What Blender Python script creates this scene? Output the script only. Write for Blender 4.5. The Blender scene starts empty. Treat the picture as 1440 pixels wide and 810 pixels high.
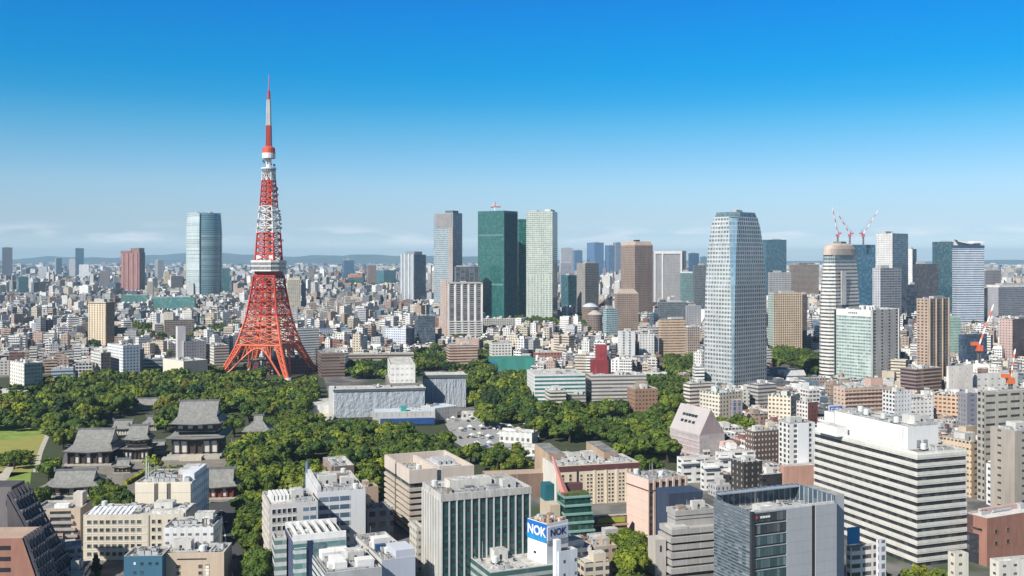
import bpy, math, random, os
import numpy as np
from mathutils import Vector, Matrix
S = bpy.context.scene
COL = S.collection
rnd = random.Random(7)
R = math.radians
# ------------------------------------------------------------------ camera
HC, F, HZ = 130.0, 1440.0, 365.0          # eye height, focal length in photo pixels, horizon row
cam = bpy.data.objects.new('camera', bpy.data.cameras.new('camera'))
COL.objects.link(cam); S.camera = cam
cam.location = (0, 0, HC); cam.rotation_euler = (R(90), 0, 0)
cam.data.sensor_width = 36; cam.data.lens = 36
cam.data.shift_y = -(405 - HZ) / 1440
cam.data.clip_start = 1; cam.data.clip_end = 120000
# ------------------------------------------------------------------ sky and sun
SAZ, SEL = math.atan2(-0.76, -0.65), R(40)  # direction towards the sun: behind the camera, from the left
w = bpy.data.worlds.new('World'); S.world = w; w.use_nodes = True
nt = w.node_tree; N = nt.nodes; L = nt.links; N.clear()
out = N.new('ShaderNodeOutputWorld'); bg = N.new('ShaderNodeBackground')
sky = N.new('ShaderNodeTexSky'); sky.sky_type = 'NISHITA'; sky.sun_disc = False
sky.sun_elevation = SEL; sky.sun_rotation = SAZ
sky.altitude = 400; sky.air_density = 1.0; sky.dust_density = 0.3; sky.ozone_density = 3.0
tc = N.new('ShaderNodeTexCoord'); sp = N.new('ShaderNodeSeparateXYZ'); L.new(tc.outputs['Generated'], sp.inputs[0])
rp = N.new('ShaderNodeValToRGB'); L.new(sp.outputs['Z'], rp.inputs[0])
cr = rp.color_ramp
SKYR = [(0.0, (0.84, 1.0, 1.30)), (0.012, (0.84, 1.0, 1.30)), (0.024, (0.602, 0.732, 0.998)), (0.041, (0.604, 0.69, 0.866)), (0.072, (0.588, 0.738, 0.88)), (0.099, (0.419, 0.706, 0.872)), (0.126, (0.234, 0.673, 0.857)), (0.152, (0.071, 0.611, 0.865)), (0.178, (0.005, 0.589, 0.905)), (0.204, (0.0, 0.577, 0.949)), (0.239, (0.0, 0.544, 1.017)), (0.33, (0.12, 0.26, 0.46)), (0.6, (0.19, 0.235, 0.29))]
cr.elements[0].position = 0; cr.elements[0].color = (*SKYR[0][1], 1)
cr.elements[1].position = SKYR[-1][0]; cr.elements[1].color = (*SKYR[-1][1], 1)
for p, c in SKYR[1:-1]:
    e = cr.elements.new(p); e.color = (*c, 1)
mu = N.new('ShaderNodeMix'); mu.data_type = 'RGBA'; mu.blend_type = 'MULTIPLY'; mu.inputs[0].default_value = 1
L.new(sky.outputs[0], mu.inputs[6]); L.new(rp.outputs[0], mu.inputs[7])
# thin fair-weather clouds low over the hills
mp = N.new('ShaderNodeMapping'); mp.inputs['Scale'].default_value = (16, 16, 95); L.new(tc.outputs['Generated'], mp.inputs[0])
nz = N.new('ShaderNodeTexNoise'); nz.inputs['Scale'].default_value = 1.0; nz.inputs['Detail'].default_value = 6; L.new(mp.outputs[0], nz.inputs[0])
c1 = N.new('ShaderNodeMapRange'); c1.inputs[1].default_value = .50; c1.inputs[2].default_value = .68; L.new(nz.outputs[0], c1.inputs[0])
c2 = N.new('ShaderNodeValToRGB'); L.new(sp.outputs['Z'], c2.inputs[0])
c2.color_ramp.elements[0].position = .010; c2.color_ramp.elements[0].color = (0, 0, 0, 1)
c2.color_ramp.elements[1].position = .034; c2.color_ramp.elements[1].color = (0, 0, 0, 1)
e = c2.color_ramp.elements.new(.020); e.color = (1, 1, 1, 1)
mm = N.new('ShaderNodeMath'); mm.operation = 'MULTIPLY'; L.new(c1.outputs[0], mm.inputs[0]); L.new(c2.outputs[0], mm.inputs[1])
mcl = N.new('ShaderNodeMath'); mcl.operation = 'MULTIPLY'; mcl.inputs[1].default_value = .8; L.new(mm.outputs[0], mcl.inputs[0])
mc = N.new('ShaderNodeMix'); mc.data_type = 'RGBA'; L.new(mcl.outputs[0], mc.inputs[0]); L.new(mu.outputs[2], mc.inputs[6]); mc.inputs[7].default_value = (8.2, 8.2, 8.6, 1)
L.new(mc.outputs[2], bg.inputs[0]); bg.inputs[1].default_value = 0.10
L.new(bg.outputs[0], out.inputs[0])
sl = bpy.data.lights.new('sun', 'SUN'); sl.energy = 5.0; sl.angle = R(.53); sl.color = (1, .95, .86)
so = bpy.data.objects.new('sun', sl); COL.objects.link(so)
sv = Vector((math.cos(SAZ) * math.cos(SEL), math.sin(SAZ) * math.cos(SEL), math.sin(SEL)))
so.rotation_euler = sv.to_track_quat('Z', 'Y').to_euler(); so.location = (-300, -300, 800)
sky.sun_rotation = math.atan2(sv.x, sv.y)
S.view_settings.view_transform = 'Standard'; S.view_settings.look = 'None'
S.view_settings.exposure = 0.48; S.view_settings.gamma = 1
S.cycles.volume_bounces = 0; S.cycles.max_bounces = 5; S.cycles.diffuse_bounces = 2; S.cycles.glossy_bounces = 2
HAZE_D = 4.6e-5

# ------------------------------------------------------------------ materials
MC = {}
def _base(name):
    m = bpy.data.materials.new(name); m.use_nodes = True
    t = m.node_tree; b = t.nodes['Principled BSDF']
    return m, t, b
def mixc(t, fac, a, b, mode='MIX'):
    n = t.nodes.new('ShaderNodeMix'); n.data_type = 'RGBA'; n.blend_type = mode
    for i, x in ((0, fac), (6, a), (7, b)):
        if isinstance(x, (int, float)): n.inputs[i].default_value = x
        elif isinstance(x, tuple): n.inputs[i].default_value = (*x, 1)
        else: t.links.new(x, n.inputs[i])
    return n.outputs[2]
def mth(t, op, a, b=0.0, c=0.0):
    n = t.nodes.new('ShaderNodeMath'); n.operation = op
    for i, x in enumerate((a, b, c)):
        if isinstance(x, (int, float)): n.inputs[i].default_value = x
        else: t.links.new(x, n.inputs[i])
    return n.outputs[0]
def stain(t, lo=.80, hi=1.08, sc=.12):
    g = t.nodes.new('ShaderNodeNewGeometry')
    mp = t.nodes.new('ShaderNodeMapping'); mp.inputs['Scale'].default_value = (1, 1, .35); t.links.new(g.outputs['Position'], mp.inputs[0])
    n = t.nodes.new('ShaderNodeTexNoise'); n.inputs['Scale'].default_value = sc; n.inputs['Detail'].default_value = 5; n.inputs['Roughness'].default_value = .65
    t.links.new(mp.outputs[0], n.inputs[0])
    mp2 = t.nodes.new('ShaderNodeMapping'); mp2.inputs['Scale'].default_value = (1, 1, .07); t.links.new(g.outputs['Position'], mp2.inputs[0])
    n2 = t.nodes.new('ShaderNodeTexNoise'); n2.inputs['Scale'].default_value = .9; n2.inputs['Detail'].default_value = 3; t.links.new(mp2.outputs[0], n2.inputs[0])
    av = mth(t, 'ADD', mth(t, 'MULTIPLY', n.outputs[0], .62), mth(t, 'MULTIPLY', n2.outputs[0], .38))
    r = t.nodes.new('ShaderNodeMapRange'); r.inputs[1].default_value = .36; r.inputs[2].default_value = .62; r.inputs[3].default_value = lo; r.inputs[4].default_value = hi
    t.links.new(av, r.inputs[0]); return r.outputs[0]
def mat(c, rough=.75, lo=.78, hi=1.06, sc=.15, metal=0, spec=.35):
    k = ('m', c, rough, lo, sc, metal)
    if k in MC: return MC[k]
    m, t, b = _base('surface')
    s = stain(t, lo, hi, sc)
    t.links.new(mixc(t, 1.0, c, s, 'MULTIPLY'), b.inputs['Base Color'])
    b.inputs['Roughness'].default_value = rough; b.inputs['Metallic'].default_value = metal; b.inputs['Specular IOR Level'].default_value = spec
    MC[k] = m; return m
def gls(c=(.02, .03, .035), rough=.08, ior=1.9):
    k = ('g', c, rough, ior)
    if k in MC: return MC[k]
    m, t, b = _base('glass')
    g = t.nodes.new('ShaderNodeNewGeometry'); vm = t.nodes.new('ShaderNodeVectorMath'); vm.operation = 'MULTIPLY'
    vm.inputs[1].default_value = (.45, .45, .29); t.links.new(g.outputs['Position'], vm.inputs[0])
    fl = t.nodes.new('ShaderNodeVectorMath'); fl.operation = 'FLOOR'; t.links.new(vm.outputs[0], fl.inputs[0])
    wn = t.nodes.new('ShaderNodeTexWhiteNoise'); t.links.new(fl.outputs[0], wn.inputs[0])
    p = mth(t, 'POWER', wn.outputs[0], 3.0)
    t.links.new(mixc(t, p, c, tuple(min(1, x * 2.2 + .045) for x in c)), b.inputs['Base Color'])
    b.inputs['Roughness'].default_value = rough; b.inputs['IOR'].default_value = ior
    MC[k] = m; return m
def fac(wall, glass=(.025, .03, .035), fl=3.5, bay=3.0, ww=.6, wh=.5, gv=.5, spand=None, rough=.12, wl=.76, ior=1.75, top=None):
    """facade: windows laid out in metres along the wall (UV) with blinds and dirt"""
    k = ('f', wall, glass, fl, bay, ww, wh, gv, spand, rough, wl, ior, top)
    if k in MC: return MC[k]
    m, t, b = _base('facade')
    uv = t.nodes.new('ShaderNodeUVMap'); uv.uv_map = 'UVMap'
    s = t.nodes.new('ShaderNodeSeparateXYZ'); t.links.new(uv.outputs[0], s.inputs[0])
    u = mth(t, 'DIVIDE', s.outputs[0], bay); v = mth(t, 'DIVIDE', s.outputs[1], fl)
    fu = mth(t, 'FRACT', u); fv = mth(t, 'FRACT', v)
    def band(x, f):
        if f >= 1: return None
        a = mth(t, 'GREATER_THAN', x, .5 - f / 2); c = mth(t, 'LESS_THAN', x, .5 + f / 2)
        return mth(t, 'MULTIPLY', a, c)
    a, c = band(fu, ww), band(fv, wh)
    mask = mth(t, 'MULTIPLY', a, c) if a and c else (a or c or 1.0)
    if top is not None:   # no windows above this height
        lt = mth(t, 'LESS_THAN', s.outputs[1], top)
        mask = mth(t, 'MULTIPLY', mask, lt)
    cb = t.nodes.new('ShaderNodeCombineXYZ'); t.links.new(mth(t, 'FLOOR', u), cb.inputs[0]); t.links.new(mth(t, 'FLOOR', v), cb.inputs[1])
    oi = t.nodes.new('ShaderNodeObjectInfo'); t.links.new(mth(t, 'MULTIPLY', oi.outputs['Random'], 91.0), cb.inputs[2])
    wn = t.nodes.new('ShaderNodeTexWhiteNoise'); t.links.new(cb.outputs[0], wn.inputs[0])
    p = mth(t, 'MULTIPLY', mth(t, 'POWER', wn.outputs[0], 2.5), gv)
    gl = mixc(t, p, glass, tuple(min(1, x * 1.6 + .16) for x in glass))
    wc = mixc(t, 1.0, wall, stain(t, wl, 1.06, .09), 'MULTIPLY')
    if spand and a:
        wc = mixc(t, a, wc, spand)
    t.links.new(mixc(t, mask, wc, gl), b.inputs['Base Color'])
    rr = mth(t, 'MULTIPLY_ADD', mask, rough - .75, .75)
    t.links.new(rr, b.inputs['Roughness'])
    t.links.new(mth(t, 'MULTIPLY_ADD', mask, ior - 1.42, 1.42), b.inputs['IOR'])
    MC[k] = m; return m
def attr_mat(name, fl=3.3, bay=3.4, win=True):
    """wall colour from the mesh attribute Col, windows from UV metres (far town)"""
    m, t, b = _base(name)
    at = t.nodes.new('ShaderNodeAttribute'); at.attribute_name = 'Col'
    c = at.outputs['Color']
    if win:
        uv = t.nodes.new('ShaderNodeUVMap'); uv.uv_map = 'UVMap'
        s = t.nodes.new('ShaderNodeSeparateXYZ'); t.links.new(uv.outputs[0], s.inputs[0])
        u = mth(t, 'DIVIDE', s.outputs[0], bay); v = mth(t, 'DIVIDE', s.outputs[1], fl)
        fu = mth(t, 'FRACT', u); fv = mth(t, 'FRACT', v); al = at.outputs['Alpha']
        # the share of wall between windows differs from building to building: ribbons, punched windows, blank sides
        mk = mth(t, 'MULTIPLY', mth(t, 'GREATER_THAN', fu, mth(t, 'SUBTRACT', mth(t, 'MULTIPLY', al, 1.6), .45)), mth(t, 'GREATER_THAN', fv, mth(t, 'MULTIPLY_ADD', al, .2, .4)))
        cb = t.nodes.new('ShaderNodeCombineXYZ'); t.links.new(mth(t, 'FLOOR', u), cb.inputs[0]); t.links.new(mth(t, 'FLOOR', v), cb.inputs[1]); t.links.new(al, cb.inputs[2])
        wn = t.nodes.new('ShaderNodeTexWhiteNoise'); t.links.new(cb.outputs[0], wn.inputs[0])
        c = mixc(t, mk, mixc(t, 1.0, c, stain(t, .8, 1.06, .1), 'MULTIPLY'), mixc(t, mth(t, 'POWER', wn.outputs[0], 3.0), (.025, .032, .042), (.22, .22, .22)))
    else:
        c = mixc(t, 1.0, c, stain(t, .72, 1.15, .16), 'MULTIPLY')
    t.links.new(c, b.inputs['Base Color']); b.inputs['Roughness'].default_value = .7
    return m
# common colours (linear reflectance)
WHT, OFF, CRM = (.74, .74, .73), (.60, .585, .54), (.62, .54, .41)
TAN, BRN, DBR = (.43, .335, .255), (.215, .14, .10), (.10, .062, .05)
BRK, PNK, GRY = (.30, .135, .085), (.62, .43, .36), (.36, .365, .375)
LGR, DGR, BLK = (.52, .53, .54), (.13, .135, .145), (.025, .028, .032)
TEAL, BLU, GRN = (.03, .115, .13), (.03, .085, .16), (.015, .13, .105)
DRK = (.018, .022, .026)
def roofmat(c):
    m, t, b = _base('roofing'); g = t.nodes.new('ShaderNodeNewGeometry')
    vo = t.nodes.new('ShaderNodeTexVoronoi'); vo.distance = 'CHEBYCHEV'; vo.inputs['Scale'].default_value = .22; t.links.new(g.outputs['Position'], vo.inputs[0])
    sx = t.nodes.new('ShaderNodeSeparateColor'); t.links.new(vo.outputs['Color'], sx.inputs[0])
    pt = mth(t, 'MULTIPLY_ADD', sx.outputs[0], .45, .78)
    nz = t.nodes.new('ShaderNodeTexNoise'); nz.inputs['Scale'].default_value = 1.1; nz.inputs['Detail'].default_value = 5; t.links.new(g.outputs['Position'], nz.inputs[0])
    gr = t.nodes.new('ShaderNodeMapRange'); gr.inputs[1].default_value = .42; gr.inputs[2].default_value = .62; gr.inputs[3].default_value = .72; gr.inputs[4].default_value = 1.1; t.links.new(nz.outputs[0], gr.inputs[0])
    k = mth(t, 'MULTIPLY', mth(t, 'MULTIPLY', pt, gr.outputs[0]), stain(t, .6, 1.15, .2))
    t.links.new(mixc(t, 1.0, c, k, 'MULTIPLY'), b.inputs['Base Color']); b.inputs['Roughness'].default_value = .9; return m
ROOF = roofmat((.36, .355, .34))
ROOFL = roofmat((.58, .575, .55))
ROOFD = roofmat((.24, .235, .225))
CONC = mat((.50, .49, .47), .85, .7, 1.1, .3)
METAL = mat((.44, .45, .46), .5, .75, 1.15, .5)
DARK = mat((.03, .03, .032), .6)
WHITE = mat(WHT, .6, .86, 1.03, .2)
# ------------------------------------------------------------------ mesh builder
class M:
    def __init__(s): s.v, s.f, s.m, s.uv = [], [], [], []
    def face(s, pts, mi=0, uv=None):
        i = len(s.v); s.v += [tuple(p) for p in pts]; s.f.append(tuple(range(i, i + len(pts)))); s.m.append(mi)
        s.uv += uv if uv else [(0.0, 0.0)] * len(pts)
    def wall(s, a, b, z0, z1, mi=0, u0=0.0):
        l = math.hypot(b[0] - a[0], b[1] - a[1])
        s.face([(a[0], a[1], z0), (b[0], b[1], z0), (b[0], b[1], z1), (a[0], a[1], z1)], mi, [(u0, z0), (u0 + l, z0), (u0 + l, z1), (u0, z1)])
        return u0 + l
    def prism(s, poly, z0, z1, mi=0, top=1, bottom=False):
        n = len(poly)
        for k in range(n):
            s.wall(poly[k], poly[(k + 1) % n], z0, z1, mi if isinstance(mi, int) else mi[k])
        if top is not None: s.face([(p[0], p[1], z1) for p in poly], top, [(p[0], p[1]) for p in poly])
        if bottom: s.face([(p[0], p[1], z0) for p in reversed(poly)], top or 0)
        return s
    def box(s, x0, x1, y0, y1, z0, z1, mi=0, top=None):
        return s.prism([(x0, y0), (x1, y0), (x1, y1), (x0, y1)], z0, z1, mi, mi if top is None else top, True)
    def frus(s, p0, p1, z0, z1, mi=0, top=0):
        n = len(p0)
        for k in range(n):
            a, b, c, d = p0[k], p0[(k + 1) % n], p1[(k + 1) % n], p1[k]
            l0 = math.hypot(b[0] - a[0], b[1] - a[1]); l1 = math.hypot(c[0] - d[0], c[1] - d[1]); e = (l0 - l1) / 2
            s.face([(*a, z0), (*b, z0), (*c, z1), (*d, z1)], mi if isinstance(mi, int) else mi[k], [(0, z0), (l0, z0), (l0 - e, z1), (e, z1)])
        if top is not None: s.face([(*p, z1) for p in p1], top)
        return s
    def beam(s, p, q, r, mi=0, r2=None):
        p, q = Vector(p), Vector(q); d = (q - p)
        if d.length < 1e-6: return s
        d.normalize(); a = d.orthogonal().normalized(); b = d.cross(a); r2 = r if r2 is None else r2
        P = [p + (a * x + b * y) * r for x, y in ((1, 1), (-1, 1), (-1, -1), (1, -1))]
        Q = [q + (a * x + b * y) * r2 for x, y in ((1, 1), (-1, 1), (-1, -1), (1, -1))]
        for k in range(4): s.face([P[k], P[(k + 1) % 4], Q[(k + 1) % 4], Q[k]], mi)
        s.face(list(reversed(P)), mi); s.face(Q, mi); return s
    def cyl(s, x, y, z0, z1, r, mi=0, n=14, r1=None, top=None):
        r1 = r if r1 is None else r1
        p0 = [(x + r * math.cos(2 * math.pi * k / n), y + r * math.sin(2 * math.pi * k / n)) for k in range(n)]
        p1 = [(x + r1 * math.cos(2 * math.pi * k / n), y + r1 * math.sin(2 * math.pi * k / n)) for k in range(n)]
        u = 2 * math.pi * r / n
        for k in range(n):
            a, b, c, d = p0[k], p0[(k + 1) % n], p1[(k + 1) % n], p1[k]
            s.face([(*a, z0), (*b, z0), (*c, z1), (*d, z1)], mi, [(u * k, z0), (u * k + u, z0), (u * k + u, z1), (u * k, z1)])
        s.face([(*p, z1) for p in p1], mi if top is None else top); return s
    def mesh(s, name, mats):
        me = bpy.data.meshes.new(name); me.from_pydata(s.v, [], s.f)
        for x in mats: me.materials.append(x)
        me.polygons.foreach_set('material_index', s.m)
        me.uv_layers.new(name='UVMap').data.foreach_set('uv', np.array(s.uv, 'f').ravel())
        return me
    def build(s, name, mats, parent=None, loc=None, rz=0):
        if not isinstance(mats, (list, tuple)): mats = [mats]
        return link(name, s.mesh(name, mats), parent, loc, rz)
def link(name, me, parent=None, loc=None, rz=0, sc=None):
    o = bpy.data.objects.new(name, me); COL.objects.link(o); o.parent = parent
    if loc: o.location = loc
    if rz: o.rotation_euler = (0, 0, rz)
    if sc: o.scale = sc
    return o
def thing(name, label, cat, loc=(0, 0, 0), rz=0, group=None):
    o = bpy.data.objects.new(name, None); COL.objects.link(o); o.empty_display_size = 2
    o.location = loc; o.rotation_euler = (0, 0, rz); o['label'] = label; o['category'] = cat
    if group: o['group'] = group
    return o
def tag(o, label, cat, group=None):
    o['label'] = label; o['category'] = cat
    if group: o['group'] = group
    return o
def ground(px, py, z=0.0):
    Y = (HC - z) * F / (py - HZ); return ((px - 720) / F * Y, Y)
def inpoly(x, y, P):
    c = False; j = len(P) - 1
    for i in range(len(P)):
        if (P[i][1] > y) != (P[j][1] > y) and x < (P[j][0] - P[i][0]) * (y - P[i][1]) / (P[j][1] - P[i][1]) + P[i][0]: c = not c
        j = i
    return c
def sheet(name, pts, z, m, kind='structure', label=None):
    g = M(); g.face([(*ground(*p), z) for p in reversed(pts)], 0)
    # keep it facing up
    me = g.mesh(name, [m]); 
    if me.polygons[0].normal.z < 0: me.flip_normals()
    o = link(name, me); o['kind'] = kind; return o
# ------------------------------------------------------------------ ground, hills, haze
def ground_mat():
    m, t, b = _base('ground')
    g = t.nodes.new('ShaderNodeNewGeometry')
    def nz(s, d=4):
        n = t.nodes.new('ShaderNodeTexNoise'); n.inputs['Scale'].default_value = s; n.inputs['Detail'].default_value = d
        t.links.new(g.outputs['Position'], n.inputs[0]); return n.outputs[0]
    def rng(x, a, b_):
        r = t.nodes.new('ShaderNodeMapRange'); r.inputs[1].default_value = a; r.inputs[2].default_value = b_; t.links.new(x, r.inputs[0]); return r.outputs[0]
    c = mixc(t, rng(nz(.05), .4, .6), (.07, .07, .072), (.17, .165, .155))
    c = mixc(t, rng(nz(.012), .52, .6), c, (.04, .062, .025))
    t.links.new(c, b.inputs['Base Color']); b.inputs['Roughness'].default_value = .95
    return m
g = M(); g.face([(-22000, -600, 0), (22000, -600, 0), (22000, 30000, 0), (-22000, 30000, 0)])
go = g.build('ground', ground_mat()); go['kind'] = 'structure'
def hills():
    nx = 240; g = M(); r_ = random.Random(3)
    ph = [r_.uniform(0, 6.3) for _ in range(9)]
    def hgt(x, k):
        u = x / 1000
        h = 120 + 75 * math.sin(u * .35 + ph[0 + k]) + 48 * math.sin(u * .83 + ph[1 + k]) + 26 * math.sin(u * 1.9 + ph[2 + k]) + 12 * math.sin(u * 4.3 + ph[3]) + 6 * math.sin(u * 9.1 + ph[4])
        env = .5 + 1.35 / (1 + math.exp((x + 1500) / 1500))
        return max(40, 55 + h * env * .62)
    for k, (y0, dy) in enumerate(((23500, 1500), (26000, 1800))):
        xs = [-21000 + 42000 * i / nx for i in range(nx + 1)]
        for i in range(nx):
            a, b_ = xs[i], xs[i + 1]; ha, hb = hgt(a, k), hgt(b_, k)
            ja, jb = 300 * math.sin(a / 700), 300 * math.sin(b_ / 700)
            g.face([(a, y0 - dy / 2, -.5), (b_, y0 - dy / 2, -.5), (b_, y0 - dy * .2 + jb, hb * .62), (a, y0 - dy * .2 + ja, ha * .62)])
            g.face([(a, y0 - dy * .2 + ja, ha * .62), (b_, y0 - dy * .2 + jb, hb * .62), (b_, y0, hb), (a, y0, ha)])
            g.face([(a, y0, ha), (b_, y0, hb), (b_, y0 + dy / 2, -.5), (a, y0 + dy / 2, -.5)])
    o = g.build('hills', mat((.045, .07, .04), .95, .6, 1.3, .002)); o['kind'] = 'structure'
hills()
def haze():
    g = M(); g.box(-22500, 22500, -900, 30500, -1.2, 430)
    m = bpy.data.materials.new('haze'); m.use_nodes = True; t = m.node_tree; t.nodes.clear()
    o_ = t.nodes.new('ShaderNodeOutputMaterial'); v = t.nodes.new('ShaderNodeVolumePrincipled')
    v.inputs['Color'].default_value = (.50, .76, 1.0, 1); v.inputs['Density'].default_value = HAZE_D; v.inputs['Anisotropy'].default_value = 0.0
    t.links.new(v.outputs[0], o_.inputs['Volume'])
    o = g.build('haze', m); o['kind'] = 'stuff'
haze()
# ------------------------------------------------------------------ buildings
HERO = []          # every individually built building: footprint, for placing the rest
def fan_mesh():
    g = M(); g.box(-1.1, 1.1, -.75, .75, 0, 1.6, 0)
    for x in (-.52, .52): g.cyl(x, 0, 1.6, 1.72, .42, 1, 10)
    return g.mesh('air_conditioner', [METAL, DARK])
AC = fan_mesh()
def tank_mesh():
    g = M(); g.box(-1.3, 1.3, -1.3, 1.3, 0, .5, 1); g.cyl(0, 0, .5, 2.8, 1.3, 0, 12); g.cyl(0, 0, 2.8, 3.1, 1.3, 0, 12, .4)
    return g.mesh('water_tank', [mat((.6, .63, .62), .5), DARK])
TANK = tank_mesh()
def dish_mesh():
    g = M(); g.cyl(0, 0, 0, 1.6, .12, 1, 6); g.cyl(0, 0, 1.6, 2.1, .25, 0, 12, 1.0, 0)
    return g.mesh('dish', [WHITE, DARK])
DISH = dish_mesh()
def dirs(th): return (math.cos(th), math.sin(th)), (-math.sin(th), math.cos(th))
class Bld:
    def __init__(s, kind, label, ref, pl, pc, pr, top, base, th, cat='building', dep=18, group=None, mx=95, Y=None):
        s.Y = Y or HC * F / (base - HZ); th = R(th); s.th = th
        cx = (pc - 720) / F; s.C = (cx * s.Y, s.Y); s.u, s.v = dirs(th)
        def ext(p, d):
            r = (p - 720) / F; den = d[0] - r * d[1]
            t = s.Y * (r - cx) / den if abs(den) > 1e-4 else -1
            return t if 1.5 < t < 400 else None
        s.w = ext(pr, s.u) or dep; s.d = ext(pl, s.v) or dep
        s.w, s.d = min(s.w, mx), min(s.d, mx)
        s.z = HC - (top - HZ) / F * s.Y
        s.label, s.ref, s.kind = label, ref, kind
        s.px = (min(pl, pc, pr), max(pl, pc, pr)); s.top, s.base = top, base
        s.root = thing(kind, label, cat, (s.C[0], s.C[1], 0), th, group)
        s.rn = random.Random(hash((pl, pc, top)) & 0xffff)
        HERO.append(s)
    def P(s, x, y): return (s.C[0] + s.u[0] * x + s.v[0] * y, s.C[1] + s.u[1] * x + s.v[1] * y)
    def Zat(s, py): return HC - (py - HZ) / F * s.Y
    def rect(s, e=0.0): return [(-e, -e), (s.w + e, -e), (s.w + e, s.d + e), (-e, s.d + e)]
    def box(s, name, x0, x1, y0, y1, z0, z1, m, parent=None, top=None):
        g = M(); g.box(x0, x1, y0, y1, z0, z1, 0, 1 if top else None)
        return g.build(name, [m, top] if top else [m], parent or s.root)
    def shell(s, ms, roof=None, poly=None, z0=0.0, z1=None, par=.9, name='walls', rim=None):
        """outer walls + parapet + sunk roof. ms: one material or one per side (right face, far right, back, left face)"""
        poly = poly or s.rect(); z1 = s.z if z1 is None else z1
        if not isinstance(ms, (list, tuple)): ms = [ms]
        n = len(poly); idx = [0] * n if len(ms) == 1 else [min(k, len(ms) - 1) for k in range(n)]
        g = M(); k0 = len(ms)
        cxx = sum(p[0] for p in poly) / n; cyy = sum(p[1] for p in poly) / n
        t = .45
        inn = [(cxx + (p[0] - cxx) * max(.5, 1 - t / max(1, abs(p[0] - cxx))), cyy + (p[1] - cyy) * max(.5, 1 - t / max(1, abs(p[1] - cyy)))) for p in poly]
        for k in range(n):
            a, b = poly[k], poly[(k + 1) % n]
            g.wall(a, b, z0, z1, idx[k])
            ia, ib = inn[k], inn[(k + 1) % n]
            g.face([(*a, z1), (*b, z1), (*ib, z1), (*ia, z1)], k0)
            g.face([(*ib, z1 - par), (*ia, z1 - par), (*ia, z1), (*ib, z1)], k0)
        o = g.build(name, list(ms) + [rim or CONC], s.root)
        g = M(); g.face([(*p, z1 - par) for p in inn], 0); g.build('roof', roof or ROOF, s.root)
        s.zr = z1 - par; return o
    def kit(s, x0=None, x1=None, y0=None, y1=None, z=None, n=8, ph=1, m=None, seed=None):
        """rooftop plant: stair house, rows of air conditioners, tanks, ducts, pipes"""
        r = random.Random(seed if seed is not None else s.rn.random())
        x0 = 1.5 if x0 is None else x0; x1 = s.w - 1.5 if x1 is None else x1; y0 = 1.5 if y0 is None else y0; y1 = s.d - 1.5 if y1 is None else y1
        z = s.zr if z is None else z; W, D = x1 - x0, y1 - y0
        if W < 3 or D < 3: return
        used = []
        def place(a, b):
            for _ in range(25):
                x = r.uniform(x0, max(x0, x1 - a)); y = r.uniform(y0, max(y0, y1 - b))
                if x + a > x1 + .1 or y + b > y1 + .1: return None
                if all(x + a + .5 < q[0] or x > q[1] + .5 or y + b + .5 < q[2] or y > q[3] + .5 for q in used):
                    used.append((x, x + a, y, y + b)); return x, y
            return None
        for k in range(ph):
            a, b = min(W * .6, r.uniform(5, 9)), min(D * .5, r.uniform(4, 8)); h = r.uniform(2.8, 4.5)
            p = place(a, b)
            if p:
                o = s.box('stair_house', p[0], p[0] + a, p[1], p[1] + b, z, z + h, m or mat((.55, .545, .52)), top=ROOFL)
                s.box('door', p[0] + a * .4, p[0] + a * .4 + 1, p[1] - .05, p[1] + .1, z, z + 2.1, DARK, o)
        if s.Y < 640 and n > 5:
            g = M(); c_ = [(x0, y0), (x1, y0), (x1, y1), (x0, y1)]
            for k in range(4):
                a, b = c_[k], c_[(k + 1) % 4]
                for h in (.55, 1.1): g.beam((*a, z + h), (*b, z + h), .05)
                m_ = max(2, int(math.hypot(b[0] - a[0], b[1] - a[1]) / 3))
                for j in range(m_): t_ = j / m_; p_ = (a[0] + (b[0] - a[0]) * t_, a[1] + (b[1] - a[1]) * t_); g.beam((*p_, z), (*p_, z + 1.1), .05)
            g.build('railing', METAL, s.root)
            n = int(n * 1.5); s.grime(min(46, int(n * 1.8)), x0, x1, y0, y1, z)
        for k in range(n):
            q = r.random()
            if q < .45:
                L_ = r.randint(2, 5); hz = r.random() < .5; a, b = (L_ * 2.6, 1.8) if hz else (2.4, L_ * 2.0)
                p = place(a, b)
                if p:
                    for i in range(L_):
                        link('air_conditioner', AC, s.root, (p[0] + (1.3 + i * 2.6 if hz else 1.2), p[1] + (.9 if hz else 1.0 + i * 2.0), z), 0, (1, 1, r.uniform(.9, 1.4)))
            elif q < .55:
                p = place(3, 3)
                if p: link('water_tank', TANK, s.root, (p[0] + 1.5, p[1] + 1.5, z))
            elif q < .72:
                a, b = r.uniform(2, 5), r.uniform(2, 4)
                p = place(a, b)
                if p: s.box('plant_box', p[0], p[0] + a, p[1], p[1] + b, z, z + r.uniform(1.2, 2.6), r.choice([METAL, mat((.62, .62, .6)), mat((.22, .23, .24)), mat((.12, .12, .13)), mat((.42, .38, .32)), mat((.3, .24, .2))]))
            elif q < .88:
                a = r.uniform(5, 12); hz = r.random() < .6
                a = min(a, (W if hz else D) * .8)
                p = place(*((a, .9) if hz else (.9, a)))
                if p: s.box('duct', p[0], p[0] + (a if hz else .8), p[1], p[1] + (.8 if hz else a), z + .3, z + 1.1, METAL)
            else:
                p = place(1, 1)
                if p:
                    g = M(); g.cyl(p[0], p[1], z, z + r.uniform(4, 8), .12, 0, 6, .05); g.build('aerial', METAL, s.root)
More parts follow.
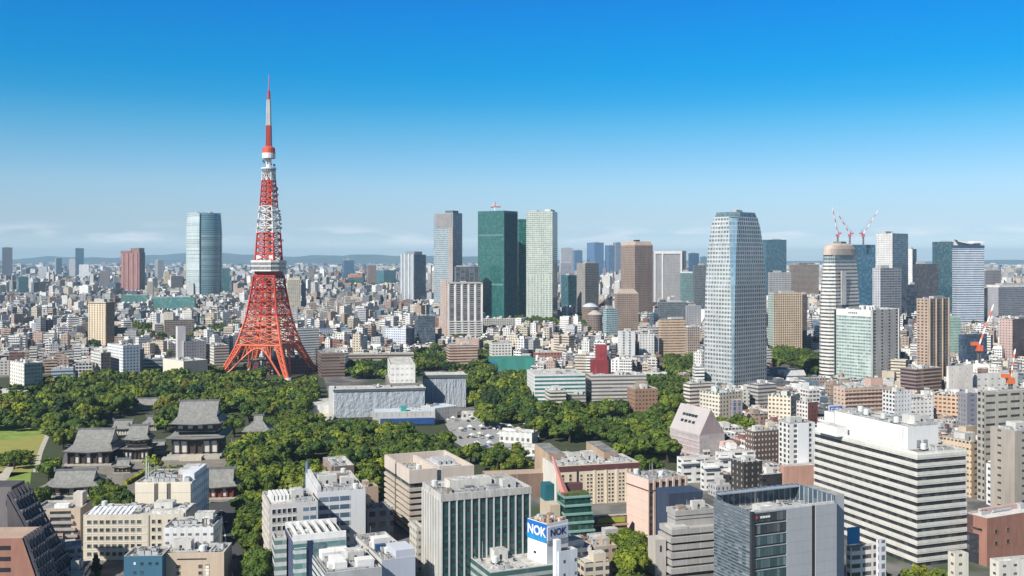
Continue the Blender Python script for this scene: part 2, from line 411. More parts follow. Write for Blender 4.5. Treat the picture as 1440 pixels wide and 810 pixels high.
    def grime(s, n, x0, x1, y0, y1, z):
        for k in range(n):
            a, b = s.rn.uniform(x0, x1 - 1), s.rn.uniform(y0, y1 - 1); q = s.rn.uniform(.4, 1.1); h = s.rn.uniform(.3, 1.3)
            s.box('vent', a, a + q, b, b + s.rn.uniform(.4, 1.4), z, z + h, s.rn.choice([mat((.10, .10, .11)), METAL, mat((.3, .28, .25)), mat((.65, .65, .63))]))
        for k in range(max(1, n // 8)):
            a = s.rn.uniform(x0, x1 - 1); g = M(); hz = s.rn.random() < .5; b = s.rn.uniform(y0, y1 - 1)
            g.beam((x0, b, z + .35), (x1, b, z + .35), .13) if hz else g.beam((a, y0, z + .35), (a, y1, z + .35), .13); g.build('pipe', mat((.2, .2, .2)), s.root)
    def bands(s, zs, h, e, m, name='spandrel', x0=None):
        for z in zs:
            s.box(name, -e, s.w + e, -e, s.d + e, z, z + h, m)
    def wins(s, face, xs, zs, ww, wh, glass=None, frame=None, name='window', off=0.0):
        """one object per window: frame, sill and pane"""
        k = ('w', ww, wh, id(glass), id(frame))
        if k not in MC:
            g = M(); f = .1
            for a in ((-ww / 2 - f, -ww / 2, 0, wh), (ww / 2, ww / 2 + f, 0, wh), (-ww / 2 - f, ww / 2 + f, wh, wh + f), (-ww / 2 - .15, ww / 2 + .15, -.16, 0)):
                g.box(a[0], a[1], -.16, .02, a[2], a[3], 1)
            g.face([(-ww / 2, -.02, 0), (ww / 2, -.02, 0), (ww / 2, -.02, wh), (-ww / 2, -.02, wh)], 0)
            MC[k] = g.mesh(name, [glass or gls(), frame or mat((.5, .49, .46))])
        for z in zs:
            for x in xs:
                if face == 'R': link(name, MC[k], s.root, (x, -off, z))
                else: link(name, MC[k], s.root, (-off, x, z), R(-90))
    def text(s, txt, face, a, z, size, m, name='lettering', off=.15, parent=None):
        c = bpy.data.curves.new(name, 'FONT'); c.body = txt; c.size = size; c.extrude = .05; c.align_x = 'CENTER'; c.align_y = 'CENTER'; c.materials.append(m); c.offset = .03 * size
        o = bpy.data.objects.new(name, c); COL.objects.link(o); o.parent = parent or s.root
        me = bpy.data.meshes.new_from_object(o.evaluated_get(bpy.context.evaluated_depsgraph_get())); bpy.data.objects.remove(o); bpy.data.curves.remove(c)
        o = link(name, me, parent or s.root)
        if face == 'R': o.location = (a, -off, z); o.rotation_euler = (R(90), 0, 0)
        else: o.location = (-off, a, z); o.rotation_euler = (R(90), 0, R(-90))
        return o
def far(kind, label, ref, pl, pc, pr, top, base, th, m, ph=None, dep=22, cat='tower', roof=None, n=0, cap=None, Y=None, spire=0, mx=95):
    """middle-distance block: facade walls, roof, roof house; cap: (rows of pixels, material) for a plain crown"""
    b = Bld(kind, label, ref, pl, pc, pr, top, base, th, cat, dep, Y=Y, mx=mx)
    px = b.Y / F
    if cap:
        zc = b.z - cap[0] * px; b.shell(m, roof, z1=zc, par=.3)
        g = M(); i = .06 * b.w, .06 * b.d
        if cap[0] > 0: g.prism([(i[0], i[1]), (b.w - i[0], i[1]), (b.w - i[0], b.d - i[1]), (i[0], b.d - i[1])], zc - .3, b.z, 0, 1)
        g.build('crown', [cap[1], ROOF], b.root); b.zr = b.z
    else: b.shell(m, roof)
    ph = 1 if ph is None else ph
    r = b.rn
    for k in range(ph):
        a, c = b.w * r.uniform(.3, .6), b.d * r.uniform(.3, .6); x, y = r.uniform(.1, .9) * (b.w - a), r.uniform(.1, .9) * (b.d - c)
        b.box('roof_house', x, x + a, y, y + c, b.zr, b.zr + r.uniform(2.2, 4.2) * (1.3 if px > 1 else 1), mat((.42, .42, .41)), top=ROOF)
    if n: b.kit(n=n, ph=0)
    if spire:
        g = M(); g.cyl(b.w / 2, b.d / 2, b.zr, b.z + spire * px, .012 * b.Y / 12, 0, 6, .2); g.build('mast', METAL, b.root)
    return b
# ------------------------------------------------------------------ the far and middle skyline
fC = fac
FT = 'office_tower'; AP = 'apartment_tower'; OB = 'office_building'; AB = 'apartment_building'
# far west
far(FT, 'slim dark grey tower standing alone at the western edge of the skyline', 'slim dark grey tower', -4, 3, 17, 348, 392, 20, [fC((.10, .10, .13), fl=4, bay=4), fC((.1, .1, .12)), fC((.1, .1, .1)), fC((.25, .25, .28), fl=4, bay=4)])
far(OB, 'squat blue-teal glass office block below the slim dark grey tower', 'squat teal block', 15, 26, 40, 389, 418, 30, fC((.08, .14, .16), TEAL, ww=.85, wh=.7))
far(FT, 'small white tower with a thin spire on the hazy western horizon', 'white spired tower', 53, 54, 66, 375, 397, 10, fC((.62, .63, .66), fl=4, bay=3), spire=9)
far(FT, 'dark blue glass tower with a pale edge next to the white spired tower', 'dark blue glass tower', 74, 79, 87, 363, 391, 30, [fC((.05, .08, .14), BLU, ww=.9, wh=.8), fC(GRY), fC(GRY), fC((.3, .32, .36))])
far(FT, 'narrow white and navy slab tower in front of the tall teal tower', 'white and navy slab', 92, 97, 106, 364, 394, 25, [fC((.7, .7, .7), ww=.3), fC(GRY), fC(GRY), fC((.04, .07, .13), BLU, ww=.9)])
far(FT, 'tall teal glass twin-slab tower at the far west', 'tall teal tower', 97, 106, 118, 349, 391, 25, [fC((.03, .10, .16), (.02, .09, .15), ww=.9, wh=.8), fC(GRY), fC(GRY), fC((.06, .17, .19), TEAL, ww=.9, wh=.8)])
far(OB, 'plain white box-like block at the foot of the tall teal tower', 'plain white block', 110, 111, 125, 372, 396, 10, fC((.72, .72, .73), ww=.25, wh=.3))
far(OB, 'grey-brown flat-topped block on the far side of the low western houses', 'grey-brown flat block', 137, 140, 154, 381, 409, 15, fC((.25, .22, .23)))
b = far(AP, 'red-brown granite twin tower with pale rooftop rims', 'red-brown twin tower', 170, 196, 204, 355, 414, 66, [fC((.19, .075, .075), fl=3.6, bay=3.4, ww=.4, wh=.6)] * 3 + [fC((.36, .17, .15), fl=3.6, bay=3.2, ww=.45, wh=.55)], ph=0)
for x0, x1, y0, y1, h in ((-1, b.w * .7, b.d * .45, b.d + 1, 7), (b.w * .1, b.w + 1, 4, b.d * .5, 17)):
    b.box('crown', x0, x1, y0, y1, b.z - 1, b.z + h, fC((.33, .16, .14), fl=3.6, bay=3), top=mat((.5, .36, .32)))
for k in range(4): b.box('pier', -2.2, -.02, b.d * (.08 + .25 * k), b.d * (.18 + .25 * k), 0, b.z - 3, fC((.40, .20, .17), fl=3.6, bay=2.5, ww=.35))
far(OB, 'grey office block behind the low houses between the twin tower and the curved tower', 'grey mid block', 216, 222, 230, 366, 396, 30, fC((.36, .36, .38)))
far(AB, 'cream slab block in a pair with a dark one by the curved tower', 'cream slab', 230, 231, 238, 382, 408, 20, fC((.62, .50, .36), ww=.3))
far(AB, 'dark brown-grey block paired with a cream slab by the curved tower', 'dark slab', 239, 241, 257, 388, 411, 20, fC((.13, .12, .12), ww=.6))
def curved_tower():
    b = Bld(FT, 'huge silvery teal glass tower with rounded split shells', 'curved glass tower', 255, 282, 310, 299, 421, 42, 'skyscraper')
    w_ = b.w; n = 14
    g1 = fac((.50, .53, .52), (.20, .29, .30), fl=6, bay=7, ww=.84, wh=.6, gv=1.0, ior=1.9, rough=.2)
    g2 = fac((.17, .24, .26), (.025, .085, .105), fl=6, bay=7, ww=.92, wh=.7, gv=.7, ior=1.9, rough=.16)
    cx, cy, rr = w_ / 2, b.d / 2, w_ * .5; 
    def arc(a0, a1, r): return [(cx + r[0] * math.cos(R(a)), cy + r[1] * math.sin(R(a))) for a in [a0 + (a1 - a0) * k / n for k in range(n + 1)]]
    rx, ry = w_ * .77, b.d * .77
    H = b.z
    def shellp(name, pts, z1, m):
        g = M(); k = len(pts)
        ins = [(cx + (p[0] - cx) * .93, cy + (p[1] - cy) * .93) for p in pts]
        g.frus([(cx + (p[0] - cx) * .95, cy + (p[1] - cy) * .95) for p in pts], pts, 0, z1 * .2, 0, None); g.frus(pts, pts, z1 * .2, z1 * .78, 0, None); g.frus(pts, ins, z1 * .78, z1, 0, 1); g.build(name, [m, ROOF], b.root)
    shellp('inner_core', arc(0, 360, (rx * .9, ry * .9))[:-1], H - 4, g2)
    for a0, a1, m, h in ((140, 222, g1, 0), (228, 300, g2, -1), (306, 360, g2, 1)):
        o = arc(a0, a1, (rx, ry)); i = list(reversed(arc(a0, a1, (rx * .86, ry * .86))))
        shellp('glass_shell', o + i, H + h, m)
    b.box('helipad', cx - 12, cx + 12, cy - 12, cy + 12, H - 4, H + 2, mat((.1, .1, .11)))
    for x, y in ((-14, 16), (15, -18), (20, 4)): b.box('roof_house', cx + x - 5, cx + x + 5, cy + y - 5, cy + y + 5, H - 4, H + 5, mat((.4, .42, .44)))
curved_tower()
far(OB, 'dark teal office tower tucked beside the curved glass tower', 'dark teal tower', 310, 311, 323, 377, 416, 15, fC((.04, .11, .13), TEAL, ww=.9, wh=.8))
far('podium_building', 'long low green glass hall at the foot of the red-brown twin tower', 'green glass hall', 168, 170, 207, 415, 431, 8, fC((.12, .22, .2), (.05, .16, .15), ww=.9, wh=.8, fl=5), dep=30, ph=0, cat='hall')
far('podium_building', 'low green glass hall with white roof vents before the curved glass tower', 'green hall below the curved tower', 214, 216, 282, 418, 441, 8, fC((.13, .25, .23), (.05, .17, .16), ww=.9, wh=.8, fl=5), dep=30, ph=2, cat='hall', roof=ROOFL)
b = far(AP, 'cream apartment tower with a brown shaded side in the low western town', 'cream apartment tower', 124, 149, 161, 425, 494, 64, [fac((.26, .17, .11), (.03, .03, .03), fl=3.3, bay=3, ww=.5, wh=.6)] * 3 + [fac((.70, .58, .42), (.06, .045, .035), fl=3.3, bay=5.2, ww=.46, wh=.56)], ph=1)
b.box('crown_rim', -.6, b.w + .6, -.6, b.d + .6, b.z - 2.4, b.z - 1.2, mat((.16, .11, .08)))
far(AP, 'beige apartment tower with balcony stripes just behind the red lattice tower', 'beige balcony tower', 402, 405, 423, 391, 438, 14, fac((.52, .47, .37), (.06, .06, .05), fl=3.3, bay=5, ww=.62, wh=.5), cap=(3, mat((.6, .52, .38))))
far(OB, 'slim blue-grey tower behind the beige balcony tower', 'slim blue-grey tower', 423, 424, 430, 393, 437, 10, fC((.12, .19, .26), BLU))
far(FT, 'dark blue tower with two roof aerials on the haze beyond the low town', 'dark blue aerial tower', 481, 484, 498, 366, 397, 20, fC((.05, .10, .17), BLU, ww=.9, wh=.8), spire=4)
far(OB, 'low teal glass block under an orange roof structure', 'teal block with orange roof', 488, 490, 511, 386, 404, 15, fC((.05, .14, .15), TEAL, ww=.9, wh=.8), cap=(4, mat((.6, .2, .1))))
far(FT, 'thin brown tower between the low teal blocks', 'thin brown tower', 516, 518, 529, 373, 406, 15, fC((.25, .18, .15)))
far(OB, 'wide teal and blue glass block west of the grey residential twin tower', 'wide teal block', 525, 540, 557, 380, 404, 35, fC((.06, .17, .2), TEAL, ww=.9, wh=.8))
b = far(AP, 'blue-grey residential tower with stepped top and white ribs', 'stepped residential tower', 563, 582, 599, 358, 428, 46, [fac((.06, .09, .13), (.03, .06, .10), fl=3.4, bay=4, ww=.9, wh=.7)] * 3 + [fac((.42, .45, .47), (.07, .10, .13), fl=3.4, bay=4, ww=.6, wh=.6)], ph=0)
b.box('crown', b.w * .15, b.w * .8, b.d * .1, b.d * .75, b.z - 1, b.z + 9, fC((.3, .32, .34)), top=ROOF)
for k in range(4): b.box('rib', -2, -.02, b.d * (.05 + .27 * k), b.d * (.12 + .27 * k), 0, b.z + 2, mat((.6, .62, .63)))
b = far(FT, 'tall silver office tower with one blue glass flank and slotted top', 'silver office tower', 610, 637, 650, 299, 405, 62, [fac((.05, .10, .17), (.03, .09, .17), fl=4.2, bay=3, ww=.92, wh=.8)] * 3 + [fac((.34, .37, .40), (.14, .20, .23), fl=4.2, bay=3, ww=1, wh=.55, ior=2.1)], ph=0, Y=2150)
b.box('top_screen', -.8, -.02, b.d * .05, b.d * .88, b.z - 30, b.z - 2, fac((.30, .28, .28), (.16, .15, .15), fl=1.5, bay=2, ww=1, wh=.4))
b.box('stone_spine', -1.0, -.02, 0, b.d * .22, 0, b.z - 30, fC((.40, .35, .33), ww=.3)); b.box('roof_house', b.w * .2, b.w * .8, b.d * .1, b.d * .5, b.z - 1, b.z + 5, mat((.1, .14, .18)))
far(OB, 'dark glass office block beneath the silver office tower', 'dark glass block', 639, 641, 674, 375, 425, 12, fac((.18, .19, .2), (.025, .035, .05), fl=4, bay=9, ww=.9, wh=.85), Y=1980, ph=2)
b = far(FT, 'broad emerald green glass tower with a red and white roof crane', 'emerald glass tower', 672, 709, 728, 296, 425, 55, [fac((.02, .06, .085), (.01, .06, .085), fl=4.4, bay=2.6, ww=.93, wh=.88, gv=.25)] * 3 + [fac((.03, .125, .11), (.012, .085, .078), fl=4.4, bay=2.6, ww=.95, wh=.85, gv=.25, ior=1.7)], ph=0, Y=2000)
for z in (.35, .78): b.box('plant_floor_band', -.4, -.02, b.d * .03, b.d * .97, b.z * z, b.z * z + 3.5, mat((.10, .20, .19)))
g = M(); x, y = b.w * .3, b.d * .5; g.cyl(x, y, b.zr, b.z + 8, 1.2, 1, 8); g.beam((x - 6, y + 6, b.z + 8), (x + 8, y - 8, b.z + 9), .8, 0); g.beam((x, y, b.z + 8), (x + 1, y, b.z + 19), .7, 0); g.beam((x + 1, y, b.z + 19), (x - 5, y + 5, b.z + 9), .35, 1); g.build('roof_crane', [mat((.6, .08, .05)), WHITE], b.root)
far(FT, 'narrow bright green glass tower peeking out behind the pale green office tower', 'narrow green tower', 728, 729, 742, 308, 428, 14, fac((.02, .10, .08), (.01, .12, .09), fl=4.4, bay=2.6, ww=.93, wh=.85), Y=2120, ph=0)
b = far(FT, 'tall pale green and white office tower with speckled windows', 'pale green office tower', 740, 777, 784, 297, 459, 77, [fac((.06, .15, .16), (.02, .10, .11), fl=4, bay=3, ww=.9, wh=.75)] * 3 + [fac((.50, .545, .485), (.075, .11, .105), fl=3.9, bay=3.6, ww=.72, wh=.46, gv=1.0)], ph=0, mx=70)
b.box('roof_house', 2, b.w * .9, b.d * .08, b.d * .3, b.zr, b.z + 4, mat((.55, .6, .55))); b.box('roof_house', 2, b.w * .9, b.d * .6, b.d * .85, b.zr, b.z + 2, mat((.5, .53, .5)))
for k in range(9): b.box('lower_pier', -.7, -.02, b.d * (.02 + .115 * k), b.d * (.045 + .115 * k), 0, b.z * .45, mat((.56, .60, .54)))
def striped_apartment():
    b = Bld(AP, 'white apartment tower with five dark vertical window strips', 'white strip tower', 620, 631, 678, 399, 482, 12, 'tower')
    b.shell([fac((.66, .63, .60), (.05, .05, .055), fl=3.2, bay=(b.w) / 5.0, ww=.56, wh=.9), fC(TAN), fC(TAN), fac((.40, .32, .28), fl=3.2, bay=3, ww=.3, wh=.4)])
    for k in range(6): b.box('pier', b.w * (k / 5) - .9, b.w * (k / 5) + .9, -1.0, -.02, 0, b.z, mat((.70, .67, .64)))
    b.box('cornice', -.8, b.w + .8, -1.3, b.d * .5, b.z, b.z + 1.6, mat((.45, .42, .4)))
    for k in range(9): b.box('balcony', 1, b.w - 1, -1.4, -.02, 3.5 + 3.6 * k, 4.9 + 3.6 * k, mat((.68, .66, .63)))
    b.box('side_pier', -4, -.02, b.d * .1, b.d * .8, 0, b.z + 6, fC((.55, .45, .40), ww=.3))
    b.kit(n=4)
striped_apartment()
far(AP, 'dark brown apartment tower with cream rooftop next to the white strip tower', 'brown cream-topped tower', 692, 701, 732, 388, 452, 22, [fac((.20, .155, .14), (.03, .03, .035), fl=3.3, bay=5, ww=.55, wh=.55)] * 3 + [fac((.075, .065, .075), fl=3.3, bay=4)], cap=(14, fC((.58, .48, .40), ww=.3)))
# centre: blue far cluster
for i, (pl, pc, pr, t, c, lab, ref) in enumerate([
    (787, 789, 806, 349, (.55, .55, .57), 'white far tower with a notched top beside the pale green office tower', 'white notched tower'),
    (806, 808, 819, 352, (.10, .20, .34), 'small blue tower beside the white far tower', 'small blue tower'),
    (824, 836, 849, 341, (.10, .20, .38), 'broad bright blue tower on the far skyline', 'bright blue tower'),
    (851, 856, 865, 345, (.10, .19, .33), 'blue slab at the start of the twin-topped far cluster', 'blue slab'),
    (862, 866, 873, 341, (.22, .26, .34), 'grey-blue twin-topped tower tucked against the tall brown tower', 'grey-blue twin-topped tower'),
    (968, 969, 983, 356, (.05, .12, .24), 'dark blue cube-like block beyond the white-framed grey tower', 'dark blue cube'),
    (984, 985, 994, 361, (.18, .32, .40), 'pale teal slab at the edge of the tapering tower', 'pale teal slab')]):
    far(FT, lab, ref, pl, pc, pr, t, 384, 22, fC(c, glass=tuple(x * .5 for x in c), fl=4, bay=3, ww=.8, wh=.6), Y=5600, ph=1 if i % 2 else 2)
far(OB, 'white block with a navy front below the white notched tower', 'white block with navy front', 788, 789, 805, 370, 404, 12, fC((.6, .6, .62), glass=(.03, .05, .1), ww=.75, wh=.8), Y=3000)
far(OB, 'dark teal glass block with one bright white edge', 'dark teal block with a white edge', 789, 799, 812, 387, 437, 35, fac((.05, .12, .15), (.02, .08, .10), fl=4, bay=3, ww=.9, wh=.85), Y=2300)
far(OB, 'grey-olive office tower with flat concrete faces', 'grey-olive tower', 811, 823, 842, 370, 448, 32, [fac((.16, .16, .15), fl=3.8, bay=3, ww=.7, wh=.5)] * 3 + [fac((.30, .28, .26), fl=3.8, bay=3, ww=.3, wh=.4)], ph=2)
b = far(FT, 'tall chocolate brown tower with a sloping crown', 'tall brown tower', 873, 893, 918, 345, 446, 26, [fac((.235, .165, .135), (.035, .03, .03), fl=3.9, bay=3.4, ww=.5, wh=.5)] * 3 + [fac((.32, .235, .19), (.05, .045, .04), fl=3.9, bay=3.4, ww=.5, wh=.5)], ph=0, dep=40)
g = M(); g.frus(b.rect(), [(4, 4), (b.w - 4, 4), (b.w - 4, b.d - 4), (4, b.d - 4)], b.z + .05, b.z + 9, 0, 1); g.box(b.w * .4, b.w * .6, b.d * .4, b.d * .6, b.z + 9, b.z + 13, 1); g.build('sloped_crown', [mat((.42, .32, .26)), DARK], b.root)
b = far(FT, 'grey office slab framed by broad white edges', 'white-framed grey slab', 917, 921, 958, 353, 422, 8, fac((.36, .35, .35), (.24, .24, .25), fl=3.8, bay=2, ww=.6, wh=.5), ph=1, Y=2600)
for x0, x1 in ((-2, 1.5), (b.w * .26, b.w * .31), (b.w - 2, b.w + 2)): b.box('white_frame', x0, x1, -1.5, -.02, 0, b.z + .5, WHITE)
b.box('white_frame', 1.6, b.w - 2.1, -1.4, -.02, b.z - 7, b.z + .4, WHITE); b.box('side_wing', b.w + 2.1, b.w + 14, 3, b.d, 0, b.z + 1, fC((.11, .12, .15)))
far(OB, 'teal glass block with a white rim against the white-framed grey slab', 'teal block with a white rim', 956, 958, 976, 382, 422, 10, fac((.2, .3, .3), (.08, .16, .17), fl=3.8, bay=2.5, ww=.8, wh=.7), cap=(2, WHITE), Y=2400)
far(OB, 'dark grey office block pressed against the base of the tapering tower', 'dark grey pressed block', 974, 977, 994, 373, 430, 10, fac((.15, .17, .19), fl=3.8, bay=3, ww=.7, wh=.5), Y=2250)
b = far(AB, 'brown mid-rise tower with a sloped roof stepping down before the tall brown tower', 'brown stepped mid-rise', 864, 868, 898, 413, 474, 12, fac((.33, .245, .20), (.04, .035, .035), fl=3.6, bay=3.3, ww=.5, wh=.45), ph=0)
g = M(); g.frus(b.rect(), [(b.w * .15, 3), (b.w * .8, 3), (b.w * .8, b.d - 3), (b.w * .15, b.d - 3)], b.z + .05, b.z + 8, 0, 0); g.build('sloped_roof', mat((.45, .37, .30)), b.root)
def round_top():
    b = Bld(OB, 'brown round tower under a pale grey domed cap', 'domed brown tower', 822, 824, 845, 432, 464, 20, 'tower')
    r = b.w * .5; g = M(); g.cyl(r, r, 0, b.z, r, 0, 20, top=1); g.build('walls', [fac((.28, .18, .14), fl=3.6, bay=2.4, ww=.6, wh=.6), ROOF], b.root)
    g = M(); g.cyl(r, r, b.z, b.z + 5, r * 1.03, 0, 20, r * .6); g.cyl(r, r, b.z + 5, b.z + 7, r * .6, 0, 20, r * .2); g.build('domed_cap', mat((.5, .55, .58), .5), b.root)
    b = Bld(OB, 'brown round block with a conical grey roof nestled before the domed tower', 'conical brown block', 829, 831, 851, 443, 474, 20, 'tower')
    r = b.w * .5; g = M(); g.cyl(r, r, 0, b.z, r, 0, 20, top=1); g.build('walls', [fac((.26, .20, .17), fl=3.6, bay=2.6, ww=.6, wh=.6), ROOF], b.root)
    g = M(); g.cyl(r, r, b.z, b.z + 7, r * 1.05, 0, 20, r * .25); g.build('cone_roof', mat((.42, .38, .36), .7), b.root)
round_top()
far(AP, 'slender blue-green glass balcony tower in front of the brown mid-rise', 'slender blue-green tower', 848, 853, 869, 434, 478, 25, fac((.40, .50, .52), (.05, .12, .15), fl=3.4, bay=3, ww=.8, wh=.6), ph=1)
far(OB, 'wide low grey office block with a pale roof behind the brown banded block', 'wide grey office block', 925, 928, 966, 425, 458, 8, fac((.14, .16, .17), (.05, .07, .08), fl=3.8, bay=3, ww=.9, wh=.5), roof=ROOFL)
far(OB, 'grey concrete block joining the wide grey office block', 'grey concrete block', 964, 966, 986, 430, 466, 14, fC((.36, .36, .38), ww=.3))
far(OB, 'wide tan office block with brown window bands by the tapering tower', 'tan banded block', 926, 929, 964, 449, 504, 10, fac((.56, .42, .30), (.10, .065, .05), fl=3.5, bay=2.2, ww=.9, wh=.42), ph=1, n=3)
# the tapering tower (double curved, glass corner)
def taper():
    b = Bld(FT, 'tall white gridded tower tapering at the top with a glass corner', 'white tapering tower', 991, 1031, 1078, 300, 552, 40, 'skyscraper')
    w_, d_, H = b.w, b.d, b.z
    mr = fac((.40, .43, .45), (.04, .065, .085), fl=4.2, bay=3.5, ww=.62, wh=.66, gv=.4, ior=1.9)
    ml = fac((.46, .475, .47), (.11, .14, .16), fl=4.2, bay=3.5, ww=.72, wh=.55, gv=.7, ior=1.9)
    mgs = fac((.26, .34, .40), (.14, .24, .31), fl=4.2, bay=3, ww=.9, wh=.8, ior=2.3)
    g = M(); c = 4.5
    prof = [(0, 0), (.42, 0), (.60, .012), (.72, .032), (.83, .062), (.93, .105), (.985, .15)]
    def ring(i, cc): return [(i * w_ + cc, i * d_), (w_ - i * w_, i * d_), (w_ - i * w_, d_ - i * d_), (i * w_, d_ - i * d_), (i * w_, i * d_ + cc)]
    for (t0, i0), (t1, i1) in zip(prof, prof[1:]):
        g.frus(ring(i0, 1.4 + t0 ** 2 * 5.0), ring(i1, 1.4 + t1 ** 2 * 5.0), H * t0, H * t1, [0, 0, 1, 1, 2], None)
    g.face([(*p, H * .985 - .5) for p in ring(.15, c)], 3)
    g.build('walls', [mr, ml, mgs, ROOF], b.root)
    i = .15; g = M(); g.frus([(i * w_ + c * 2, i * d_ - .1), (w_ - i * w_ + .1, i * d_ - .1), (w_ - i * w_ + .1, d_ - i * d_), (i * w_ - .1, d_ - i * d_), (i * w_ - .1, i * d_ + c * 2)], ring(.19, c * 2), H * .97, H * 1.012, 0, 1); g.build('glass_crown', [fac((.16, .22, .25), (.07, .13, .16), fl=4, bay=2, ww=.9, wh=.9), ROOF], b.root)
    for x, y in ((.35, .3), (.6, .55)): b.box('roof_house', w_ * x, w_ * x + 8, d_ * y, d_ * y + 7, H, H + 4.5, mat((.35, .36, .37)))
    b.box('entrance_canopy', w_ * .2, w_ * .7, -5, -.02, 5, 6, METAL)
taper()
# right skyline
far(FT, 'dark teal glass block on the skyline just past the tapering tower', 'dark teal skyline block', 1072, 1078, 1106, 337, 402, 18, fac((.035, .10, .14), (.02, .08, .115), fl=4.2, bay=3, ww=.93, wh=.85), Y=2900, ph=2, spire=2)
b = far(OB, 'brown louvred block with an open steel cage roof', 'louvred brown block', 1110, 1114, 1157, 372, 420, 10, fac((.33, .255, .20), (.05, .04, .035), fl=4, bay=5, ww=1, wh=.5), ph=2)
for k in range(8): b.box('roof_post', b.w * k / 7.2, b.w * k / 7.2 + 1.2, 0, 1.2, b.z, b.z + 6, mat((.35, .30, .22)))
b.box('roof_grid', -.5, b.w + .5, -.5, 4, b.z + 6, b.z + 7.5, mat((.40, .33, .2))); b.box('yellow_awning', 0, b.w * .85, -3, -.02, 10, 16, mat((.6, .34, .07)))
far(OB, 'grey slab with ribbed white roof box behind the beige grid tower', 'grey ribbed slab', 1080, 1082, 1112, 383, 440, 10, fC((.4, .41, .42)), Y=1900)
far(AP, 'beige apartment tower with a grid of dark balconies', 'beige grid tower', 1080, 1088, 1128, 412, 496, 16, [fac((.60, .47, .33), (.05, .04, .035), fl=3.3, bay=3.4, ww=.55, wh=.6)] * 3 + [fac((.40, .45, .40), TEAL, fl=3.3, bay=3)], ph=1, n=3)
far(OB, 'dark brown shaft pressed against the beige grid tower', 'dark brown shaft', 1122, 1124, 1135, 414, 492, 16, fC((.12, .10, .09)), Y=1500)
def rounded():
    b = Bld(FT, 'white banded tower narrowing to a rounded stone drum', 'white banded drum tower', 1148, 1172, 1213, 405, 536, 40, 'skyscraper')
    w_, d_, H = b.w, b.d, HC - (342 - HZ) / F * b.Y
    mb = fac((.66, .64, .60), (.05, .055, .06), fl=3.9, bay=3, ww=1, wh=.44)
    mg = fac((.45, .5, .5), (.05, .09, .11), fl=3.9, bay=2, ww=.8, wh=.8)
    c = 5
    def ring(i): return [(c + i, i), (w_ - c - i, i), (w_ - i, c + i), (w_ - i, d_ - c - i), (w_ - c - i, d_ - i), (c + i, d_ - i), (i, d_ - c - i), (i, c + i)]
    g = M(); g.frus(ring(0), ring(.6), 0, H * .55, [0] * 8, None); g.frus(ring(.6), ring(2.6), H * .55, H * .86, 0, 1); g.build('walls', [mb, ROOF], b.root)
    g = M(); g.frus(ring(2.9), ring(3.1), H * .86, H * .915, 0, 1); g.build('glass_storey', [mg, ROOF], b.root)
    cx, cy = w_ / 2, d_ / 2
    def oval(k, n=28): return [(cx + (w_ / 2 - 2.2) * k * math.copysign(abs(math.cos(6.2832 * j / n)) ** .72, math.cos(6.2832 * j / n)), cy + (d_ / 2 - 2.2) * k * math.copysign(abs(math.sin(6.2832 * j / n)) ** .72, math.sin(6.2832 * j / n))) for j in range(n)]
    g = M(); g.frus(oval(1.03), oval(1.0), H * .915, H * .96, 0, 0); g.frus(oval(1.0), oval(.86), H * .96, H * .985, 0, 0); g.frus(oval(.86), oval(.62), H * .985, H, 0, 1); g.build('stone_drum', [mat((.52, .43, .37)), ROOF], b.root)
    b.box('glass_spine', w_ * .02, w_ * .22, -.4, -.02, 0, H * .52, fac((.3, .36, .36), (.1, .16, .17), fl=3.9, bay=3, ww=.9, wh=.8)); b.box('roof_house', cx - 5, cx + 5, cy - 5, cy + 5, H, H + 2.2, mat((.2, .2, .2)))
    b.box('white_spine', w_ * .25, w_ * .42, -.5, -.02, H * .55, H * .8, mat((.7, .68, .64)))
rounded()
b = far(FT, 'deep blue glass tower under construction below three cranes', 'blue construction tower', 1166, 1168, 1231, 344, 412, 12, fac((.04, .11, .18), (.02, .09, .15), fl=4.2, bay=3, ww=.9, wh=.8), ph=0, Y=1800)
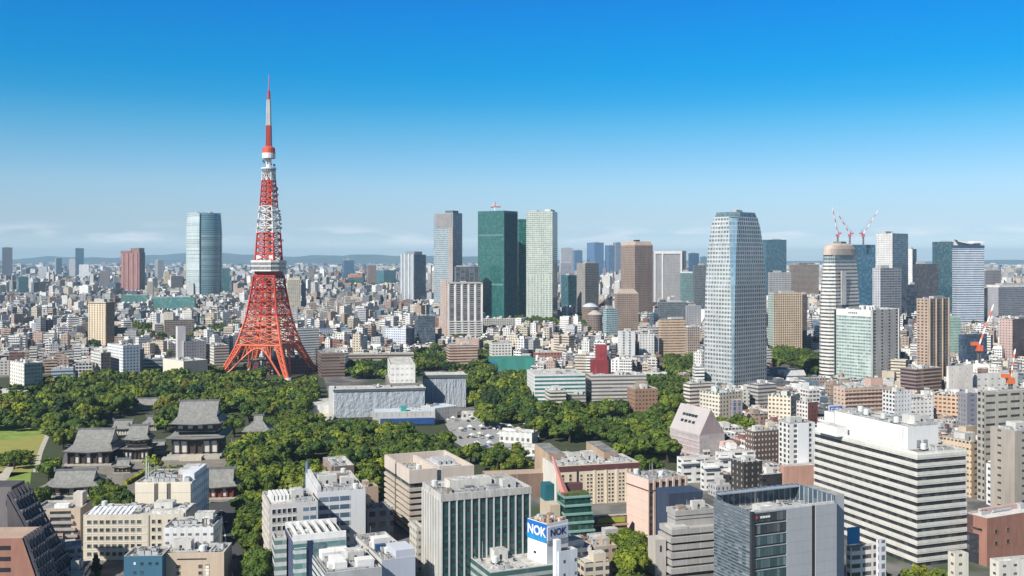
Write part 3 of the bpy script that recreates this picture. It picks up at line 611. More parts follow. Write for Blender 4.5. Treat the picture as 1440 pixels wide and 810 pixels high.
def crane(x, y, z0, h, jx, jy, jz, lab, s=1.0, col=(.62, .05, .10)):
    o = thing('tower_crane', lab, 'crane', (x, y, z0))
    rm, wm = mat(col, .5), mat((.72, .68, .68), .5)
    g = M(); n = max(2, int(h / 4))
    for k in range(n):
        for sx, sy in ((-1, -1), (1, -1), (1, 1), (-1, 1)): g.beam((sx * s, sy * s, h * k / n), (sx * s, sy * s, h * (k + 1) / n), .3 * s)
        g.beam((-s, -s, h * k / n), (s, -s, h * (k + 1) / n), .22 * s); g.beam((-s, s, h * k / n), (-s, -s, h * (k + 1) / n), .22 * s)
    g.build('mast', rm if jx > 900 else mat((.12, .12, .13)), o)
    g = M(); g.box(-2.6 * s, 2.6 * s, -2.6 * s, 2.6 * s, h, h + 5 * s); g.build('slewing_cab', rm, o)
    g = M(); g.box(-3 * s - (4 * s if jx > 0 else -4 * s) , 3 * s - (4 * s if jx > 0 else -4 * s), -2 * s, 2 * s, h + 5.02 * s, h + 8 * s); g.build('counterweight', rm, o)
    J0 = Vector((0, 0, h + 5 * s)); J1 = Vector((jx, jy, h + 5 * s + jz)); n = 7
    for q in range(n):
        a, b_ = J0.lerp(J1, q / n), J0.lerp(J1, (q + 1) / n); g = M()
        for dx, dz in ((.7, 0), (-.7, 0), (0, 1.2)):
            v = Vector((dz * .3, dx, dz)) * s; g.beam(a + v, b_ + v, .34 * s)
        g.beam(a + Vector((0, .7, 0)) * s, b_ + Vector((0, -.7, 0)) * s, .25 * s)
        g.build('jib', rm if q % 2 else wm, o)
    g = M(); g.beam(J0 + Vector((-jx * .12, 0, 6 * s)), J0.lerp(J1, .9), .1 * s, 0); g.beam(J0, J0 + Vector((-jx * .12, 0, 7 * s)), .35 * s); g.build('tie_rope', DARK, o)
def cr_at(px, pz, Y, tipx, tipy, lab, mh=14):
    x = (px - 720) / F * Y; z = HC - (pz - HZ) / F * Y
    jx = (tipx - px) / F * Y; zt = HC - (tipy - HZ) / F * Y
    crane(x, Y, z, mh, jx, 2, zt - z - mh - 4, lab, .9, (.55, .11, .14))
cr_at(1178, 344, 1800, 1171, 292, 'red and white crane with its jib nearly upright, first over the drum tower')
cr_at(1195, 344, 1800, 1178, 300, 'red and white crane with a jib leaning over its neighbour, between the other two')
cr_at(1214, 344, 1800, 1235, 297, 'red and white crane with its jib leaning away from the other two')
b = far(FT, 'tall white speckled tower with a blue glass side east of the cranes', 'white speckled tower', 1232, 1255, 1277, 328, 412, 40, [fac((.20, .28, .34), (.05, .11, .16), fl=4, bay=3, ww=.85, wh=.7, gv=.9)] * 3 + [fac((.62, .61, .60), (.20, .20, .21), fl=4, bay=3.2, ww=.5, wh=.5, gv=.8)], ph=1, Y=1900, spire=4)
far(OB, 'grey window-banded office tower in front of the white speckled tower', 'grey banded tower', 1227, 1238, 1268, 377, 432, 25, [fac((.26, .27, .30), (.07, .08, .10), fl=3.9, bay=6, ww=.85, wh=.55)] * 3 + [fac((.50, .50, .52), (.10, .10, .12), fl=3.9, bay=5, ww=.5, wh=.45)], ph=1, Y=1600)
far(AP, 'slim white tower standing off the white speckled tower', 'slim white tower', 1274, 1283, 1289, 350, 412, 55, [fC((.10, .16, .22))] * 3 + [fC((.68, .68, .67), ww=.2)], Y=2100)
far(OB, 'charcoal office block with a flat lit roof between the two white towers', 'charcoal office block', 1284, 1288, 1320, 371, 426, 10, fac((.055, .06, .075), (.04, .045, .06), fl=4, bay=3, ww=.8, wh=.6), Y=1900)
far(OB, 'small near-black block at the foot of the charcoal office block', 'small near-black block', 1275, 1277, 1291, 400, 428, 12, fac((.02, .03, .05), (.015, .025, .045), ww=.9, wh=.8), Y=1800)
far(FT, 'dark teal glass tower joined behind the swoop-roofed white tower', 'dark teal joined tower', 1311, 1314, 1345, 340, 412, 10, fac((.05, .12, .15), (.025, .085, .115), fl=4.2, bay=3, ww=.93, wh=.8), Y=2050, ph=1)
b = far(FT, 'white and blue banded tower with a swooping roof wing', 'swoop-roofed tower', 1339, 1346, 1384, 345, 412, 12, [fac((.62, .64, .67), (.07, .13, .22), fl=4.2, bay=3, ww=1, wh=.5)] * 3 + [fac((.5, .52, .55), BLU, fl=4.2, bay=3, ww=1, wh=.5)], ph=0, Y=1900)
g = M()
for k in range(8):
    x0, x1 = b.w * k / 8, b.w * (k + 1) / 8; h0, h1 = 4 + 12 * max(0, .6 - k / 8) ** 1.6 + 2 * (k > 4), 4 + 12 * max(0, .6 - (k + 1) / 8) ** 1.6 + 2 * (k > 3)
    g.face([(x0, -2, b.z + h0), (x1, -2, b.z + h1), (x1, b.d * .7, b.z + h1 + 2), (x0, b.d * .7, b.z + h0 + 2)]); g.face([(x0, -2, b.z + h0 - 2), (x1, -2, b.z + h1 - 2), (x1, -2, b.z + h1), (x0, -2, b.z + h0)])
    g.face([(x0, b.d * .7, b.z - .5), (x1, b.d * .7, b.z - .5), (x1, b.d * .7, b.z + h1 + 2), (x0, b.d * .7, b.z + h0 + 2)])
g.build('swoop_roof', WHITE, b.root); b.box('blue_top_band', -.4, b.w + .4, -.4, b.d, b.z - 5, b.z + .3, mat((.05, .09, .16), .3))
far(OB, 'pale stepped block far off behind the grey concrete hall', 'pale stepped block', 1383, 1386, 1408, 380, 405, 15, fC((.25, .24, .26)), Y=2300, ph=2)
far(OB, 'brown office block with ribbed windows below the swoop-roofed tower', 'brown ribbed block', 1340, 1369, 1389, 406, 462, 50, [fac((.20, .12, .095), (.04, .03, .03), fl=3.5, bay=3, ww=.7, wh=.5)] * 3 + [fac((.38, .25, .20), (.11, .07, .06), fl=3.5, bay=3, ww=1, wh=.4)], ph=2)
far(OB, 'wide grey concrete office complex with a white roof edge', 'wide grey concrete complex', 1383, 1404, 1462, 401, 452, 22, [fac((.24, .25, .28), (.07, .08, .10), fl=3.8, bay=3, ww=1, wh=.5)] * 3 + [fC((.36, .36, .38), ww=.2)], cap=(3, mat((.62, .6, .57))), ph=2)
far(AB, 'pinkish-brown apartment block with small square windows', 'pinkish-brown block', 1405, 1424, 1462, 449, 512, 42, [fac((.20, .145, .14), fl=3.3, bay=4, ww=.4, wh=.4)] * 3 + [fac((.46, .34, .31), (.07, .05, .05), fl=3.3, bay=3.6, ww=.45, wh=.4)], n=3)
b = far(OB, 'dark blue glass block wrapped by a building site with an orange crane', 'dark blue site block', 1348, 1354, 1388, 470, 517, 20, fac((.04, .07, .12), (.025, .05, .09), fl=3.8, bay=3, ww=.9, wh=.7), ph=0)
far(OB, 'narrow pale green glass block next to the brown grid apartment tower', 'pale green narrow block', 1331, 1333, 1351, 446, 505, 14, fac((.35, .48, .42), (.14, .25, .22), fl=3.6, bay=3, ww=.8, wh=.5))
x_, y_ = ground(1366, 520); crane(x_, y_ - 20, 0, 24, 18, 3, 46, 'orange-red building crane leaning across the dark blue glass block', 1.3, (.62, .13, .05))
b = far(AP, 'tall grey-brown apartment tower with stacked balconies', 'grey-brown balcony tower', 1289, 1306, 1335, 420, 545, 38, [fac((.34, .265, .21), (.05, .045, .04), fl=3.1, bay=4.6, ww=.55, wh=.6)] * 3 + [fac((.40, .30, .24), (.04, .035, .03), fl=3.1, bay=4.2, ww=.5, wh=.5)], ph=1, n=4)
for k in range(4): b.box('pier', b.w * (.02 + .31 * k), b.w * (.02 + .31 * k) + 1.2, -1.1, -.02, 0, b.z + .3, mat((.42, .34, .27)))
def whitetop():
    b = Bld('hospital_building', 'white office block with a green glass face and blank sign strip', 'white block with green glass face', 1176, 1225, 1266, 436, 542, 38, 'building')
    b.shell([fac((.58, .56, .54), (.04, .04, .045), fl=3.4, bay=b.w / 4.0, ww=.24, wh=.5), fC(OFF), fC(OFF), fac((.45, .52, .49), (.13, .19, .185), fl=3.4, bay=3.2, ww=.85, wh=.5, gv=.9)], ROOFL)
    b.box('sign_strip', -.5, -.02, .5, b.d - .5, b.z - 7, b.z - .3, WHITE)
    for k in range(5): b.box('lettering', -.62, -.51, b.d * .38 + k * 2.3, b.d * .38 + k * 2.3 + 1.5, b.z - 4.6, b.z - 2.8, mat((.07, .07, .08)))
    b.kit(n=9, ph=2)
    for k in range(3):
        g = M(); g.cyl(b.w * .25 + k * 5, b.d * .3, b.zr, b.zr + 4.5, 1.9, 0, 12); g.build('water_tank', WHITE, b.root)
    for x in (.02, .93): b.box('corner_pier', b.w * x, b.w * x + 1.4, -.7, -.02, 0, b.z + .2, mat((.62, .60, .58)))
whitetop()
# ------------------------------------------------------------------ the lattice tower
def lattice_tower():
    Y0 = 1155.0; X0 = (378 - 720) / F * Y0
    t = thing('lattice_tower', 'tall red and white steel lattice tower with two observation decks and an antenna', 'tower', (X0, Y0, 0))
    RED = mat((.54, .055, .03), .55, .85, 1.1, .05); ORG = mat((.66, .15, .075), .55, .85, 1.1, .05); WT = mat((.72, .71, .70), .55); DKR = mat((.28, .035, .03), .6)
    A0 = math.atan2(-50, 33)      # front foot direction
    prof = [(0, 60), (12, 51), (25, 43), (35, 37.5), (46, 33), (54, 30), (67, 26), (80, 23), (92, 20.8), (105, 18.6), (118, 16.8), (130, 15.6), (145, 14.6), (158, 13.6), (175, 12), (190, 10.4), (205, 9.0), (220, 7.8), (233, 7.0), (246, 6.3)]
    def rad(z):
        for (a, ra), (b, rb) in zip(prof, prof[1:]):
            if a <= z <= b: return ra + (rb - ra) * (z - a) / (b - a)
        return prof[-1][1]
    def cn(k, z, s=1.0):
        a = A0 + k * math.pi / 2; r = rad(z) * s; return Vector((r * math.cos(a), r * math.sin(a), z))
    def onf(k, f, z): return cn(k, z).lerp(cn(k + 1, z), f)
    def section(z0, z1, n, nf, lr, br, m, leg=True, hor=True):
        zs = [z0 + (z1 - z0) * i / n for i in range(n + 1)]
        if leg:
            for k in range(4):
                g = M()
                for a, b in zip(zs, zs[1:]): g.beam(cn(k, a), cn(k, b), lr)
                g.build('leg', m, t)
        for k in range(4):
            g = M()
            for i, (a, b) in enumerate(zip(zs, zs[1:])):
                if hor: g.beam(onf(k, 0, b), onf(k, 1, b), br * 1.15)
                for q in range(nf):
                    f0, f1 = q / nf, (q + 1) / nf
                    g.beam(onf(k, f0, a), onf(k, f1, b), br); g.beam(onf(k, f1, a), onf(k, f0, b), br)
                    if q: g.beam(onf(k, f0, a), onf(k, f0, b), br)
            g.build('lattice', m, t)
    # splayed feet: each leg is itself a box of bars, with an arch sprung between neighbours
    for k in range(4):
        g = M(); zs = [0, 6, 12, 18, 25, 30, 35]
        for a, b in zip(zs, zs[1:]):
            Pa, Pb = [], []
            for z, L_ in ((a, Pa), (b, Pb)):
                wd = 3.2 + z * .10
                c = cn(k, z); i1 = (cn(k + 1, z) - c).normalized(); i2 = (cn(k + 3, z) - c).normalized()
                L_ += [c, c + i1 * wd, c + i1 * wd + i2 * wd, c + i2 * wd]
            for j in range(4):
                g.beam(Pa[j], Pb[j], .85 if j == 0 else .7); g.beam(Pa[j], Pb[(j + 1) % 4], .38); g.beam(Pa[(j + 1) % 4], Pb[j], .38); g.beam(Pb[j], Pb[(j + 1) % 4], .36)
        lg = g.build('leg', ORG, t)
        g = M(); c = cn(k, 0); g.cyl(c.x, c.y, -.5, 2.2, 4.2, 0, 10, 3.2); g.build('footing', CONC, lg)
        g = M(); n = 12; pa = []
        for i in range(n + 1):
            f = i / n; zz = 3 + 29 * (1 - abs(2 * f - 1) ** 2.1); s = .10 + .80 * f
            pa.append(onf(k, s, min(zz, 34)))
        for a, b in zip(pa, pa[1:]):
            g.beam(a, b, .65)
        for i in range(2, n - 1):
            top = pa[i].copy(); top = onf(k, .10 + .80 * i / n, 35); g.beam(pa[i], top, .35)
            if i < n - 2: g.beam(pa[i + 1], top, .3)
        g.beam(onf(k, 0, 35), onf(k, 1, 35), .8); g.build('arch', ORG, t)
    section(35, 67, 4, 2, 1.0, .36, ORG)
    section(67, 112, 5, 2, .9, .34, RED)
    g = M(); g.cyl(0, 0, 0, 116, 3.0, 0, 8); sh = g.build('elevator_shaft', fac((.30, .10, .06), (.12, .05, .04), fl=4, bay=2.2, ww=.6, wh=.7), t)
    for z in (54, 67, 82, 97): 
        g = M(); P = [cn(k, z, .96) for k in range(4)]
        for k in range(4): g.beam(P[k], P[(k + 2) % 4], .55)
        g.build('cross_brace', RED, t)
    g = M(); z = 35; g.prism([tuple(cn(k, z, .8)[:2]) for k in range(4)], 33, 36, 0, 0, True); g.build('lower_platform', mat((.40, .16, .10)), t)
    # trunk under the main deck
    g = M(); q = [tuple(cn(k, 108, .97)[:2]) for k in range(4)]; q1 = [tuple(cn(k, 117, .97)[:2]) for k in range(4)]; g.frus(q, q1, 109, 117, 0, 0); g.build('deck_trunk', DKR, t)
    def deck(z0, z1, r, rot=math.pi / 4):
        a = A0 + 0
        return [(r * math.cos(a + math.pi / 8 * 0 + k * math.pi / 2 + s), r * math.sin(a + k * math.pi / 2 + s)) for k in range(4) for s in (-.24, .24)]
    dp = deck(0, 0, 19.6)
    dk = M().prism(dp, 117, 118.6, 0, 0, True).build('deck_floor', WT, t)
    M().prism([(x * .985, y * .985) for x, y in dp], 118.6, 122.2, 0, 0).build('deck_window', fac((.6, .6, .6), (.05, .06, .07), fl=50, bay=2.4, ww=.82, wh=1), t)
    M().prism(dp, 122.2, 123.6, 0, 0, True).build('deck_floor', WT, t)
    M().prism([(x * .985, y * .985) for x, y in dp], 123.6, 126.8, 0, 0).build('deck_window', fac((.6, .6, .6), (.07, .08, .09), fl=50, bay=2.4, ww=.78, wh=1), t)
    M().prism([(x * 1.01, y * 1.01) for x, y in dp], 126.8, 129.2, 0, 1, True).build('deck_roof', [WT, mat((.5, .5, .5))], t)
    for k in range(4):
        c = cn(k, 132, .7); g = M(); g.box(c.x - 3, c.x + 3, c.y - 3, c.y + 3, 129.2, 135); g.build('deck_roof_house', WT, t)
    section(129, 160, 4, 1, .75, .36, RED); section(160, 190, 4, 1, .65, .33, WT); section(190, 219, 5, 1, .55, .32, RED); section(219, 229, 1, 2, .55, .28, WT)
    g = M(); g.cyl(0, 0, 129, 226, 2.6, 0, 8); g.build('elevator_shaft', fac((.45, .20, .17), (.2, .1, .09), fl=5, bay=1.6, ww=.5, wh=.5), t)
    for z in (165, 174, 184):
        g = M(); r = rad(z) + 1.2
        for k in range(4):
            a, b = cn(k, z, 1.12), cn(k + 1, z, 1.12); g.beam(a, b, .45)
        for a in range(0, 360, 45):
            g.cyl(r * math.cos(R(a)), r * math.sin(R(a)), z, z + 1.8, .9, 1, 8)
        g.build('gallery', [WT, METAL], t)
    rr = random.Random(5)
    for z in (150, 172, 178, 186, 200, 208):
        for s in (0, 1, 2):
            k = rr.randint(0, 3); c = cn(k, z + rr.uniform(-3, 3), 1.15); g = M(); g.cyl(c.x, c.y, c.z, c.z + 1.9, 1.1, 0, 8, .8); g.beam(c, cn(k, z), .25); g.build('dish', mat((.45, .43, .47)), t)
    # upper deck
    g = M(); g.cyl(0, 0, 226, 229, 5.2, 0, 18, 7.8); g.cyl(0, 0, 229, 232, 8, 1, 18, 8); g.build('upper_deck', [WT, fac((.5, .5, .5), (.06, .06, .07), fl=50, bay=2, ww=.8, wh=1)], t)
    g = M(); g.cyl(0, 0, 232, 233.5, 8.4, 0, 18, 8.4)
    for k in range(4):
        for s in (-2.4, 2.4):
            c = cn(k, 240, 1.0).normalized() * 6; p = Vector((-c.y, c.x, 0)).normalized() * s; g.beam(Vector((c.x, c.y, 233)) + p, Vector((c.x, c.y, 245)) + p, .4)
            g.beam(Vector((c.x, c.y, 233)) + p, Vector((c.x, c.y, 245)) - p, .3)
    g.cyl(0, 0, 233, 245, 3.0, 0, 10); g.build('equipment_frame', WT, t)
    for a in range(0, 360, 40):
        x, y = 6.4 * math.cos(R(a)), 6.4 * math.sin(R(a)); z = 235 + (a * 7 % 9); g = M(); g.cyl(x, y, z, z + 2.2, 1.0, 0, 8); g.build('dish', mat((.16, .16, .18)), t)
    g = M(); g.cyl(0, 0, 244, 250, 7.4, 0, 18, 7.4); g.build('radome_base', WT, t)
    g = M(); g.cyl(0, 0, 250, 255.5, 7.4, 0, 18, 7.0); g.cyl(0, 0, 255.5, 257.2, 7.0, 0, 18, 5.2); g.build('radome_cap', mat((.58, .09, .05), .5), t)
    # antenna: square lattice sections
    def ant(z0, z1, r0, r1, m, name='antenna_section'):
        g = M(); n = max(1, int((z1 - z0) / 3)); a_ = [A0 + k * math.pi / 2 for k in range(4)]
        for i in range(n):
            f0, f1 = i / n, (i + 1) / n; za, zb = z0 + (z1 - z0) * f0, z0 + (z1 - z0) * f1; ra, rb = r0 + (r1 - r0) * f0, r0 + (r1 - r0) * f1
            A = [Vector((ra * math.cos(a), ra * math.sin(a), za)) for a in a_]; B = [Vector((rb * math.cos(a), rb * math.sin(a), zb)) for a in a_]
            for k in range(4): g.beam(A[k], B[k], .34); g.beam(A[k], B[(k + 1) % 4], .24); g.beam(B[k], B[(k + 1) % 4], .24)
        g.cyl(0, 0, z0, z1, r0 * .45, 0, 8, r1 * .45); g.build(name, m, t)
    ant(257, 281, 3.4, 3.0, RED); ant(281, 310, 2.8, 2.1, WT); g = M(); g.cyl(0, 0, 310, 320.5, 1.7, 0, 10); g.build('antenna_section', mat((.48, .05, .05), .5), t)
    g = M(); g.cyl(0, 0, 320.5, 339, .62, 0, 8, .35); g.build('antenna_tip', mat((.55, .12, .10), .5), t)
    # the low building under the legs
    b = Bld('visitor_hall', 'dark maroon low building with white front standing under the lattice tower', 'maroon hall', 340, 352, 432, 506, 537, 10, 'building', dep=40, Y=1160)
    b.shell(fac((.17, .06, .06), (.03, .03, .04), fl=4, bay=4, ww=.5, wh=.4), ROOFD); b.kit(n=6)
    b.box('white_front', b.w * .14, b.w * .42, -1.5, -.02, 0, b.z - 2, fac(WHT, (.08, .09, .1), fl=20, bay=3, ww=.4, wh=.8))
lattice_tower()
# ------------------------------------------------------------------ the near buildings
GD = gls((.016, .022, .026)); GG = gls((.012, .06, .055), .08, 1.9); GB = gls((.03, .06, .09), .07, 2.0); GT = gls((.05, .12, .125), .08, 2.0)
def striped_office():
    b = Bld(OB, 'long white office block ringed by black window stripes', 'black striped white block', 1146, 1290, 1358, 640, 797, 20)
    b.box('glass_core', 0, b.w, 0, b.d, 0, b.z - 1.2, fac((.03, .03, .032), (.022, .026, .03), fl=3.4, bay=2.3, ww=.93, wh=1, gv=.35))
    n = 13; p = b.z / n; m = mat((.60, .59, .55), .6, .84, 1.04, .1)
    for k in range(n): 
        s = b.box('spandrel', -.4, b.w + .4, -.4, b.d + .4, k * p + p * .47, k * p + p * 1.0, m)
        b.box('ledge', -.5, b.w + .5, -.5, b.d + .5, k * p + p * .66, k * p + p * .70, mat((.55, .54, .51)), s)
    b.zr = b.z; b.shell(mat((.7, .69, .65)), ROOFD, poly=b.rect(-.2), z0=b.z + .02, z1=b.z + 1.1, par=1.0, name='parapet')
    z = b.zr
    h = 10.0; x0, x1, y0, y1 = b.w * .16, b.w * .80, b.d * .15, b.d * .86
    s = b.box('penthouse', x0, x1, y0, y1, z, z + h, mat((.72, .72, .71), .55, .9, 1.02), top=ROOFL)
    b.box('penthouse_corner', x0 - 1.2, x0 - .02, y0 + 2, y0 + 7, z, z + h * .94, mat((.76, .76, .75)), s)
    for k in range(2): b.box('vent', x0 + (x1 - x0) * (.28 + .22 * k), x0 + (x1 - x0) * (.40 + .22 * k), y0 - .3, y0 - .02, z + .8, z + 4, mat((.3, .31, .32)), s)
    b.kit(x0=x0, x1=x1, y0=y0, y1=y1, z=z + h, n=8, ph=1)
    b.kit(x0=.8, x1=x0 - 1.5, y0=2, y1=b.d - 2, z=z, n=22, ph=0); b.kit(x0=x0, x1=b.w - 1, y0=.8, y1=y0 - .8, z=z, n=5, ph=0)
    b.box('side_house', x0 - 8, x0 - 2, y1 - 12, y1 + 3, z, z + 4.5, WHITE, top=ROOFL); b.box('stair_house', x0, x1 * .9, y1 + 1, y1 + 8, z, z + 9, WHITE, top=ROOFL)
striped_office()
def finned_office():
    b = Bld(OB, 'dark green glass office block with tall white vertical fins and cluttered roof', 'finned green block', 596, 621, 745, 702, 0, 22, Y=400)
    b.box('glass_core', 0, b.w, 0, b.d, 0, b.z - .9, fac((.02, .045, .045), (.012, .032, .034), fl=3.3, bay=1.3, ww=.92, wh=.62, gv=.22, spand=(.015, .075, .065)))
    m = mat((.52, .54, .56), .5); n = 12
    for k in range(n + 1): b.box('fin', b.w * k / n - .28, b.w * k / n + .28, -.4, -.02, 0, b.z - .3, m)
    for k in range(8): b.box('fin', -.8, -.02, b.d * k / 7 - .45 + (.45 if k == 0 else 0), b.d * k / 7 + .45, 0, b.z - .3, mat((.66, .64, .60), .6))
    b.shell(mat((.50, .48, .45), .8, .6, 1.1, .4), ROOFD, poly=b.rect(.5), z0=b.z - .88, z1=b.z + 1.9, par=1.5, name='parapet')
    z = b.zr
    b.box('plant_house', b.w * .18, b.w * .66, b.d * .42, b.d * .72, z, z + 4.2, mat((.62, .60, .55)), top=ROOFL)
    b.box('plant_house', b.w * .7, b.w * .92, b.d * .4, b.d * .8, z, z + 3.4, mat((.45, .44, .42)), top=ROOF)
    b.box('pipe_rack', b.w * .1, b.w * .95, b.d * .2, b.d * .26, z + .4, z + 1.6, METAL)
    b.kit(n=26, ph=1, y1=b.d * .4); b.kit(n=12, ph=0, y0=b.d * .72)
finned_office()
def banded_tan():
    b = Bld(OB, 'tan office block with pale slab bands and a tall roof screen', 'tan banded office', 543, 577, 664, 661, 753, 23)
    zb = b.z - 8.5; b.box('glass_core', 0, b.w, 0, b.d, 0, zb + 2.2, fac((.03, .05, .055), (.02, .045, .05), fl=3.2, bay=2, ww=.9, wh=1, gv=.5))
    n = 8; p = zb / n; m = mat((.50, .43, .36), .75, .8, 1.05, .2)
    for k in range(n): b.box('spandrel', -.8, b.w + .8, -.8, b.d + .8, k * p + p * .45, k * p + p, m)
    for x in (.52,): b.box('joint', -.95, -.82, b.d * x, b.d * x + .8, 0, b.z - 1, DARK)
    t = 1.0; z0, z1 = zb + 2.2, b.z
    for x0, x1, y0, y1 in ((-.7, b.w * .42, -.7, .3), (b.w * .49, b.w + .7, -.7, .3), (-.7, .3, .32, b.d * .48), (-.7, .3, b.d * .56, b.d + .7), (b.w - .3, b.w + .7, .32, b.d + .7), (.32, b.w - .32, b.d - .3, b.d + .7)):
        b.box('roof_screen', x0, x1, y0, y1, z0, z1, mat((.58, .50, .44), .8, .86, 1.04, .2))
    b.box('blue_joint', b.w * .425, b.w * .485, -.5, 0, z0, z1 - 1, GB)
    b.zr = z0 + .02; b.box('roof', .32, b.w - .32, .32, b.d - .32, z0 - .2, z0 + .02, ROOF)
    b.box('roof_wall', b.w * .45, b.w * .5, 1, b.d - 1, z0, z1 - 1, mat((.6, .52, .45)))
    b.box('plant_house', b.w * .56, b.w * .9, b.d * .2, b.d * .75, z0, z0 + 5, mat((.45, .43, .42)), top=ROOFL)
    b.kit(n=16, ph=1); 
    for k in range(4): b.box('plant_box', b.w * (.58 + .08 * k), b.w * (.63 + .08 * k), b.d * .3, b.d * .6, z0 + 5, z0 + 7, METAL)
banded_tan()
def hotel():
    b = Bld('hotel_building', 'cream hotel slab with paired windows and a maroon roof band', 'cream hotel', 763, 782, 898, 655, 712, 15, 'hotel', mx=60)
    cw = mat((.66, .56, .43), .8, .9, 1.04, .1)
    b.shell([cw, cw, cw, mat((.68, .64, .58))], ROOFL, z1=b.z - .2)
    b.box('maroon_band', -.3, b.w + .3, -.35, -.02, b.z - 3.2, b.z - .6, mat((.13, .05, .05)))
    b.box('dark_joint', b.w * .245, b.w * .265, -.3, -.02, 0, b.z - 3.3, DARK); b.box('dark_joint', b.w * .905, b.w * .92, -.3, -.02, 0, b.z - 3.3, mat((.25, .12, .1)))  # upright dark and brown strips standing proud of the front wall
    zs = [1.0 + (b.z - 5.5) * k / 8 for k in range(8)]
    xs = []
    for c in (.40, .53, .66, .79): xs += [b.w * c - .95, b.w * c + .95]
    b.wins('R', xs + [b.w * .30], zs, 1.15, 1.05, GD, cw, off=0); b.wins('R', [b.w * .08, b.w * .17], zs[5:], 1.3, 1.5, GD, cw)
    for c in (.46, .60, .73, .85): b.box('pilaster', b.w * c - .5, b.w * c + .5, -.35, -.02, 0, b.z - 3.4, mat((.70, .60, .47)))
    b.kit(n=10, ph=2)
    o = Bld('hotel_podium', 'low brown hall with yellow-green strip at the foot of the cream hotel', 'brown hotel podium', 804, 806, 882, 728, 757, 12, 'building', dep=26)
    o.shell(fac((.24, .15, .10), (.04, .03, .03), fl=4, bay=4, ww=.7, wh=.4), mat((.14, .10, .10))); o.box('green_strip', o.w * .44, o.w * .96, -.2, -.02, o.z - 3.2, o.z - .9, mat((.33, .36, .05)))
    o.box('ledge', -.3, o.w + .3, -.9, -.02, o.z * .52, o.z * .6, mat((.45, .3, .2)))
    s = o.box('sign_board', o.w * .02, o.w * .36, -1.6, -1.2, o.z - 2.4, o.z + 1.2, WHITE)
    for k in range(6): o.box('lettering', o.w * (.04 + .05 * k), o.w * (.075 + .05 * k), -1.75, -1.61, o.z - 1.4 + .3 * (k % 2), o.z + .4, mat((.45, .04, .05)), s)
hotel()
def pink_tower():
    b = Bld(AB, 'pale pink tower with a blank lit wall and brown striped front', 'pale pink tower', 881, 912, 966, 675, 757, 27)
    pm = mat((.66, .50, .43), .75, .93, 1.03, .05)
    b.shell([mat((.60, .46, .40)), pm, pm, pm], ROOF)
    dk = fac((.05, .03, .03), (.05, .05, .055), fl=3.1, bay=2.4, ww=.8, wh=.5)
    n = 6
    for k in range(n): b.box('window_strip', b.w * (k + .12) / n, b.w * (k + .62) / n, -.12, -.02, .5, b.z - 1.5, dk)
    for k in range(n): b.box('rib', b.w * (k + .66) / n, b.w * (k + .98) / n, -.6, -.02, 0, b.z - .4, mat((.62, .47, .41)))
    b.box('brown_line', -.12, -.02, 0, b.d, b.z - 5.4, b.z - 4.8, mat((.16, .08, .07))); b.box('brown_line', 0, b.w, -.66, -.62, b.z - 5.4, b.z - 4.8, mat((.16, .08, .07)))
    for k in range(5): b.box('tile_joint', -.06, -.02, 0, b.d, 3 + k * 4.5, 3.12 + k * 4.5, mat((.56, .42, .37)))
    b.kit(n=26, ph=0, m=METAL)
pink_tower()
def stepped_grey():
    b = Bld(OB, 'grey stepped office block with thick concrete bands and set-back top', 'grey stepped office', 928, 945, 1010, 726, 812, 18, mx=26)
    zc = b.z; m = mat((.36, .35, .34), .8, .85, 1.05, .2)
    lv = [(0, 0, .50), (.0, .50, .74), (3.0, .74, 1.0)]
    b.box('glass_core', .5, b.w - .5, .5, b.d - .5, 0, zc * .76, fac((.03, .03, .03), (.02, .022, .025), fl=3.4, bay=2, ww=.9, wh=1))
    n = 6
    for k in range(n):
        z = zc * .76 * k / n; e = .9 if k % 2 == 0 else .3
        s = b.box('concrete_band', -e, b.w + e, -e, b.d, z + 1.5, z + 3.7, m)
        for q in range(3): b.box('band_joint', b.w * (.3 + .3 * q), b.w * (.3 + .3 * q) + .25, -e - .03, -e - .002, z + 1.5, z + 3.7, mat((.5, .5, .5)), s)
    i = 3.2
    b.box('set_back_core', i + .6, b.w - .4, i + .6, b.d - 1, zc * .76, zc - 1, DARK)
    for z in (zc * .78, zc * .9): b.box('concrete_band', i, b.w, i, b.d - .5, z, z + 2.6, m)
    b.box('corner_block', -.2, i + 4, -.2, i + 3, zc * .76, zc * .76 + 1.4, mat((.5, .49, .47)))
    b.shell(m, ROOF, poly=[(i - .3, i - .3), (b.w + .3, i - .3), (b.w + .3, b.d), (i - .3, b.d)], z0=zc - .9, z1=zc + 1.2, name='parapet'); b.kit(x0=i + 1, x1=b.w - 1, y0=i + 1, y1=b.d - 2, n=14, ph=1)
    b.box('navy_tower', i + 1, b.w * .95, b.d + .05, b.d + 12, 0, zc + 6.5, mat((.045, .06, .10), .5)); b.box('stair_shaft', -6, -1.2, 3, 10, 0, zc * .6, mat((.46, .43, .40)))
    b.box('shaft_window', -4, -3.2, 2.9, 2.99, zc * .4, zc * .5, DARK)
stepped_grey()
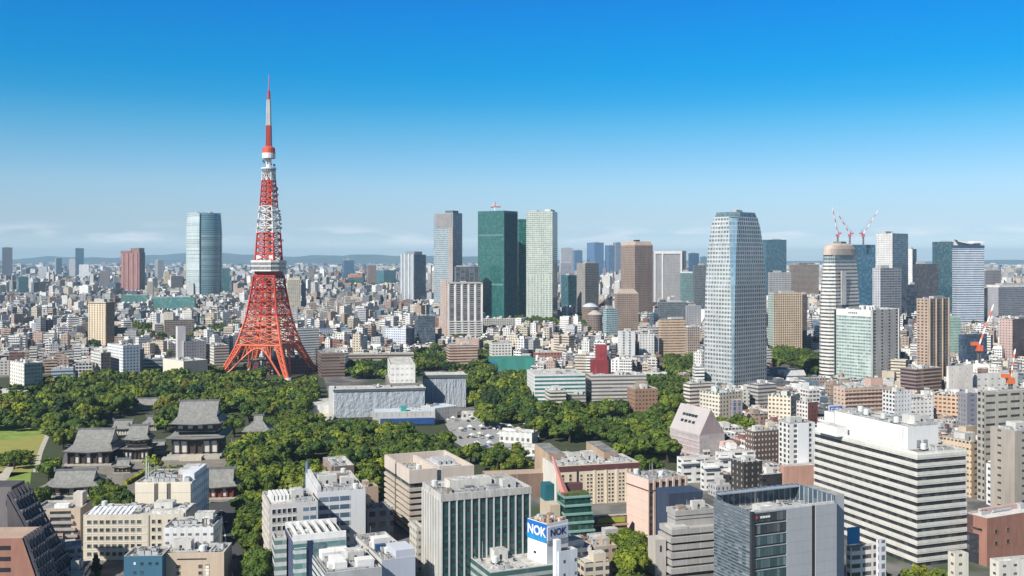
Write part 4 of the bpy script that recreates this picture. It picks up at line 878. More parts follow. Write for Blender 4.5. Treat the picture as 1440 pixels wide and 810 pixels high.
def louvred():
    b = Bld(OB, 'big dark glass office block with louvred side and sunken open roof', 'dark louvred office', 1004, 1057, 1176, 721, 0, 23, Y=362)
    H = b.z; lm = fac((.16, .19, .22), (.035, .065, .08), fl=1.15, bay=2.2, ww=1, wh=.66, gv=1.0, ior=1.45, rough=.35)
    pan = mat((.36, .375, .40), .5, .93, 1.03, .3)
    b.box('core', .6, b.w, .6, b.d, 0, H - 4, mat((.06, .065, .07), .5))
    b.box('louvred_wall', 0, .58, .6, b.d, 0, H, lm)
    for k in range(28): b.box('louvre', -.35, -.02, .5, b.d, H - .9 - k * 1.18, H - .62 - k * 1.18, mat((.20, .22, .25), .4))
    b.box('corner_post', -.4, .9, -.5, .55, 0, H + .3, mat((.04, .045, .05), .3))
    gw = b.w * .40
    for k in range(7):
        z1 = H - .2 - k * 4.1; bm_ = b.box('glass_floor', .95, gw, -.05, .55, max(z1 - 3.5, 0), z1 - .25, fac((.02, .03, .035), (.03, .075, .085) if k > 1 else (.02, .035, .045), fl=50, bay=1.4, ww=.9, wh=1, gv=.8, ior=2.0))
        b.box('floor_edge', .95, gw, -.22, .5, z1 - .23, z1, mat((.32, .35, .38), .4), bm_)
    for x0, x1 in ((gw + .05, b.w * .70), (b.w * .745, b.w)):
        s = b.box('panel_wall', x0, x1, -.25, .55, 0, H, pan)
        for k in range(9): b.box('panel_joint', x0, x1, -.27, -.255, 3 + k * 4.2, 3.08 + k * 4.2, mat((.26, .28, .3)), s)
    b.box('dark_slot', b.w * .702, b.w * .743, .1, .5, 0, H, DARK)
    b.box('rear_wing', b.w + .05, b.w + 8, 5, b.d * .95, 0, H + 1.5, mat((.38, .40, .43), .5, .94, 1.02), top=ROOF)
    for x0, x1, y0, y1 in ((.6, b.w, b.d - .8, b.d), (b.w - .8, b.w, .6, b.d - .82)):
        b.box('roof_screen', x0, x1, y0, y1, H - 4, H + 2.6, fac((.33, .37, .41), (.06, .09, .11), fl=20, bay=2.6, ww=.8, wh=1))
    b.box('roof_walkway', .6, b.w - .82, b.d - 3.4, b.d - .82, H + 1.9, H + 2.3, mat((.3, .34, .38), .5)); b.box('front_parapet', .95, b.w - .82, -.05, .55, H + .02, H + .8, mat((.6, .6, .6)))
    b.zr = H - 3.9; b.box('roof', .7, b.w - .9, .7, b.d - .9, H - 4, H - 3.9, ROOF)
    b.kit(x0=2, x1=b.w - 2, y0=2, y1=b.d - 4, n=22, ph=1, z=b.zr)
    for k in range(5): b.box('white_unit', 3 + k * 4.5, 6.6 + k * 4.5, 2, 4.5, b.zr, b.zr + 3.4, WHITE)
    s = b.box('sign_dot', 1.5, 2.4, -.4, -.24, H - 2.4, H - 1.5, mat((.5, .05, .08)))
    for k in range(4): b.box('lettering', 3.6 + k * 1.1, 4.4 + k * 1.1, -.4, -.24, H - 2.3, H - 1.6, WHITE)
louvred()
def sign_tower():
    b = Bld(OB, 'low grey flat-roofed block carrying the white sign tower', 'low flat-roofed block', 664, 690, 800, 805, 0, 23, dep=30, Y=385, mx=46)
    b.d = 26; b.shell(fac((.40, .42, .42), (.05, .12, .11), fl=3.2, bay=30, ww=1, wh=.55), mat((.50, .49, .47), .9, .55, 1.15, .35)); b.kit(n=7, ph=1, x1=b.w * .5)
    t = Bld('sign_tower', 'white tower with blue NOK sign boards and heaped clutter on top', 'white sign tower', 742, 769, 799, 737, 0, 38, 'tower', Y=398)
    H = t.z; wm = mat((.74, .76, .78), .55, .93, 1.02)
    t.shell(wm, mat((.36, .28, .22), .9), z1=H)
    zb = 7.4
    bl = fac((.02, .17, .50), (.02, .06, .34), fl=zb * 2, bay=50, ww=1, wh=.5, gv=0, rough=.5)
    s1 = t.box('sign_board', -.35, -.02, .05, t.d, H - zb, H - .2, mat((.015, .13, .44), .4, .95, 1.02)); t.box('sign_edge', -.37, -.352, .05, t.d, H - zb, H - zb * .72, mat((.02, .24, .55), .4), s1)
    s2 = t.box('sign_board', .05, t.w - .3, -.35, -.02, H - zb * .9, H - 1.4, mat((.62, .66, .74), .5))
    t.text('NOK', 'L', t.d * .5, H - zb * .5, min(5.2, t.d * .42), WHITE, off=.36, parent=s1); t.text('NOK', 'R', t.w * .5, H - zb * .52, min(3.6, t.w * .36), mat((.02, .03, .16)), off=.36, parent=s2)
    t.box('ledge', .02, t.w, -.3, -.02, H - zb - .5, H - zb - .1, mat((.3, .3, .3))); t.box('slot_window', t.w * .55, t.w * .68, -.06, -.02, H - 19, H - 11, DARK)
    t.box('small_window', -.06, -.02, t.d * .55, t.d * .68, H - 13, H - 12, DARK); t.box('small_window', -.06, -.02, t.d * .3, t.d * .45, H - 20, H - 17.5, DARK)
    r = random.Random(2)
    for k in range(26):
        x, y = r.uniform(.8, t.w - .8), r.uniform(.8, t.d - .8); q = r.uniform(.5, 1.1); t.box('roof_clutter', x - q, x + q, y - q, y + q, H - .9, H - .3 + r.uniform(0, 1.7), r.choice([mat((.42, .30, .22)), mat((.55, .46, .38)), mat((.3, .22, .17)), METAL]))
    o = Bld('stair_tower', 'slim pale blue-grey stair block pressed against the white sign tower', 'pale stair block', 778, 786, 812, 776, 0, 30, 'building', Y=380)
    o.shell(fac((.60, .64, .69), (.06, .08, .1), fl=5, bay=5, ww=.2, wh=.25)); o.box('chimney', -.5, 1.6, 1, 3.4, 0, o.z + 4, mat((.66, .68, .72)))
sign_tower()
def green_terrace():
    b = Bld(OB, 'green glass terraced block leaning outward with a planted roof', 'green terraced block', 784, 794, 829, 695, 768, 16, dep=16)
    n = 6; H = b.z - 1
    for k in range(n):
        z0, z1 = H * k / n, H * (k + 1) / n; e = (n - k) * .55
        s = b.box('glass_storey', -e * .3, b.w + e * .5, -e, b.d, z0, z1 - .9, fac((.01, .05, .04), (.008, .05, .042), fl=20, bay=1.6, ww=.9, wh=1, gv=.25)); b.box('pale_ledge', -e * .3 - .2, b.w + e * .5 + .2, -e - .6, b.d, z1 - .88, z1 - .02, mat((.20, .36, .33), .5), s)
    b.zr = H; b.box('roof_planter', 0, b.w, 0, b.d * .6, H, H + 1.0, mat((.08, .10, .03), .95, .5, 1.4, .8)); b.box('roof_house', 1, b.w - 1, b.d * .62, b.d, H, H + 4, mat((.12, .06, .06)))
    b.box('beige_side', -6.2, -b.w * .12, 2, b.d + 7.2, 0, H - 4.02, mat((.52, .45, .34))); b.box('teal_roof_box', -6, -1.5, b.d + .1, b.d + 7, H - 4, H + 3.5, mat((.02, .13, .16)))
    x, y = b.P(1.5, 4); z = b.z
    o = thing('construction_mast', 'tapering pink sheathed mast rising over the green terraced block', 'mast', (x, y, H))
    g = M(); p0, p1 = Vector((0, 0, 0)), Vector((-5.5, 2, 17)); g.beam(p0, p1, 1.25, 0, .35); g.build('sheathed_boom', mat((.66, .30, .26), .7), o)
    g = M(); g.box(-1.8, 1.8, -1.8, 1.8, -.02, 1.2); g.build('base', mat((.3, .12, .1)), o)
green_terrace()
def brown_hall():
    b = Bld(OB, 'long brown office hall between two blank brown end towers', 'brown hall with end towers', 742, 772, 866, 638, 700, 12, mx=70)
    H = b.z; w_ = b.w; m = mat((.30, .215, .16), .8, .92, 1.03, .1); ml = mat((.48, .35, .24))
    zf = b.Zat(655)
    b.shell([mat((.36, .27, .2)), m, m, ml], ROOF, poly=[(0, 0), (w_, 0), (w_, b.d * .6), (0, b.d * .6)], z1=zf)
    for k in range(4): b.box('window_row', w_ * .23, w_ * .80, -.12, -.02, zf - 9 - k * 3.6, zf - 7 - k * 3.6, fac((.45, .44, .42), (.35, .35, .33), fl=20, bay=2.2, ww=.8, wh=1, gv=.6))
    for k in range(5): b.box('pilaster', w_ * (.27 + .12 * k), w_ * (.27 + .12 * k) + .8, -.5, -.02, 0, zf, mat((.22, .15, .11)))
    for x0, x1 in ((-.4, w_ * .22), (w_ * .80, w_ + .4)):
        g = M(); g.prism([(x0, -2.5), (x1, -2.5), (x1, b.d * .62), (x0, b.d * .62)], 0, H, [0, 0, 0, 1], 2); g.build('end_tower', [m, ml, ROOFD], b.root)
    b.kit(x0=w_ * .24, x1=w_ * .78, y0=1, y1=b.d * .55, n=16, ph=1)
    b.box('low_wing', -34, -.6, 4, 16, 0, b.Zat(667), mat((.20, .14, .11)), top=mat((.42, .33, .25)))
brown_hall()
def gable():
    b = Bld(OB, 'pinkish grey building with a steep lean-to roof and window rows', 'pink steep-roofed building', 942, 984, 1019, 612, 652, 26)
    w_, d_, z = b.w, b.d, b.z; m = fac((.44, .385, .385), (.34, .31, .32), fl=3.0, bay=2.6, ww=.7, wh=.4, gv=.4); zt = z + 16; pm = mat((.42, .385, .38), .8, .9, 1.04, .1)
    g = M(); g.prism(b.rect(), 0, z, 0, None)
    a0, a1, ym = (0, 0, z), (0, d_, z), 0
    t0, t1 = (w_ * .45, 0, zt), (w_ * .45, d_, zt); e0, e1 = (w_, 0, z), (w_, d_, z)
    g.face([a1, a0, t0, t1], 1); g.face([e0, e1, t1, t0], 1); g.face([a0, e0, t0], 2); g.face([e1, a1, t1], 2)
    g.build('walls', [m, pm, mat((.34, .27, .27))], b.root)
    sl = Vector(t0) - Vector(a0)
    for r_, c in ((.34, 4), (.58, 5)):
        for k in range(c):
            f = .3 + .5 * k / c
            p = [Vector(a0).lerp(Vector(t0), r_) , Vector(a0).lerp(Vector(t0), r_ + .10)]
            q = [Vector(a1).lerp(Vector(t1), r_), Vector(a1).lerp(Vector(t1), r_ + .10)]
            n_ = Vector((-sl.z, 0, sl.x)).normalized() * .12
            g = M(); g.face([tuple(p[0].lerp(q[0], f + .09) + n_), tuple(p[0].lerp(q[0], f) + n_), tuple(p[1].lerp(q[1], f) + n_), tuple(p[1].lerp(q[1], f + .09) + n_)]); g.build('skylight', GD, b.root)
    for k in range(3): b.box('ledge', -.35, -.02, 0, d_, z * (k + 1) / 4, z * (k + 1) / 4 + .4, mat((.6, .5, .48)))
    b.box('pink_block', w_ * .8, w_ + 5, -4, 2, 0, z * .72, mat((.55, .36, .33)), top=mat((.6, .5, .45)))
gable()
def hospital():
    b = Bld('hospital_building', 'cream hospital block with six rows of square windows and tilted roof panels', 'cream hospital', 116, 117, 258, 724, 0, 2, 'building', dep=20, Y=442)
    b.d = 20; cm = mat((.58, .53, .44), .8, .86, 1.04, .2); H = b.z
    b.shell(cm, ROOFL); zs = [H - 4.0 - 3.45 * k for k in range(6)]; w_ = b.w
    xs = [w_ * (.06 + .062 * k) for k in range(9)]; b.wins('R', xs, zs, 1.7, 1.6, gls((.05, .055, .06), .12), cm); b.wins('R', [w_ * .70, w_ * .76, w_ * .86, w_ * .92], zs[:5], 1.4, 1.7, GD, cm)
    b.box('downpipe', w_ * .645, w_ * .66, -.3, -.02, 0, H - .3, mat((.4, .37, .31)))
    for k in range(6): b.box('floor_line', 0, w_ * .64, -.12, -.02, H - 5.1 - 3.45 * k, H - 4.8 - 3.45 * k, mat((.65, .60, .50)))
    for k in range(9):
        x = w_ * (.03 + .05 * k); g = M(); g.face([(x, 1, b.zr + .6), (x + 1.5, 1, b.zr + .6), (x + 3.2, 5.4, b.zr + 3.4), (x + 1.7, 5.4, b.zr + 3.4)]); g.face([(x + 1.7, 5.4, b.zr), (x + 1.5, 5.4, b.zr), (x + 1.7, 5.3, b.zr + 3.4)]); g.build('tilted_panel', mat((.55, .58, .64), .35), b.root)
    b.kit(n=16, ph=1, y0=7); b.box('roof_deck', w_ * .64, w_ * 1.0, 4, 18, b.zr, b.zr + 1.4, ROOFL)
    u = Bld('hospital_building', 'taller cream block with blank panels and a white windowed flank behind the hospital', 'taller hospital block', 189, 190, 270, 678, 0, 2, 'building', dep=34, Y=470)
    u.d = 30; H = u.z; u.shell([mat((.62, .56, .46)), fac((.62, .66, .74), (.05, .08, .12), fl=4.2, bay=3.4, ww=.35, wh=.42), cm, cm], ROOFL)
    u.w0 = u.w
    for x0, x1 in ((.01, .34), (.42, .56), (.64, .98)): 
        s = u.box('blank_panel', u.w * x0, u.w * x1, -.5, -.02, 0, H - .6, mat((.68, .62, .51), .8, .93, 1.03)); u.box('panel_joint', u.w * x0, u.w * x1, -.52, -.505, H * .82, H * .83, mat((.5, .45, .36)), s)
    for x in (.36, .58): u.box('dark_slot', u.w * x, u.w * (x + .045), -.1, -.02, 0, H - .6, mat((.12, .11, .1)))
    u.kit(n=22, ph=2); u.box('roof_screen', u.w - 6, u.w - .6, 6, u.d - 2, u.zr, u.zr + 3.6, mat((.66, .70, .76)))
    g = M(); g.cyl(2, 10, 0, H + 9, .35, 0, 8); g.cyl(3, 10, 0, H + 7, .3, 0, 8); g.build('flue', METAL, u.root)
    t = Bld(OB, 'tan block with roof plant and few dark openings at the bottom street', 'tan plant-roofed block', 224, 227, 315, 778, 0, 3, dep=14, Y=398)
    t.d = 14; tm = mat((.50, .40, .30), .8, .88, 1.04, .2); t.shell([tm, mat((.3, .26, .22)), tm, tm], ROOFL); t.kit(n=18, ph=1)
    t.wins('R', [t.w * .27, t.w * .62, t.w * .73], [t.z - 6, t.z - 8.6], 1.4, 1.4, GD, tm); t.box('vent_strip', t.w * .25, t.w * .72, -.08, -.02, t.z - 2.7, t.z - 2.2, DARK); t.box('white_strip', t.w * .7, t.w * .76, -.06, -.02, 0, t.z - 5, mat((.7, .68, .62)))
    q = Bld(OB, 'white-topped annexe with plant and dish between the hospital and the tan block', 'white annexe', 228, 230, 300, 741, 0, 3, dep=13, Y=414)
    q.d = 16; q.shell(fac((.66, .66, .66), (.1, .11, .12), fl=3.4, bay=3, ww=.5, wh=.3), ROOFL); q.kit(n=18, ph=1); link('dish', DISH, q.root, (q.w * .8, 5, q.zr), 0, (1.6, 1.6, 1.6)); link('dish', DISH, q.root, (q.w * .9, 9, q.zr), 0, (1.3, 1.3, 1.6))
    e = Bld(OB, 'teal blue rendered block with five little windows', 'teal blue block', 172, 174, 228, 782, 0, 3, dep=12, Y=392)
    e.d = 13; tb = mat((.045, .13, .20), .7, .92, 1.04); e.shell(tb, ROOF); e.wins('R', [e.w * .47, e.w * .68, e.w * .86], [e.z - 3.4], .9, .9, GD, tb); e.wins('R', [e.w * .28, e.w * .47], [e.z - 6.8], .9, .9, GD, tb); e.kit(n=9, ph=0)
    e.box('white_mark', e.w * .26, e.w * .31, -.07, -.02, e.z - 3.4, e.z - 2.4, WHITE)
hospital()
def left_edge():
    b = Bld(OB, 'red-brown block whose side falls in steep dark glazed terraces', 'red-brown terraced block', -60, -59, 31, 758, 0, 3, dep=24, Y=372)
    b.d = 22; H = b.z; w_ = b.w; bm_ = mat((.30, .15, .11), .75, .85, 1.06, .3)
    b.box('walls', 0, w_, 0, 16, 0, H, bm_, top=mat((.45, .33, .26)))
    g = M(); g.face([(w_ + .0, -.01, 0), (w_ + 9.5, -.01, 0), (w_, -.01, H)], 0); g.face([(w_ + 9.5, 16, 0), (w_ + 0, 16, 0), (w_, 16, H)], 0); g.face([(w_ + 9.5, -.01, 0), (w_ + 9.5, 16, 0), (w_, 16, H), (w_, -.01, H)], 1); g.build('sloped_flank', [bm_, mat((.03, .035, .06), .3)], b.root)
    for k in range(8):
        f0 = k / 8; x = w_ + 9.5 * (1 - f0); z = H * f0
        b.box('terrace_glazing', x - 3.2, x + .5, .6, 15.5, z + .2, z + 2.5, fac((.06, .06, .10), (.03, .035, .06), fl=4, bay=1.6, ww=.8, wh=1))
    for k in range(6): 
        y = 1 + 2.7 * k; g = M(); g.beam((w_ + 10.2, y, 0), (w_ + .6, y, H + .6), .45); g.build('sloping_rib', mat((.15, .135, .15), .5), b.root)
    for k in range(4): b.box('window_slot', w_ * .0, w_ * .82, -.12, -.02, H - 4.2 - k * 4, H - 2.7 - k * 4, mat((.03, .03, .035), .3))
    u = Bld(OB, 'dark slope-backed upper block rising over the red-brown terraces', 'dark upper block', -40, -39, 14, 690, 0, 3, dep=20, Y=392)
    u.d = 18; H2 = u.z; w2 = u.w; g = M(); dm = mat((.095, .085, .09), .6); h1 = u.Zat(752)
    g.box(0, w2, 0, 18, 0, h1); g.face([(0, 0, h1), (w2, 0, h1), (w2 * .86, 6, H2), (0, 6, H2)]); g.face([(w2, 0, h1), (w2, 18, h1), (w2 * .86, 18, H2), (w2 * .86, 6, H2)]); g.face([(0, 6, H2), (w2 * .86, 6, H2), (w2 * .86, 18, H2), (0, 18, H2)]); g.build('walls', dm, u.root)
    g = M(); e = 20.0; zt = H2 * .96; g.face([(w2, 0.3, 0), (w2 + e, .3, 0), (w2 * .9, .3, zt)]); g.face([(w2 + e, 18, 0), (w2, 18, 0), (w2 * .9, 18, zt)]); g.face([(w2 + e, .3, 0), (w2 + e, 18, 0), (w2 * .9, 18, zt), (w2 * .9, .3, zt)], 1); g.build('sloped_flank', [dm, mat((.035, .04, .065), .3)], u.root)
    for k in range(9):
        f0 = (k + .4) / 9.5; x = w2 + (e + .1 * w2) * (1 - f0) - .1 * w2; z = zt * f0
        u.box('terrace_glazing', x - 3, x + .6, .8, 17.6, z - .2, z + 2.2, fac((.07, .07, .11), (.03, .035, .06), fl=4, bay=1.6, ww=.8, wh=1)); u.box('terrace_rail', x + .3, x + 1.0, .5, 17.8, z + 2.22, z + 2.7, mat((.22, .21, .24)))
    for k in range(7):
        y = .6 + 2.85 * k; g = M(); g.beam((w2 + e + .6, y, 0), (w2 * .9 + .6, y, zt + 1), .42); g.build('sloping_rib', mat((.14, .125, .14), .5), u.root)
    t = Bld(OB, 'beige building with grey louvred balconies beside the red-brown terraces', 'beige balcony building', 44, 46, 113, 716, 770, 5, dep=18)
    t.d = 17; tm = mat((.48, .385, .30), .8, .85, 1.05, .2); t.shell(tm, ROOF); H = t.z
    for k in range(4): 
        s = t.box('balcony', t.w * .34 + k * .6, t.w * .82 + k * .9, -1.1, -.02, H - 3.6 - 3.1 * k, H - 2.5 - 3.1 * k, mat((.36, .33, .31))); t.box('balcony_glass', t.w * .36, t.w * .8, -.1, -.02, H - 2.4 - 3.1 * k, H - 1.2 - 3.1 * k, GD, s)
    t.wins('R', [t.w * .08, t.w * .18, t.w * .25], [H - 3.6, H - 7], 1.2, 1.3, GD, tm); t.box('dark_bay', t.w * .86, t.w * .99, -.1, -.02, H - 16, H - 10, mat((.12, .09, .08)))
    t.box('stair_house', t.w * .72, t.w * .92, 8, 14, t.zr, t.zr + 6, mat((.58, .52, .46)), top=ROOFL); t.box('white_awning', t.w * .4, t.w * .7, 3, 7, t.zr, t.zr + 2, WHITE)
left_edge()
def mid_left_whites():
    b = Bld(OB, 'white office block with square dark windows and ribbed roof screens', 'white square-windowed office', 369, 379, 447, 710, 0, 20, Y=432)
    H = b.z; wm = mat((.60, .58, .56), .7, .9, 1.03, .2); b.shell([wm, wm, wm, mat((.46, .43, .40))], ROOFL)
    b.wins('R', [b.w * (.09 + .105 * k) for k in range(5)], [H - 4 - 3.6 * k for k in range(5)], 1.4, 1.9, GD, wm); b.box('glass_strip', b.w * .68, b.w * .96, -.1, -.02, H - 14, H - 2, fac((.6, .6, .6), (.10, .16, .22), fl=3.6, bay=3, ww=.85, wh=.45))
    for k in range(5): b.box('roof_louvre', b.w * (.1 + .08 * k), b.w * (.155 + .08 * k), b.d * .4, b.d * .85, b.zr, b.zr + 2.2, WHITE)
    for k in range(7): b.box('side_band', -.25, -.02, 0, b.d, H - 3 - 3.4 * k, H - 1.6 - 3.4 * k, mat((.58, .54, .49)))
    b.kit(n=14, ph=1, x0=b.w * .5)
    u = Bld(OB, 'white office block with blue glass ribbons and a blank white corner', 'white blue-ribbon office', 430, 446, 514, 692, 0, 18, Y=452)
    H = u.z; u.shell(mat((.62, .63, .65), .6, .93, 1.03), ROOFL)
    for k in range(6):
        s = u.box('window_ribbon', u.w * .03, u.w * .68, -.14, -.02, H - 4.4 - 3.7 * k, H - 2.5 - 3.7 * k, fac((.5, .52, .55), (.07, .12, .18), fl=50, bay=u.w * .215, ww=.9, wh=1, ior=2.0))
    u.kit(n=20, ph=2); u.box('roof_screen', .6, 2, 2, u.d - 2, u.zr, u.zr + 3, mat((.58, .58, .6)))
    g = M(); g.cyl(1, u.d + 2, 0, H + 5, 1.8, 0, 10, .9); g.build('flue', mat((.12, .17, .25)), u.root)
    c = Bld(OB, 'glass office block with a slanting white roof frame and navy patterned side', 'navy patterned glass office', 401, 412, 487, 762, 0, 20, Y=392)
    H = c.z; pat = fac((.03, .045, .11), (.42, .46, .55), fl=1.3, bay=1.5, ww=.3, wh=.3, gv=.3, rough=.5); c.shell([fac((.45, .5, .5), (.08, .16, .17), fl=3.6, bay=20, ww=1, wh=.6), pat, pat, pat], ROOF)
    c.box('navy_pillar', c.w * .26, c.w * .36, -.3, -.02, 0, H, mat((.02, .035, .09), .3)); c.box('glass_bay', c.w * .02, c.w * .24, -.9, -.02, 0, H - 2.5, fac((.5, .54, .54), (.10, .2, .19), fl=3.6, bay=3, ww=1, wh=.6)); c.box('glass_bay', c.w * .37, c.w * .6, -.5, -.02, 0, H - 1.4, fac((.08, .12, .14), (.04, .10, .12), fl=3.6, bay=2, ww=.9, wh=.6))
    for k in range(6): c.box('roof_beam', c.w * .06 + k * c.w * .15, c.w * .06 + k * c.w * .15 + 1.0, 1, c.d - 1, H + 1.2, H + 2.1, WHITE)
    for y in (.5, c.d - 1.4): c.box('roof_frame', 0, c.w, y, y + .9, H + .02, H + 2.3, WHITE)
    c.kit(n=14, ph=0)
    d = Bld(OB, 'narrow pale green glass block beside the navy patterned office', 'pale green glass block', 384, 386, 403, 757, 0, 18, dep=10, Y=402)
    d.d = 10; d.shell(fac((.55, .57, .55), (.13, .2, .19), fl=3.4, bay=3, ww=1, wh=.5)); d.kit(n=4, ph=0)
    e = Bld(OB, 'grey office block with a deep roof well and white roof boxes', 'grey roof-well office', 430, 457, 537, 806, 0, 22, Y=372)
    e.d = min(e.d, 32); H = e.z; e.shell([mat((.42, .43, .44)), CONC, CONC, fac((.50, .51, .50), (.06, .08, .09), fl=2.4, bay=20, ww=1, wh=.4)], ROOFD); e.kit(n=22, ph=1)
    for x0, x1, y0, y1 in ((.12, .62, .55, .8), (.2, .42, .1, .45), (.6, .9, .1, .25)): e.box('white_roof_box', e.w * x0, e.w * x1, e.d * y0, e.d * y1, e.zr, e.zr + 3.2, WHITE)
    f = Bld(OB, 'grey windowless block with pale blue wall and pipework roof', 'pale blue-walled block', 498, 537, 584, 788, 0, 24, Y=392)
    f.d = min(f.d, 40); H = f.z; f.shell([mat((.44, .48, .56), .6, .94, 1.02), CONC, CONC, mat((.52, .52, .52), .7, .9, 1.04)], ROOFD, par=1.6); f.kit(n=34, ph=0); f.box('white_tank_house', f.w * .2, f.w * .7, f.d * .5, f.d * .62, f.zr, f.zr + 4.5, WHITE); f.box('blue_fan_unit', f.w * .2, f.w * .5, f.d * .42, f.d * .47, f.zr, f.zr + 2.8, mat((.03, .08, .2)))
    f.box('upper_wall', f.w * .42, f.w * .99, .2, f.d * .30, H + .02, H + 3.0, mat((.50, .53, .60), .6, .94, 1.02))
    g_ = Bld(OB, 'brown windowless block with white roof pipes among the park trees', 'brown block in the trees', 454, 466, 498, 656, 700, 20, dep=18)
    g_.shell([mat((.17, .125, .115), .7, .95, 1.02), CONC, CONC, mat((.32, .22, .18))], ROOFL, par=2.2); g_.kit(n=12, ph=0)
    s = Bld(AB, 'small white wall block wedged beside the finned green office', 'wedged white wall', 584, 586, 596, 742, 0, 20, dep=12, Y=425); s.d = 12; s.shell(fac((.55, .52, .46), (.1, .1, .1), fl=3, bay=2.5, ww=.4, wh=.4)); s.kit(n=3, ph=0)
    q = Bld('low_roof_hall', 'low flat dark roof hall between the white offices and the tan banded office', 'low dark roof hall', 508, 516, 553, 716, 762, 22, 'hall', dep=22); q.shell(fac((.34, .33, .32), (.05, .05, .05), fl=5, bay=5), ROOFD); q.kit(n=9, ph=0)
mid_left_whites()
